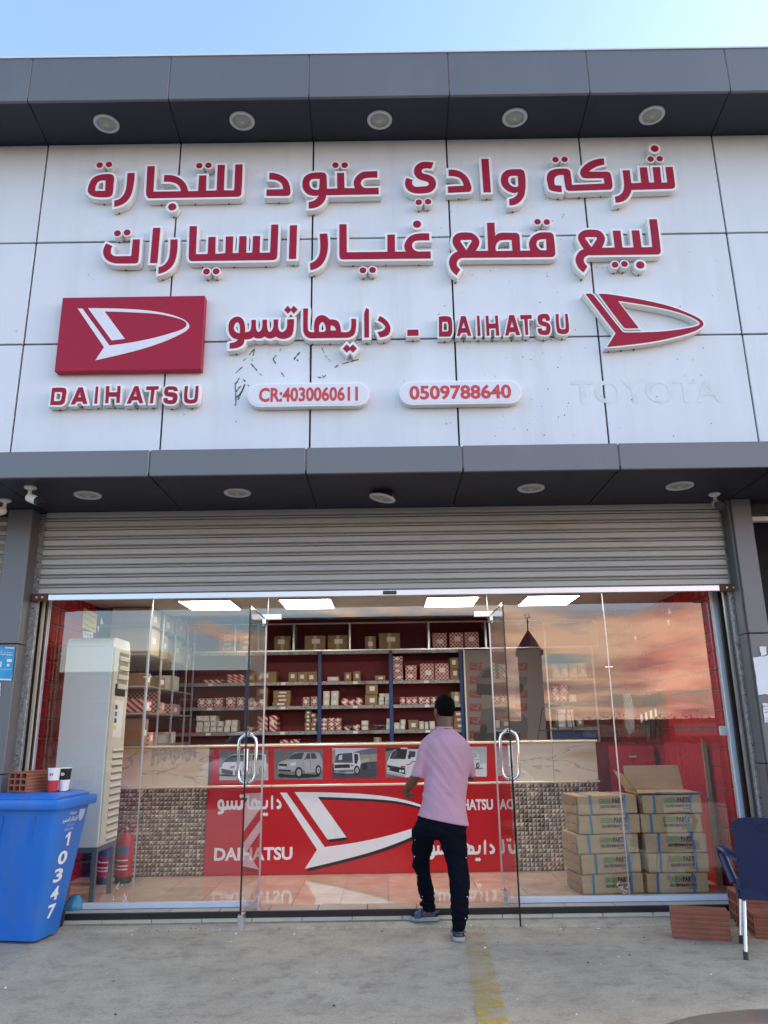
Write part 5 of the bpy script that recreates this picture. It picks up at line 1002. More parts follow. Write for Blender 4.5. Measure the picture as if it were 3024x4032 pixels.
zz = FLOOR + .001; hh = .1575; rr = random.Random(9)
for i in range(5):
    gp_carton(f'{lv[i]} GREEN PARTS carton of the left stack by the window', 1.915 + rr.uniform(-.02, .02), 7.24 + .21, zz + i * (hh + .0025), .545, .40, hh, R(6.0) + rr.uniform(-.07, .07))
for i in range(5):
    gp_carton(f'{lv[i]} GREEN PARTS carton of the right stack by the window', 2.505 + rr.uniform(-.018, .018), 7.24 + .21, zz + i * (hh + .0025), .53, .40, hh, rr.uniform(-.045, .045))
t = thing('carton', 'open plain carton with raised flaps on top of the right stack', 'box', (2.49, 7.45, zz + 5 * (hh + .0025)), 0, 'printed cartons stacked by the right window')
q = MB(); q.box((-.27, -.19, .001), (.27, .20, .012)); q.build('box', 'kraft', t, False)
q = MB(); q.add([(-.27, .17, .012), (.27, .17, .012), (.255, .21, .225), (-.26, .21, .225), (-.27, .174, .012), (.27, .174, .012), (.255, .214, .225), (-.26, .214, .225)], [(0, 1, 2, 3), (4, 5, 6, 7), (3, 2, 6, 7), (1, 2, 6, 5), (0, 3, 7, 4)]); q.build('rear_flap', 'kraft', t, False)
q = MB(); q.add([(-.27, -.18, .012), (-.27, .18, .012), (-.37, .19, .19), (-.38, -.16, .17), (-.266, -.18, .012), (-.266, .18, .012), (-.366, .19, .19), (-.376, -.16, .17)], [(0, 1, 2, 3), (4, 5, 6, 7), (3, 2, 6, 7)]); q.build('side_flap', 'kraft', t, False)
q = MB(); q.tube([(-.27, -.20, .004), (-.1, -.205, .012), (.1, -.203, .008), (.28, -.2, .006), (.36, -.18, -.06)], .005, 6); q.build('loose_strap', 'strap', t, False)
# red planked door panel leaning on the right wall, tall board edge
t = thing('plank_board', 'red vertical planked board leaning against the right wall behind the cartons', 'board', (2.85, 8.2, FLOOR))
for i in range(8):
    y = 7.55 + i * .13; q = MB(); q.bbox((2.955, y, FLOOR + .002), (2.975, y + .126, 1.32), .003); q.build('plank', 'red_wall', t)
q = MB(); q.bbox((2.945, 7.52, FLOOR + .002), (2.985, 7.545, 1.36), .003); q.build('edge_trim', 'kraft_d', t)
t = thing('wall_cupboard', 'red low cupboard with pale door edges at the back of the right wall', 'cupboard', (2.7, 9.2, FLOOR))
MB().bbox((2.45, 8.9, FLOOR + .002), (2.95, 9.9, 1.30), .004).build('carcass', 'red_dark', t); MB().bbox((2.44, 8.885, FLOOR + .06), (2.70, 8.898, 1.27), .003).build('door', 'red_wall', t); MB().bbox((2.71, 8.885, FLOOR + .06), (2.94, 8.898, 1.27), .003).build('door', 'red_wall', t)
for z_ in (.95, 1.15): MB().box((2.66, 8.878, z_), (2.74, 8.884, z_ + .02)).build('hinge', 'alu', t)
# hoses and wrapped belts hanging on the right wall
def at_wall(x, y, X):
    d = ray(*c3(x, y)); return Vector((0, 0, CAM_H)) + d * (X / d.x)
t = thing('hanging_hoses', 'bundle of black hoses and belts with white tags hanging on the right wall', 'hoses', (2.95, 8.9, 1.9))
for i in range(7):
    y = 8.55 + i * .085; q = MB(); r_ = .012; X = 2.94 - .02 * (i % 2); z1 = 1.83 - .01 * i; z0 = 1.33 + .03 * ((i * 5) % 3)
    q.tube([(X, y - .02, z1), (X - .03, y - .025, z0 + .1), (X - .03, y, z0), (X - .03, y + .025, z0 + .1), (X, y + .02, z1)], r_, 8); q.build('hose', 'black', t)
    q = MB(); q.box((X - .05, y - .02, z1 - .25), (X - .045, y + .025, z1 - .17)); q.build('tag', 'paper', t)
q = MB(); q.tube([(3.0, 8.5, 1.85), (2.9, 8.5, 1.86), (2.9, 9.15, 1.84), (3.0, 9.15, 1.84)], .008, 6); q.build('hook_rail', 'alu', t)
t = thing('wrapped_hoop', 'large hoop wrapped in clear plastic hanging beside the black hoses', 'hoop', (2.85, 9.3, 1.7))
q = MB(); q.tube([(2.86 + .02 * math.sin(a), 9.35 + .17 * math.cos(a), 1.60 + .22 * math.sin(a)) for a in [2 * math.pi * i / 24 for i in range(24)]], .014, 8, closed=True); q.build('hoop', 'steel_grey', t)
q = MB(); rr = random.Random(4); n = 20; ring = [(2.84, 9.35 + (.2 + rr.uniform(-.03, .03)) * math.cos(6.283 * i / n), 1.62 + (.26 + rr.uniform(-.04, .04)) * math.sin(6.283 * i / n)) for i in range(n)]
q.add([(2.80, 9.35, 1.62)] + ring + [(2.88, 9.35, 1.62)], [(0, 1 + i, 1 + (i + 1) % n) for i in range(n)] + [(n + 1, 1 + (i + 1) % n, 1 + i) for i in range(n)]); q.build('plastic_wrap', 'cling', t, fixn=False)
t = thing('display_rack', 'thin black wire display rack on the counter at the right', 'rack', (1.75, 8.7, CT))
q = MB(); pts_ = [(1.62, 8.65), (1.95, 8.65)]
q.tube([(1.62, 8.65, CT + .002), (1.70, 8.68, CT + .33), (2.0, 8.68, CT + .33), (2.02, 8.65, CT + .002)], .006, 6); q.tube([(1.86, 8.68, CT + .33), (1.86, 8.68, CT + .1)], .006, 6); q.tube([(1.64, 8.67, CT + .1), (2.015, 8.67, CT + .1)], .006, 6); q.build('wire_frame', 'black', t)
t = tag(MB().bbox((.93, 8.55, CT + .001), (1.42, 8.60, CT + .09), .008).build('monitor', 'black_gloss'), 'low black monitor lying on the counter right of the man', 'monitor')
# notices on and behind the glass
def notice(name, label, cr, quad, Y, mat, lines, cat='notice'):
    P_ = [atY(*cr(*q_), Y) for q_ in quad]; g = MB(); g.quad(P_); o = g.build(name, mat, fixn=False); tag(o, label, cat)
    a, b, c, d = P_
    for (u0, u1, v0, v1, txt, mt) in lines:
        def f(u, v, dd): return a + (b - a) * u + (d - a) * (1 - v) * 1.0 + Vector((0, -.0015, 0))
        q = MB(); text(q, txt, f, u0, u1, v0, v1, bold=.01); q.build('lettering', mt, o, fixn=False)
    return o
notice('notice', 'yellow Arabic notice on the inside of the left window', c1, [(548, 152), (635, 200), (625, 320), (537, 282)], GY + .012, 'yellow_paper', [(.12, .9, .72, .86, ar('\ufe8d\ufedf\ufecc\ufea4\ufeae\ufee1'), 'ink'), (.12, .88, .44, .6, '111 ' + ar('\ufeb7\ufeae\ufedb\ufe94'), 'ink_red'), (.1, .92, .16, .3, ar('\ufedf\ufee0\ufe98\ufea0\ufe8e\ufead\ufe93'), 'ink')])
notice('notice', 'small white handwritten notice under the yellow one', c1, [(541, 305), (610, 315), (608, 352), (541, 352)], GY + .016, 'paper', [(.15, .85, .3, .75, '9 ' + ar('\ufee1\ufeae\ufed7'), 'ink_red')])
for i, (cr, q_, nm) in enumerate(((c1, [(662, 212), (676, 262), (655, 262)], 'beside the yellow notice, upper'), (c1, [(634, 278), (648, 275), (643, 318)], 'beside the yellow notice, lower'), (c3, [(1025, 150), (1042, 185), (1022, 190)], 'on the right window, upper'), (c3, [(1013, 232), (1030, 225), (1028, 265)], 'on the right window, lower'), (c3, [(803, 338), (818, 332), (817, 360)], 'on the right window, leftmost'))):
    P_ = [atY(*cr(*p_), GY + .008) for p_ in q_]; g = MB(); g.add(P_, [(0, 1, 2)]); tag(g.build('torn_tape', 'paper', fixn=False), 'scrap of white tape ' + nm, 'tape')
p = atY(*c3(1375, 935), GY + .03); tag(MB().bbox((p.x - .035, GY + .008, p.z - .04), (p.x + .035, GY + .045, p.z + .04), .006).build('door_sensor_box', 'white_plastic'), 'small white plastic box at the edge of the right window', 'box')
# scribbles in white marker low on the glass
def scribble(label, cr, strokes):
    g = MB()
    for s in strokes:
        P_ = [atY(*cr(*q_), GY - .004) for q_ in s]; g.tube(P_, .0035, 5)
    tag(g.build('marker_scribble', 'chalk'), label, 'marking')
scribble('white marker scribble low on the right window over the cartons', c6, [[(690, 950), (672, 970), (690, 985), (712, 975), (700, 1000)], [(735, 950), (752, 965), (735, 990)], [(712, 1000), (740, 1015), (720, 1030), (708, 1015)]])
scribble('white marker scribble low on the left window', c4, [[(780, 870), (760, 905), (775, 915)], [(800, 880), (795, 890)], [(740, 960), (738, 985), (755, 980)], [(810, 945), (830, 1000)], [(835, 950), (805, 1000)]])
# random-coloured foil strip of small squares over the marble
def rainbow():
    m, t_, b = newmat('rainbow_squares'); n = t_.nodes; l = t_.links; co = n.new('ShaderNodeTexCoord'); mp_ = n.new('ShaderNodeMapping'); mp_.inputs['Scale'].default_value = (130, 1, 60); l.new(co.outputs['Object'], mp_.inputs[0])
    wn = n.new('ShaderNodeTexWhiteNoise'); sn = n.new('ShaderNodeVectorMath'); sn.operation = 'FLOOR'; l.new(mp_.outputs[0], sn.inputs[0]); l.new(sn.outputs[0], wn.inputs['Vector'])
    hs = n.new('ShaderNodeHueSaturation'); hs.inputs['Saturation'].default_value = .55; l.new(wn.outputs['Color'], hs.inputs['Color']); l.new(hs.outputs[0], b.inputs['Base Color']); b.inputs['Roughness'].default_value = .25; b.inputs['Alpha'].default_value = .45; return m
M['rainbow'] = rainbow(); a = atY(*c1(995, 1052), CYF - .004); b = atY(*c1(1285, 1052), CYF - .004); q = MB(); rr = random.Random(2)
for i in range(16):
    x0 = a.x + (b.x - a.x) * i / 16; x1 = a.x + (b.x - a.x) * (i + 1) / 16; q.quad([(x0, CYF - .003, a.z - .10 - rr.uniform(0, .12)), (x1, CYF - .003, a.z - .10 - rr.uniform(0, .10)), (x1, CYF - .003, a.z - .01), (x0, CYF - .003, a.z - .01)])
tag(q.build('rainbow_strip', 'rainbow', fixn=False), 'speckled foil strip on the marble at the left of the counter', 'speckle')
# ================================================================== blue wheeled bin
e1 = Vector((.155, .988, 0)).normalized(); e2 = Vector((-e1.y, e1.x, 0))          # depth and leftward axes of the bin
BN = thing('wheeled_bin', 'large blue plastic bin numbered 10347 beside the left window', 'bin', (-2.85, 6.4, 0))
def rrect(o, dw, dd, z_, r=.05, n=4):
    """rounded rectangle from near right corner o: dw leftwards, dd in depth"""
    pts = []
    for cx_, cy_, a0 in ((r, r, 225 - 45), (dw - r, r, 270), (dw - r, dd - r, 0), (r, dd - r, 90)):
        for i in range(n + 1):
            a = R(a0 + 90 * i / n); pts.append(o + e2 * (cx_ + r * math.cos(a)) + e1 * (cy_ + r * math.sin(a)) + Vector((0, 0, z_)))
    return pts
def loft(rings, cap0=True, cap1=True, mb=None, mi=0, sm=True):
    mb = mb or MB(); n = len(rings[0]); vs = [p for r_ in rings for p in r_]
    fs = [(i * n + j, i * n + (j + 1) % n, (i + 1) * n + (j + 1) % n, (i + 1) * n + j) for i in range(len(rings) - 1) for j in range(n)]
    mb.add(vs, fs, mi, sm)
    if cap0: mb.add(rings[0], [range(n)], mi)
    if cap1: mb.add(rings[-1], [range(n)], mi)
    return mb
Pb = Vector((-2.62, 6.30, 0)); Pt = Vector((-2.475, 6.10, 0))
def bin_ring(t, z_, grow=0): o = Pb.lerp(Pt, t) - e1 * grow - e2 * grow; return rrect(o, .46 + .12 * t + 2 * grow, .34 + .17 * t + 2 * grow, z_, .045)
loft([bin_ring(0, .02), bin_ring(.02, .035), bin_ring(.5, .5), bin_ring(.98, .955)], True, False).build('body', 'bin_blue', BN)
loft([bin_ring(1, .948, -.002), bin_ring(1, .950, .034), bin_ring(1, .968, .04), bin_ring(1, 1.012, .04), bin_ring(1, 1.02, .034)], False, True).build('rim', 'bin_blue', BN)
loft([bin_ring(1, 1.021, -.004), bin_ring(1, 1.036, -.004), bin_ring(1, 1.046, -.02), bin_ring(1, 1.058, -.05)], True, True).build('lid', 'bin_blue', BN)
o = Pt + e2 * .05 + e1 * .53; q = MB(); q.tube([o + Vector((0, 0, 1.0)), o + e2 * .48 + Vector((0, 0, 1.0))], .014, 8); q.build('rear_handle', 'bin_blue', BN)
for sgn in (.06, .42):
    c = Pb + e2 * sgn + e1 * .36 + Vector((0, 0, .10)); q = MB(); q.tube([c - e2 * .02, c + e2 * .02], .10, 20); q.build('wheel', 'tyre', BN)
for k_ in (.16, .42):
    q = MB(); a = Pt.lerp(Pb, .08) + e2 * k_ - e1 * .004; b = Pt.lerp(Pb, .30) + e2 * k_ - e1 * .001; q.tube([a + Vector((0, 0, .9)), b + Vector((0, 0, .70))], .008, 6); q.build('front_rib', 'bin_blue', BN)
# numbers and markings stencilled on the right side face (u along depth, v up)
def side3(u, v, d):
    t = (v - .02) / .94; o = Pb.lerp(Pt, t); dd = .34 + .17 * t; return o + e1 * (.045 + u * (dd - .09)) - e2 * .0025 + Vector((0, 0, v))
for ch_, v in zip('10347', (.66, .53, .405, .275, .15)):
    if ch_ == '1':
        MB().prism([[(.38 + .24 * a, v + .1 * b) for a, b in ((.05, .70), (.5, 1), (.8, 1), (.8, 0), (.48, 0), (.48, .76), (.05, .56))]], 0, 0, side3).build('stencil_digit', 'stencil', BN); continue
    q = MB(); vs_, fs_, asp = text2d(ch_, .03 if ch_ != '1' else 0.0); uu = .20 if ch_ == '1' else .36; vv = .098; q.add([side3(.40 - uu / 2 + a * uu + (.04 if v > .5 else 0), v + b * vv, 0) for a, b in vs_], fs_); q.build('stencil_digit', 'stencil', BN, fixn=False)
q = MB(); text(q, ar('\ufeb7\ufeae\ufedb\ufe94'), side3, .40, .62, .885, .915, 0, .015); text(q, ar('\ufedf\ufefa\ufe91\ufe98\ufedc\ufe8e\ufead \ufe8d\ufedf\ufee4\ufe98\ufee4\ufef4\ufeb0'), side3, .18, .70, .83, .875, 0, .015); q.build('company_print', 'stencil', BN, fixn=False)
q = MB(); text(q, ar('\ufedf\ufefa\ufe91\ufe98\ufedc\ufe8e\ufead'), side3, .32, .62, .805, .822, 0, .01); text(q, '0509788', side3, .30, .62, .775, .792, 0, .015); q.build('company_small_print', 'stencil_dim', BN, fixn=False)
q = MB(); cr_ = [(.82 + .10 * x, .875 + .042 * y) for x, y in ((-1, 1), (1, 1), (1, -.2), (.6, -.8), (0, -1.2), (-.6, -.8), (-1, -.2))]; q.prism([cr_], 0, 0, side3); q.build('crest', 'stencil_dim', BN)
LIDZ = 1.060
# ------------------------------------------------ hollow clay bricks
def hollow_brick(label, c, rz, W=.19, H=.19, Lg=.38, nx=3, nz=3):
    """perforated along its length (local Y); ribbed sides"""
    out = []
    def side(a, b, n=6, d=.007):
        pts = []
        for i in range(n):
            t0, t1, t2, t3 = i / n, (i + .55) / n, (i + .62) / n, (i + .93) / n
            dx, dz = b[0] - a[0], b[1] - a[1]; ln = math.hypot(dx, dz); nx_, nz_ = -dz / ln * d, dx / ln * d
            pts += [(a[0] + dx * t0, a[1] + dz * t0), (a[0] + dx * t1, a[1] + dz * t1), (a[0] + dx * t2 + nx_, a[1] + dz * t2 + nz_), (a[0] + dx * t3 + nx_, a[1] + dz * t3 + nz_)]
        return pts
    w2 = W / 2; out = side((-w2, 0), (w2, 0)) + side((w2, 0), (w2, H)) + side((w2, H), (-w2, H)) + side((-w2, H), (-w2, 0))
    th = .013; cw = (W - th * (nx + 1)) / nx; chh = (H - th * (nz + 1)) / nz; holes = []
    for i in range(nx):
        for j in range(nz):
            x0 = -w2 + th + i * (cw + th); z0 = th + j * (chh + th); holes.append([(x0, z0), (x0 + cw, z0), (x0 + cw, z0 + chh), (x0, z0 + chh)])
    q = MB(); q.prism([out] + holes, -Lg / 2, Lg / 2, lambda u, v, d: Vector((u, d, v)), back=True); o = q.build('hollow_brick', 'clay'); o.location = c; o.rotation_euler = (0, 0, rz); return tag(o, label, 'brick', 'hollow clay bricks')
hollow_brick('hollow clay brick lying on the lid of the blue bin', (-2.82, 6.43, LIDZ), R(-20), .185, .15, .30)
hollow_brick('hollow clay brick lying alone in front of the step, nearest the door', (2.265, 6.235, .001), R(90 - 16), .16, .19, .395)
hollow_brick('hollow clay brick half behind the chair, its holes facing left', (2.86, 6.54, .001), R(90 - 7), .26, .25, .40)
hollow_brick('small hollow clay brick behind the chair leg at the right edge', (2.84, 6.235, .001), R(90 - 9), .19, .16, .38)
# ------------------------------------------------ paper cups on the bin
def cup(label, px, mats, h=.168, r0=.033, r1=.047, tilt=0):
    p = atY(px[0], px[1], 6.33); t = thing('paper_cup', label, 'cup', (p.x, 6.33, LIDZ), group='paper cups on the bin')
    MB().lathe((0, 0, 0), [(.001, .002), (r0, .002), (r0 + (r1 - r0) * .5, h * .5)], 20).build('lower_sleeve', mats[0], t, False)
    MB().lathe((0, 0, 0), [(r0 + (r1 - r0) * .5, h * .5), (r1, h)], 20).build('upper_sleeve', mats[1], t, False)
    MB().lathe((0, 0, 0), [(r1, h), (r1 + .003, h + .002), (r1 + .002, h + .006), (r1 - .002, h + .004), (r0, .01)], 20).build('rolled_lip', 'white_plastic', t, False)
    a = R(-95); q = MB(); m = Matrix.Rotation(0, 4, 'Z'); rr_ = r0 + (r1 - r0) * .75 + .001
    q.add([(rr_ * math.cos(a + .35 * math.cos(k_)), rr_ * math.sin(a + .35 * math.cos(k_)), h * .76 + .012 * math.sin(k_)) for k_ in [6.283 * i / 12 for i in range(12)]], [range(12)]); q.build('round_logo', mats[2], t, False)
    return t
bn = crop(0, 2950, 420, 1161.0)
cup('red and white paper cup standing on the blue bin', bn(572, 440), ('ink_red', 'paper', 'ink_red'))
c_ = cup('black and gold paper cup leaning behind the red and white cup', bn(650, 440), ('paper', 'black_gloss', 'white_plastic')); c_.location.y += .05; c_.location.x += .012
tag(MB().bbox((-2.70, 6.36, LIDZ + .0005), (-2.50, 6.44, LIDZ + .004), .001).build('flattened_wrapper', 'brown_trim'), 'flattened dark wrapper under the cups on the bin lid', 'wrapper')
# ------------------------------------------------ thin bag and rubble beside the bin
rr = random.Random(8); q = MB(); bc = atZ(*bn(740, 1880), .02); rings = []
for i in range(9):
    t = i / 8; rad = .085 * math.sin(math.pi * (.12 + .80 * t)) ** .7; z_ = .006 + .20 * t; rings.append([Vector((bc.x + (rad * (1 + .28 * noise.noise(Vector((math.cos(a) * 2, math.sin(a) * 2, t * 5))))) * math.cos(a) + .02 * t, bc.y + .06 + rad * .8 * (1 + .28 * noise.noise(Vector((math.cos(a) * 2 + 5, math.sin(a) * 2, t * 5)))) * math.sin(a), z_)) for a in [6.283 * j / 18 for j in range(18)]])
loft(rings, mb=q); tag(q.build('plastic_bag', 'bag_film'), 'crumpled thin blue plastic bag squeezed beside the bin foot', 'bag')
for i, (x, y, s, lab) in enumerate(((800, 1885, .028, 'largest'), (745, 1905, .018, 'middle'), (720, 1930, .013, 'smallest'))):
    c = atZ(*bn(x, y), .012); bm = bmesh.new(); bmesh.ops.create_icosphere(bm, subdivisions=2, radius=s)
    for v in bm.verts: v.co *= 1 + .35 * noise.noise(v.co * 40 + Vector((i * 7, 0, 0))); v.co.z *= .75
    bm.verts.index_update(); q = MB(); q.add([v.co for v in bm.verts], [[v.index for v in f.verts] for f in bm.faces]); bm.free(); o = q.build('stone', 'stone'); o.location = (c.x + (.03 if i == 0 else 0), c.y, s * .62); tag(o, f'{lab} of the rubble pieces at the foot of the blue bin', 'stone', 'rubble by the bin')
# ================================================================== navy plastic armchair at the right edge
CHR = thing('armchair', 'navy plastic armchair with silver legs, cut by the right edge', 'chair', (2.666, 5.858, 0), R(-20))
def shell(grid, th, name, mat, parent):
    """thin curved plate from a grid of points"""
    nu, nv = len(grid), len(grid[0]); q = MB(); nr = []
    for i in range(nu):
        for j in range(nv):
            a = Vector(grid[min(i + 1, nu - 1)][j]) - Vector(grid[max(i - 1, 0)][j]); b = Vector(grid[i][min(j + 1, nv - 1)]) - Vector(grid[i][max(j - 1, 0)]); nr.append(a.cross(b).normalized())
    f0 = [Vector(grid[i][j]) for i in range(nu) for j in range(nv)]; f1 = [p + n * th for p, n in zip(f0, nr)]
    I = lambda i, j: i * nv + j; k = nu * nv
    q.add(f0 + f1, [(I(i, j), I(i + 1, j), I(i + 1, j + 1), I(i, j + 1)) for i in range(nu - 1) for j in range(nv - 1)] + [(k + I(i, j), k + I(i, j + 1), k + I(i + 1, j + 1), k + I(i + 1, j)) for i in range(nu - 1) for j in range(nv - 1)], 0, True)
    bd = [I(i, 0) for i in range(nu)] + [I(nu - 1, j) for j in range(1, nv)] + [I(i, nv - 1) for i in range(nu - 2, -1, -1)] + [I(0, j) for j in range(nv - 2, 0, -1)]
    al = f0 + f1; n = len(bd); q.add([al[b] for b in bd] + [al[k + b] for b in bd], [(i, (i + 1) % n, n + (i + 1) % n, n + i) for i in range(n)])
    return q.build(name, mat, parent, False)
shell([[(u * (.215 - .02 * v * 0) * (1.0 + .05 * v), -.175 - .06 * v - .03 * (1 - u * u) * (1 - v * .3), .40 + .475 * v - .03 * (abs(u) ** 6) * (v > .95)) for v in [j / 8 for j in range(9)]] for u in [-1 + i / 5 for i in range(11)]], .007, 'backrest', 'chair_blue', CHR)
q = MB(); ov = [(.06 * math.cos(a), .017 * math.sin(a)) for a in [6.283 * i / 20 for i in range(20)]]
q.tube([(x, -.262 - .003, .81 + z_) for x, z_ in ov], .005, 6, closed=True); q.build('grip_slot_edge', 'chair_blue', CHR, False)
q = MB(); q.add([(x * .95, -.2605, .81 + z_ * .95) for x, z_ in ov], [range(20)]); q.build('grip_slot', 'black', CHR, False)
shell([[(u * .235, -.19 + .42 * v, .42 - .03 * (1 - u * u) * math.sin(math.pi * min(1, v * 1.1)) + .0 * v) for v in [j / 6 for j in range(7)]] for u in [-1 + i / 5 for i in range(11)]], .008, 'seat', 'chair_blue', CHR)
for a, b in (((-.225, -.195), (.225, -.195)), ((-.235, -.19), (-.235, .23)), ((.235, -.19), (.235, .23)), ((-.235, .235), (.235, .235))):
    q = MB(); q.bbox((min(a[0], b[0]) - .006, min(a[1], b[1]) - .006, .345), (max(a[0], b[0]) + .006, max(a[1], b[1]) + .006, .415), .005); q.build('seat_apron', 'chair_blue', CHR, False)
for s_ in (-1, 1):
    q = MB(); pth = [(s_ * .205, -.20, .60), (s_ * .25, -.17, .625), (s_ * .295, -.10, .645), (s_ * .31, .02, .65), (s_ * .308, .10, .635), (s_ * .30, .14, .59), (s_ * .275, .12, .50), (s_ * .243, .08, .405)]
    n = len(pth); rings = []
    for i, p in enumerate(pth):
        d = (Vector(pth[min(i + 1, n - 1)]) - Vector(pth[max(i - 1, 0)])).normalized(); a = Vector((s_, 0, 0)); a = (a - d * a.dot(d)).normalized(); b = d.cross(a); wd = .031; th = .010
        rings.append([Vector(p) + a * wd * math.cos(t) * 1.0 + b * th * math.sin(t) * 1.6 for t in [6.283 * j / 12 for j in range(12)]])
    loft(rings, mb=q); q.build('armrest', 'chair_blue', CHR, False)
for sx_, ty, by_ in ((-1, -.15, -.28), (1, -.15, -.28), (-1, .16, .13), (1, .16, .13)):
    q = MB(); q.tube([(sx_ * .20, ty, .36), (sx_ * .24, by_, .045)], .0125, 12); lg = q.build('leg', 'chair_leg', CHR, False)
    q = MB(); q.tube([(sx_ * .239, by_ + (.012 if by_ < 0 else 0), .055), (sx_ * .2425, by_ - (.004 if by_ < 0 else 0), .001)], .0165, 12); q.build('rubber_foot', 'black', lg, False)

# ================================================================== papers on the pillars
def flatpaper(name, label, P_, mat, cat, parts=()):
    q = MB(); a, b, c, d = [Vector(p) for p in P_]; n = 6; rr_ = random.Random(len(label)); vs_ = []
    for i in range(n + 1):
        for j in range(n + 1):
            u, v = i / n, j / n; p = (a * (1 - u) + b * u) * (1 - v) + (d * (1 - u) + c * u) * v
            if i in (0, n) or j in (0, n): p = p + Vector((rr_.uniform(-.004, .004), 0, rr_.uniform(-.004, .004)))
            vs_.append(p + Vector((0, rr_.uniform(-.002, 0), 0)))
    q.add(vs_, [(i * (n + 1) + j, (i + 1) * (n + 1) + j, (i + 1) * (n + 1) + j + 1, i * (n + 1) + j + 1) for i in range(n) for j in range(n)], 0, True); o = q.build(name, mat, fixn=False); tag(o, label, cat)
    for (u0, u1, v0, v1, txt, mt) in parts:
        f = lambda u, v, dd: (a * (1 - u) + b * u) * v + (d * (1 - u) + c * u) * (1 - v) + Vector((0, -.004, 0))
        g = MB()
        if txt: text(g, txt, f, u0, u1, v0, v1, bold=.01)
        else: g.quad([f(u0, v0, 0), f(u1, v0, 0), f(u1, v1, 0), f(u0, v1, 0)])
        g.build('printing', mt, o, fixn=False)
PY = 6.513
def pq(cr, pts): return [atY(*cr(x, y), PY) for x, y in pts]
flatpaper('poster', 'torn cyan Arabic poster on the left pillar', pq(pcr, [(-90, 1705), (148, 1715), (115, 2045), (-120, 2035)]), 'cyan_paper', 'poster', ((.42, .62, .72, .88, ar('\ufeb7\ufeae\ufedb\ufe94'), 'paper'), (.72, .92, .55, .64, None, 'paper'), (.66, .94, .75, .77, None, 'paper'), (.66, .92, .82, .83, None, 'paper'), (.45, .95, .33, .34, None, 'paper'), (.74, .84, .42, .5, None, 'paper'), (.46, .52, .4, .56, None, 'paper'), (.40, .98, .02, .06, None, 'paper'), (.60, .98, .955, .985, None, 'paper')))
flatpaper('paper_sheet', 'white paper strip below the cyan poster on the left pillar', pq(pcr, [(-60, 2060), (8, 2060), (2, 2190), (-70, 2190)]), 'paper', 'notice')
rp = crop(2600, 2500, 3024, 1172.0)
flatpaper('paper_sheet', 'creased white paper sheet on the right pillar', pq(rp, [(1010, 245), (1230, 215), (1260, 640), (1072, 650)]), 'paper', 'notice')
flatpaper('paper_sheet', 'white notice with red Arabic print on the right pillar, below the sheet', pq(rp, [(1110, 745), (1300, 740), (1330, 955), (1140, 955)]), 'paper', 'notice', ((.04, .40, .78, .94, ar('\ufedb\ufeae\ufee1'), 'ink_red'), (.05, .45, .66, .74, ar('\ufeb3\ufef4\ufe8e\ufead\ufe94'), 'blue_label'), (.05, .35, .48, .60, ar('\ufe91\ufead\ufeb1'), 'ink_red'), (.06, .3, .06, .12, 'OO', 'ink'), (.06, .3, .18, .24, 'OO', 'ink')))
flatpaper('paper_sheet', 'pale torn tape above the sheet on the right pillar', pq(rp, [(1080, 125), (1150, 125), (1158, 210), (1095, 235)]), 'sign_white', 'tape')

# ================================================================== the man walking in
PM1 = crop(1560, 2700, 1960, 1609.0); PM2 = crop(1560, 3150, 1960, 1475.0)
PX1 = .2486 / FPX; PX2 = .2712 / FPX
MAN = thing('person', 'man in a mauve T-shirt, black trousers and sandals walking into the shop', 'person', (.45, 6.45, 0))
def remesh(mb, voxel, smooth_it, name, mat, parent, fn=None):
    me = bpy.data.meshes.new('tmp'); me.from_pydata(mb.v, [], mb.f); bm = bmesh.new(); bm.from_mesh(me); bmesh.ops.recalc_face_normals(bm, faces=bm.faces[:]); bm.to_mesh(me); bm.free()
    o = bpy.data.objects.new('tmp', me); COL.objects.link(o); m = o.modifiers.new('r', 'REMESH'); m.mode = 'VOXEL'; m.voxel_size = voxel; m.use_smooth_shade = True
    if smooth_it: s = o.modifiers.new('s', 'SMOOTH'); s.factor = .5; s.iterations = smooth_it
    bpy.context.view_layer.update(); nm = bpy.data.meshes.new_from_object(o.evaluated_get(bpy.context.evaluated_depsgraph_get())); bpy.data.objects.remove(o); bpy.data.meshes.remove(me)
    nm.name = name; nm.materials.clear()
    if fn:
        ns = [v.normal.copy() for v in nm.vertices]
        for v, n in zip(nm.vertices, ns): v.co = v.co + n * fn(v.co, n)
    for m_ in (mat if isinstance(mat, list) else [mat]): nm.materials.append(M[m_])
    for p in nm.polygons: p.use_smooth = True
    nm.update(); return link(name, nm, parent)
def caps(mb, pts, n=14):
    """closed tapered limb through (point, radius) with round ends"""
    P_ = [(Vector(p), r) for p, r in pts]; d0 = (P_[0][0] - P_[1][0]).normalized(); d1 = (P_[-1][0] - P_[-2][0]).normalized()
    path = [P_[0][0] + d0 * P_[0][1] * .95, P_[0][0] + d0 * P_[0][1] * .6] + [p for p, r in P_] + [P_[-1][0] + d1 * P_[-1][1] * .6, P_[-1][0] + d1 * P_[-1][1] * .95]
    rad = [P_[0][1] * .3, P_[0][1] * .8] + [r for p, r in P_] + [P_[-1][1] * .8, P_[-1][1] * .3]; mb.tube(path, rad, n); return mb
def ellipsoid(mb, c, rx, ry, rz_, rot=Matrix.Identity(3), n=16):
    bm = bmesh.new(); bmesh.ops.create_uvsphere(bm, u_segments=n, v_segments=n // 2 + 2, radius=1); bm.verts.index_update()
    mb.add([Vector(c) + rot @ Vector((v.co.x * rx, v.co.y * ry, v.co.z * rz_)) for v in bm.verts], [[v.index for v in f.verts] for f in bm.faces]); bm.free(); return mb
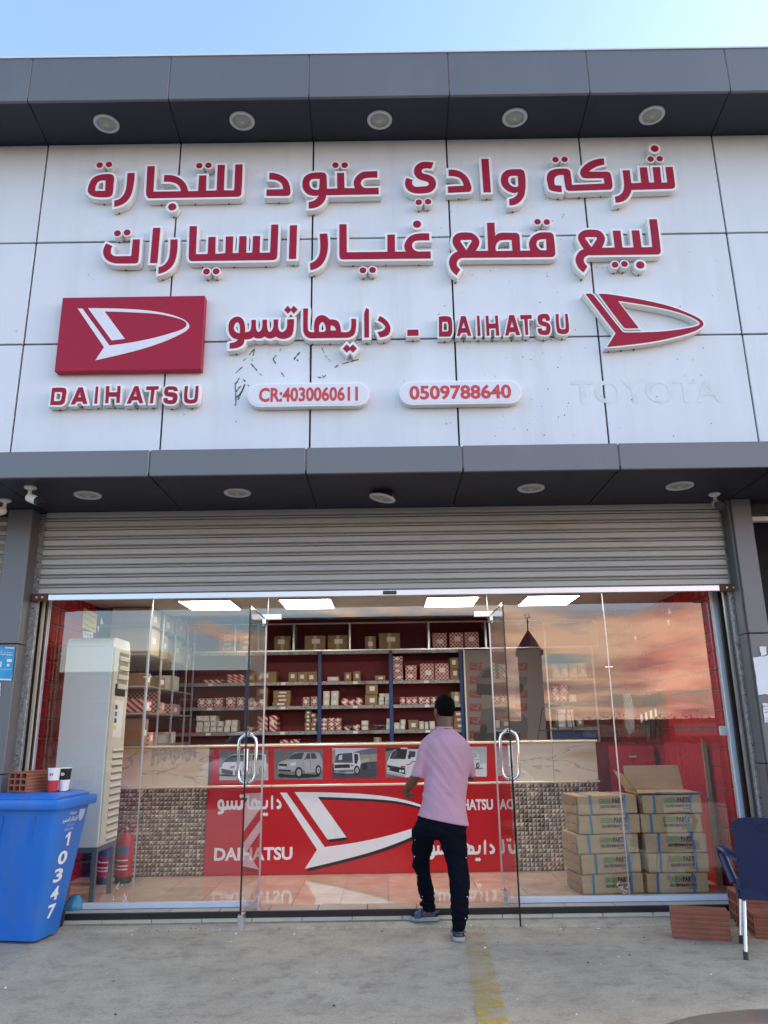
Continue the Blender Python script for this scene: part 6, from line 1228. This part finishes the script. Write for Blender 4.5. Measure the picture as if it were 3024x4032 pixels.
def section(cr, px, a, b, y, Y, depth, dy=0, tilt=0):
    """elliptic ring seen between picture columns a and b at row y"""
    p = atY(*cr(a, y - tilt), Y); q_ = atY(*cr(b, y + tilt), Y); c = (p + q_) / 2; hx = (q_ - p) / 2; n = 22; out = []
    for j in range(n):
        t = 2 * math.pi * j / n; ct, st_ = math.cos(t), math.sin(t); e = .85
        out.append(c + hx * (abs(ct) ** e * (1 if ct > 0 else -1)) + Vector((0, depth * (abs(st_) ** e) * (1 if st_ > 0 else -1) + dy, 0)))
    return out
# trousers
LL = [(225, 590, 430, 6.44, .105), (222, 585, 520, 6.46, .105), (240, 545, 610, 6.50, .10), (210, 530, 725, 6.55, .095), (252, 492, 825, 6.60, .085), (222, 488, 935, 6.63, .082), (298, 500, 1090, 6.66, .075), (305, 535, 1250, 6.68, .07), (330, 560, 1360, 6.70, .066), (372, 552, 1450, 6.72, .06), (345, 560, 1520, 6.73, .06), (415, 575, 1610, 6.735, .05)]
RL = [(600, 1020, 430, 6.43, .11), (615, 1022, 560, 6.43, .11), (660, 1028, 700, 6.43, .105), (705, 1035, 850, 6.42, .095), (745, 1050, 1000, 6.40, .088), (775, 1078, 1220, 6.36, .08), (785, 1060, 1380, 6.32, .076), (795, 1055, 1560, 6.28, .07), (803, 1040, 1720, 6.265, .062), (815, 1010, 1800, 6.26, .06), (815, 985, 1890, 6.25, .056)]
tr = MB()
loft([section(PM2, PX2, a, b, y, Y, d) for a, b, y, Y, d in LL], mb=tr); loft([section(PM2, PX2, a, b, y, Y, d) for a, b, y, Y, d in RL], mb=tr)
loft([section(PM1, PX1, 380, 1090, 1950, 6.45, .115), section(PM2, PX2, 300, 1020, 290, 6.44, .12), section(PM2, PX2, 232, 1020, 420, 6.44, .12), section(PM2, PX2, 240, 1020, 500, 6.44, .11), section(PM2, PX2, 420, 800, 560, 6.44, .07)], mb=tr)
def trw(c, n):
    a = noise.noise(Vector((c.x * 9, c.y * 9, c.z * 26 + c.x * 12))); b = noise.noise(Vector((c.x * 22, c.y * 22, c.z * 40)))
    low = max(0, 1 - abs(c.z - .16) / .18); return .006 * a + .0025 * b + low * .006 * math.sin(c.z * 130 + c.x * 25 + 3 * a)
remesh(tr, .0085, 4, 'trousers', 'trousers', MAN, trw)
q = MB()
for cr_, x, y, Y in ((PM2, 272, 578, 6.40), (PM2, 266, 822, 6.52), (PM2, 312, 1095, 6.60), (PM2, 383, 1400, 6.645), (PM2, 1016, 838, 6.335), (PM2, 1030, 1405, 6.255), (PM2, 1005, 1720, 6.21)):
    p = atY(*cr_(x, y), Y); ellipsoid(q, p, .0045, .0045, .0045, n=8)
q.build('snap_button', 'chrome', MAN)
# T-shirt
sh = MB()
ts = [(640, 885, 668, 6.47, .062), (615, 905, 700, 6.465, .07), (520, 1000, 765, 6.455, .095), (440, 1085, 835, 6.45, .108), (425, 1135, 930, 6.445, .115), (440, 1165, 1050, 6.445, .118), (455, 1170, 1250, 6.445, .118), (460, 1150, 1420, 6.445, .115), (430, 1112, 1640, 6.445, .115), (412, 1100, 1760, 6.445, .118), (395, 1105, 1880, 6.445, .122), (360, 1118, 2000, 6.445, .127)]
rg = [section(PM1, PX1, a, b, y, Y, d) for a, b, y, Y, d in ts]
rg.append(section(PM1, PX1, 338, 1135, 2090, 6.445, .132, tilt=40)); rg.append(section(PM1, PX1, 325, 1155, 2135, 6.445, .134, tilt=85))
loft(rg, mb=sh)
Ls = [section(PM1, PX1, 405, 560, 860, 6.45, .07), section(PM1, PX1, 360, 560, 960, 6.45, .075), section(PM1, PX1, 318, 545, 1120, 6.455, .072), section(PM1, PX1, 275, 510, 1280, 6.46, .068), section(PM1, PX1, 235, 455, 1445, 6.47, .064, tilt=18)]
loft(Ls, mb=sh)
Rs = [section(PM1, PX1, 1010, 1140, 880, 6.45, .07), section(PM1, PX1, 1050, 1185, 1000, 6.455, .075), section(PM1, PX1, 1090, 1225, 1180, 6.47, .07), section(PM1, PX1, 1120, 1258, 1340, 6.50, .066), section(PM1, PX1, 1130, 1258, 1440, 6.52, .062)]
loft(Rs, mb=sh)
def shw(c, n):
    a = noise.noise(Vector((c.x * 13 + c.z * 8, c.y * 3, c.z * 2.2 - c.x * 1.5))); b = noise.noise(Vector((c.x * 5 - c.z * 4 + 4, c.y * 4, c.z * 15 + c.x * 9)))
    hz = HEML.z + (HEMR.z - HEML.z) * (c.x - HEML.x) / (HEMR.x - HEML.x); fade = min(1, max(0, (c.z - hz - .01) / .08)); waist = math.exp(-((c.z - 1.0) / .10) ** 2)
    return fade * (.013 * (.3 - abs(a) ** .8) + .009 * (.25 - abs(b)) * (.35 + waist))
HEML = atY(*PM1(330, 2050), 6.445); HEMR = atY(*PM1(1150, 2215), 6.445)
remesh(sh, .0075, 3, 'shirt', 'shirt', MAN, shw)
q = MB(); rc_ = section(PM1, PX1, 635, 892, 672, 6.47, .064); q.tube([p + Vector((0, 0, .004)) for p in rc_], .0075, 8, closed=True); q.build('collar_band', 'shirt', MAN)
# body: head, neck, arms, hands, ankles and feet as one surface
bd = MB(); yaw = R(22); RH = Matrix.Rotation(yaw, 3, 'Z') @ Matrix.Rotation(R(-4), 3, 'X')
hc = atY(*PM1(760, 395), 6.50)
def hp(x, y, z_): return hc + RH @ Vector((x, y, z_))
ellipsoid(bd, hp(0, -.012, .022), .076, .094, .098, RH); ellipsoid(bd, hp(0, .035, -.045), .060, .066, .082, RH); ellipsoid(bd, hp(0, .052, -.092), .036, .040, .030, RH)
caps(bd, [(hp(0, .090, .012), .010), (hp(0, .104, -.022), .014)]); ellipsoid(bd, hp(0, .092, -.062), .026, .016, .012, RH)
for s_ in (-1, 1):
    ellipsoid(bd, hp(s_ * .081, -.004, -.018), .012, .022, .033, RH); ellipsoid(bd, hp(s_ * .032, .088, .018), .014, .010, .010, RH)
nk = atY(*PM1(770, 700), 6.46); caps(bd, [(hp(0, -.018, -.05), .060), (nk, .062), (nk - Vector((0, 0, .06)), .08)])
elb = atY(*PM1(330, 1420), 6.49); wr = atY(*PM1(150, 1665), 6.60); shl = atY(*PM1(490, 985), 6.45)
caps(bd, [(shl, .036), (elb, .040), (elb.lerp(wr, .35), .042), (wr, .026)])
kn = atY(*PM1(180, 1735), 6.625); pl = kn - wr
ax_ = pl.normalized(); sd_ = Vector((0, 1, 0)); 
ellipsoid(bd, wr.lerp(kn, .62), .030, .040, .036); caps(bd, [(wr, .025), (wr.lerp(kn, .7), .029)])
tips = [((285, 1768), 6.60, .0), ((278, 1785), 6.625, .0), ((262, 1792), 6.65, 0), ((240, 1790), 6.672, 0)]
for i, (pp, Y, _) in enumerate(tips):
    b0 = kn + Vector((.006 + .002 * i, -.030 + .021 * i, -.006)); tp = atY(*PM1(*pp), Y); md = b0.lerp(tp, .5) + Vector((.004, 0, -.012)); caps(bd, [(b0, .0095), (md, .009), (tp, .0075)], 8)
caps(bd, [(wr.lerp(kn, .35) + Vector((.02, -.02, .0)), .011), (atY(*PM1(235, 1715), 6.575), .0095), (atY(*PM1(262, 1745), 6.58), .008)], 8)
shr = atY(*PM1(1075, 985), 6.45); elr = atY(*PM1(1200, 1455), 6.535); wrr = elr + Vector((-.05, .20, .06)); caps(bd, [(shr, .034), (shr.lerp(elr, .6), .030), (elr, .036), (elr.lerp(wrr, .4), .038), (wrr, .027)])
knr = wrr + Vector((-.03, .075, .02)); ellipsoid(bd, wrr.lerp(knr, .6), .036, .045, .022); caps(bd, [(wrr, .025), (knr, .026)])
for i in range(4): b0 = knr + Vector((-.03 + .02 * i, .01, 0)); caps(bd, [(b0, .0095), (b0 + Vector((-.01, .035, .002)), .009), (b0 + Vector((-.015, .058, -.016)), .0075)], 8)
caps(bd, [(wrr + Vector((-.022, .02, .01)), .011), (wrr + Vector((-.055, .05, .015)), .0095), (wrr + Vector((-.062, .075, .012)), .008)], 8)
# left foot in profile pointing left, right foot pointing into the shop
fl_h = atY(*PM2(560, 1715), 6.735); fl_t = atY(*PM2(255, 1700), 6.735); az = fl_h.z
lk = atY(*PM2(500, 1560), 6.735); caps(bd, [(atY(*PM2(440, 1380), 6.70), .03), (lk, .033), (fl_h + Vector((-.035, 0, .035)), .036)])
caps(bd, [(fl_h + Vector((-.028, 0, .022)), .034), (fl_h.lerp(fl_t, .45) + Vector((0, 0, .026)), .034), (fl_t + Vector((.03, 0, .006)), .026)])
fr_h = atY(*PM2(912, 2025), 6.235); rk = atY(*PM2(900, 1850), 6.25); caps(bd, [(atY(*PM2(915, 1600), 6.28), .03), (rk, .034), (fr_h + Vector((0, .02, .035)), .036)])
caps(bd, [(fr_h + Vector((0, .012, .02)), .034), (fr_h + Vector((0, .10, .03)), .034), (fr_h + Vector((.01, .20, .008)), .026)])
# trunk and legs under the clothes join it all
pe = atY(*PM1(730, 2000), 6.445); ellipsoid(bd, atY(*PM1(790, 1150), 6.45), .14, .085, .20); ellipsoid(bd, atY(*PM1(775, 1700), 6.45), .13, .085, .22); ellipsoid(bd, pe, .13, .085, .10)
caps(bd, [(nk, .06), (atY(*PM1(785, 1000), 6.45), .08)])
for a_ in (shl, shr): caps(bd, [(a_, .034), (atY(*PM1(785, 1050), 6.45), .06)])
caps(bd, [(atY(*PM2(420, 480), 6.46), .075), (atY(*PM2(375, 860), 6.60), .045), (atY(*PM2(440, 1380), 6.70), .032)]); caps(bd, [(atY(*PM2(800, 480), 6.43), .08), (atY(*PM2(900, 1050), 6.40), .05), (atY(*PM2(915, 1600), 6.28), .032)])
remesh(bd, .0055, 3, 'body', 'skin', MAN)
hr = MB(); ellipsoid(hr, hp(0, -.016, .027), .081, .100, .103, RH, 28)
hr2 = MB()
for f in hr.f:
    c = sum((hr.v[i] for i in f), Vector()) / len(f); l_ = RH.transposed() @ (c - hc)
    if l_.z > -.078 + max(0, (l_.y + .045)) * 1.5 + (abs(l_.x) > .05) * max(0, l_.y + .05) * .6: hr2.add([hr.v[i] + (hr.v[i] - hp(0, -.016, .03)).normalized() * .004 * noise.noise(hr.v[i] * 60) for i in f], [range(len(f))], 0, True)
hr2.build('hair', 'hair', MAN, fixn=False)
def sandal(toe, heel, wd, label):
    d = (toe - heel); ln = d.length; d.normalize(); s_ = d.cross(Vector((0, 0, 1))); o = MB(); prof = [(0, .30), (.03, .62), (.10, .84), (.25, .86), (.45, .80), (.65, .98), (.80, 1.0), (.92, .80), (.98, .45), (1.0, .2)]
    def ring(t, k_, z_): return None
    outl = [heel + d * (ln * t) + s_ * (wd * k_ / 2) for t, k_ in prof] + [heel + d * (ln * t) - s_ * (wd * k_ / 2) for t, k_ in reversed(prof)]
    z0 = 0.0; r0 = [p * 1.0 for p in outl]; zs = heel.z
    def rg_(g, z_): c = sum(outl, Vector()) / len(outl); return [Vector((c.x + (p.x - c.x) * g, c.y + (p.y - c.y) * g, zs + z_)) for p in outl]
    so_ = loft([rg_(.95, 0), rg_(1.0, .005), rg_(1.0, .022), rg_(.96, .030)]).build('sandal', 'sandal_sole', MAN); so_['label'] = label
    loft([rg_(.94, .0302), rg_(.93, .0325)]).build('insole', 'black', so_)
    q = MB(); rings = []
    for t in (.62, .68, .78, .86):
        c = heel + d * (ln * t); rings.append([Vector((c.x, c.y, zs + .024)) + s_ * (wd * .53 * math.cos(a)) + Vector((0, 0, (.062 - .03 * (t - .62) / .24) * math.sin(a))) for a in [math.pi * i / 12 for i in range(13)]])
    n = 13; q.add([p for r_ in rings for p in r_], [(i * n + j, i * n + j + 1, (i + 1) * n + j + 1, (i + 1) * n + j) for i in range(3) for j in range(n - 1)], 0, True); q.build('toe_strap', 'sandal_strap', so_)
    q = MB(); q.tube([heel + d * (ln * .55) + s_ * wd * .45 + Vector((0, 0, .035)), heel + d * (ln * .2) + s_ * wd * .43 + Vector((0, 0, .055)), heel + d * (ln * .01) + Vector((0, 0, .062)), heel + d * (ln * .2) - s_ * wd * .43 + Vector((0, 0, .055)), heel + d * (ln * .55) - s_ * wd * .45 + Vector((0, 0, .035))], .008, 6); q.build('heel_strap', 'sandal_strap', so_)
hl = atY(*PM2(628, 1775), 6.735); tl_ = atY(*PM2(205, 1760), 6.735); hl.z = tl_.z = .031
sandal(tl_, hl, .10, 'left sandal turned sideways by the step')
hr_ = atY(*PM2(918, 2085), 6.19); sandal(Vector((hr_.x + .012, 6.19 + .27, .002)), Vector((hr_.x, 6.19, .002)), .105, 'right sandal with its heel to the viewer')

# ================================================================== parked car at the lower right corner
CAR = thing('parked_car', 'taupe parked car of which only the bonnet corner shows, lower right', 'car', (1.36, .4, 0))
def carring(y, hw, zb_, zt, e=.45, n=24): 
    out = []
    for j in range(n):
        t = 2 * math.pi * j / n; c, s_ = math.cos(t), math.sin(t)
        out.append(Vector((1.36 + hw * abs(c) ** e * (1 if c > 0 else -1), y, (zb_ + zt) / 2 + (zt - zb_) / 2 * abs(s_) ** e * (1 if s_ > 0 else -1))))
    return out
st_ = [(2.56, .30, .42, .60), (2.53, .52, .32, .68), (2.46, .66, .26, .73), (2.34, .77, .22, .765), (2.1, .84, .2, .80), (1.7, .87, .2, .845), (1.3, .88, .2, .89), (.6, .885, .2, .93), (-.6, .885, .2, .95), (-1.3, .87, .22, .96), (-1.65, .8, .3, .92), (-1.75, .6, .4, .82)]
loft([carring(*s) for s in st_]).build('body', 'car_paint', CAR)
loft([carring(1.25, .74, .86, .90, .5), carring(.75, .70, .86, 1.22, .5), carring(.35, .66, .86, 1.42, .5), carring(-.5, .66, .86, 1.46, .5), carring(-1.1, .64, .86, 1.38, .5), carring(-1.55, .66, .86, .98, .5)]).build('cabin_glass', 'car_glass', CAR)
loft([carring(.40, .60, 1.36, 1.425, .5), carring(0, .61, 1.38, 1.468, .5), carring(-.5, .61, 1.40, 1.475, .5), carring(-1.1, .59, 1.34, 1.40, .5)]).build('roof', 'car_paint', CAR)
for s_ in (-1, 1):
    q = MB(); q.tube([(1.36 + s_ * .62, 2.43, .64), (1.36 + s_ * .72, 2.28, .66)], .06, 12); q.build('headlight', 'car_glass', CAR)
    q = MB(); q.tube([(1.36 + s_ * .86, .85, .98), (1.36 + s_ * 1.02, .82, 1.0)], .06, 10); q.build('mirror', 'car_paint', CAR)
    for y in (1.75, -1.0):
        q = MB(); q.tube([(1.36 + s_ * .68, y, .31), (1.36 + s_ * .895, y, .31)], .31, 28); wh = q.build('wheel', 'tyre', CAR)
        q = MB(); q.tube([(1.36 + s_ * .88, y, .31), (1.36 + s_ * .905, y, .31)], .19, 20); q.build('rim', 'alu', wh)

for (x, y, rz_, mt, lab) in ((-4.6, -6.2, R(4), 'car_white', 'white parked car across the lot, mirrored low in the left window'),):
    c_ = dup(CAR, None, (x, y, 0), rz_); tag(c_, lab, 'car')
    for ch_ in c_.children:
        if ch_.name.startswith(('body', 'roof', 'mirror')): ch_.material_slots[0].link = 'OBJECT'; ch_.material_slots[0].material = M[mt]
for c_ in [o for o in COL.objects if o.name.startswith('parked_car')]: c_['group'] = 'parked cars'
# ================================================================== across the street (seen mirrored in the glass)
OB = thing('low_building', 'long brown single-storey building across the street, mirrored in the left window', 'building', (-25, -44, 0))
MB().box((-60, -52, 0), (-9.5, -40, 5.2)).build('wall', 'opp_wall', OB); MB().box((-60.2, -52, 5.201), (-9.3, -39.8, 5.5)).build('parapet', 'opp_dark', OB); MB().box((-60, -39.99, 1.0), (-9.6, -39.9, 1.6)).build('sign_band', 'red_dark', OB)
MB().box((-19.5, -46, 5.501), (-16.5, -43, 7.2)).build('roof_room', 'opp_pale', OB)
for i in range(7):
    x = -12.5 - i * 6.2; w_ = MB().box((x - 1.6, -40.06, 2.2), (x, -39.96, 3.6)).build('window', 'opp_pale', OB); MB().box((x - 1.5, -39.955, 2.3), (x - .1, -39.93, 3.5)).build('window_glass', 'opp_dark', w_)
MS = thing('mosque_minaret', 'small square minaret with pointed cap and crescent across the street, mirrored in the glass', 'minaret', (13.6, -60, 0))
MB().box((12.65, -60.95, 0), (14.55, -59.05, 7.9)).build('tower', 'opp_tower', MS); MB().box((12.5, -61.1, 7.901), (14.7, -58.9, 8.35)).build('gallery', 'opp_wall', MS)
MB().lathe((13.6, -60, 8.351), [(1.3, 0), (1.2, .12), (.70, .95), (.28, 1.6), (.06, 1.95), (.05, 2.7), (.12, 2.8), (.05, 2.95), (.03, 3.1), (.001, 3.15)], 8).build('cap', 'opp_tower', MS)
MB().tube([(13.6 + .22 * math.cos(a), -60, 11.72 + .22 * math.sin(a)) for a in [R(110 + 320 * i / 12) for i in range(13)]], .04, 6).build('crescent', 'opp_dark', MS)
FB = thing('boundary_wall', 'low wall with painted Arabic signs across the street, mirrored in the right window', 'wall', (30, -50, 0))
MB().box((-9, -52, 0), (80, -51.5, 1.9)).build('wall', 'opp_wall', FB)
for i in range(6): MB().box((16 + i * 7.5, -51.49, .5), (21.5 + i * 7.5, -51.45, 1.5)).build('painted_sign', 'opp_pale', FB)
tr_ = random.Random(5)
for k_ in range(7):
    x = 20 + k_ * 6.5; t = thing('far_bush', f'{ORD[k_]} dark bush from the left behind the boundary wall across the street', 'bush', (x, -56, 0), group='bushes across the street'); q = MB()
    for _ in range(900):
        c = Vector((x + tr_.gauss(0, 1.5), -56 + tr_.gauss(0, 1), max(.3, tr_.gauss(1.35, .38)))); r_ = tr_.uniform(.05, .13); a = tr_.uniform(0, 6.28); u = Vector((math.cos(a), math.sin(a), tr_.uniform(-.5, .5))) * r_; v = Vector((-math.sin(a) * .5, math.cos(a) * .3, .8)) * r_; q.quad([c - u, c + v * .6, c + u, c - v * .6])
    q.build('crown', 'opp_dark', t, fixn=False); MB().tube([(x, -56, 0), (x, -56, 1.4)], .08, 6).build('trunk', 'opp_dark', t)
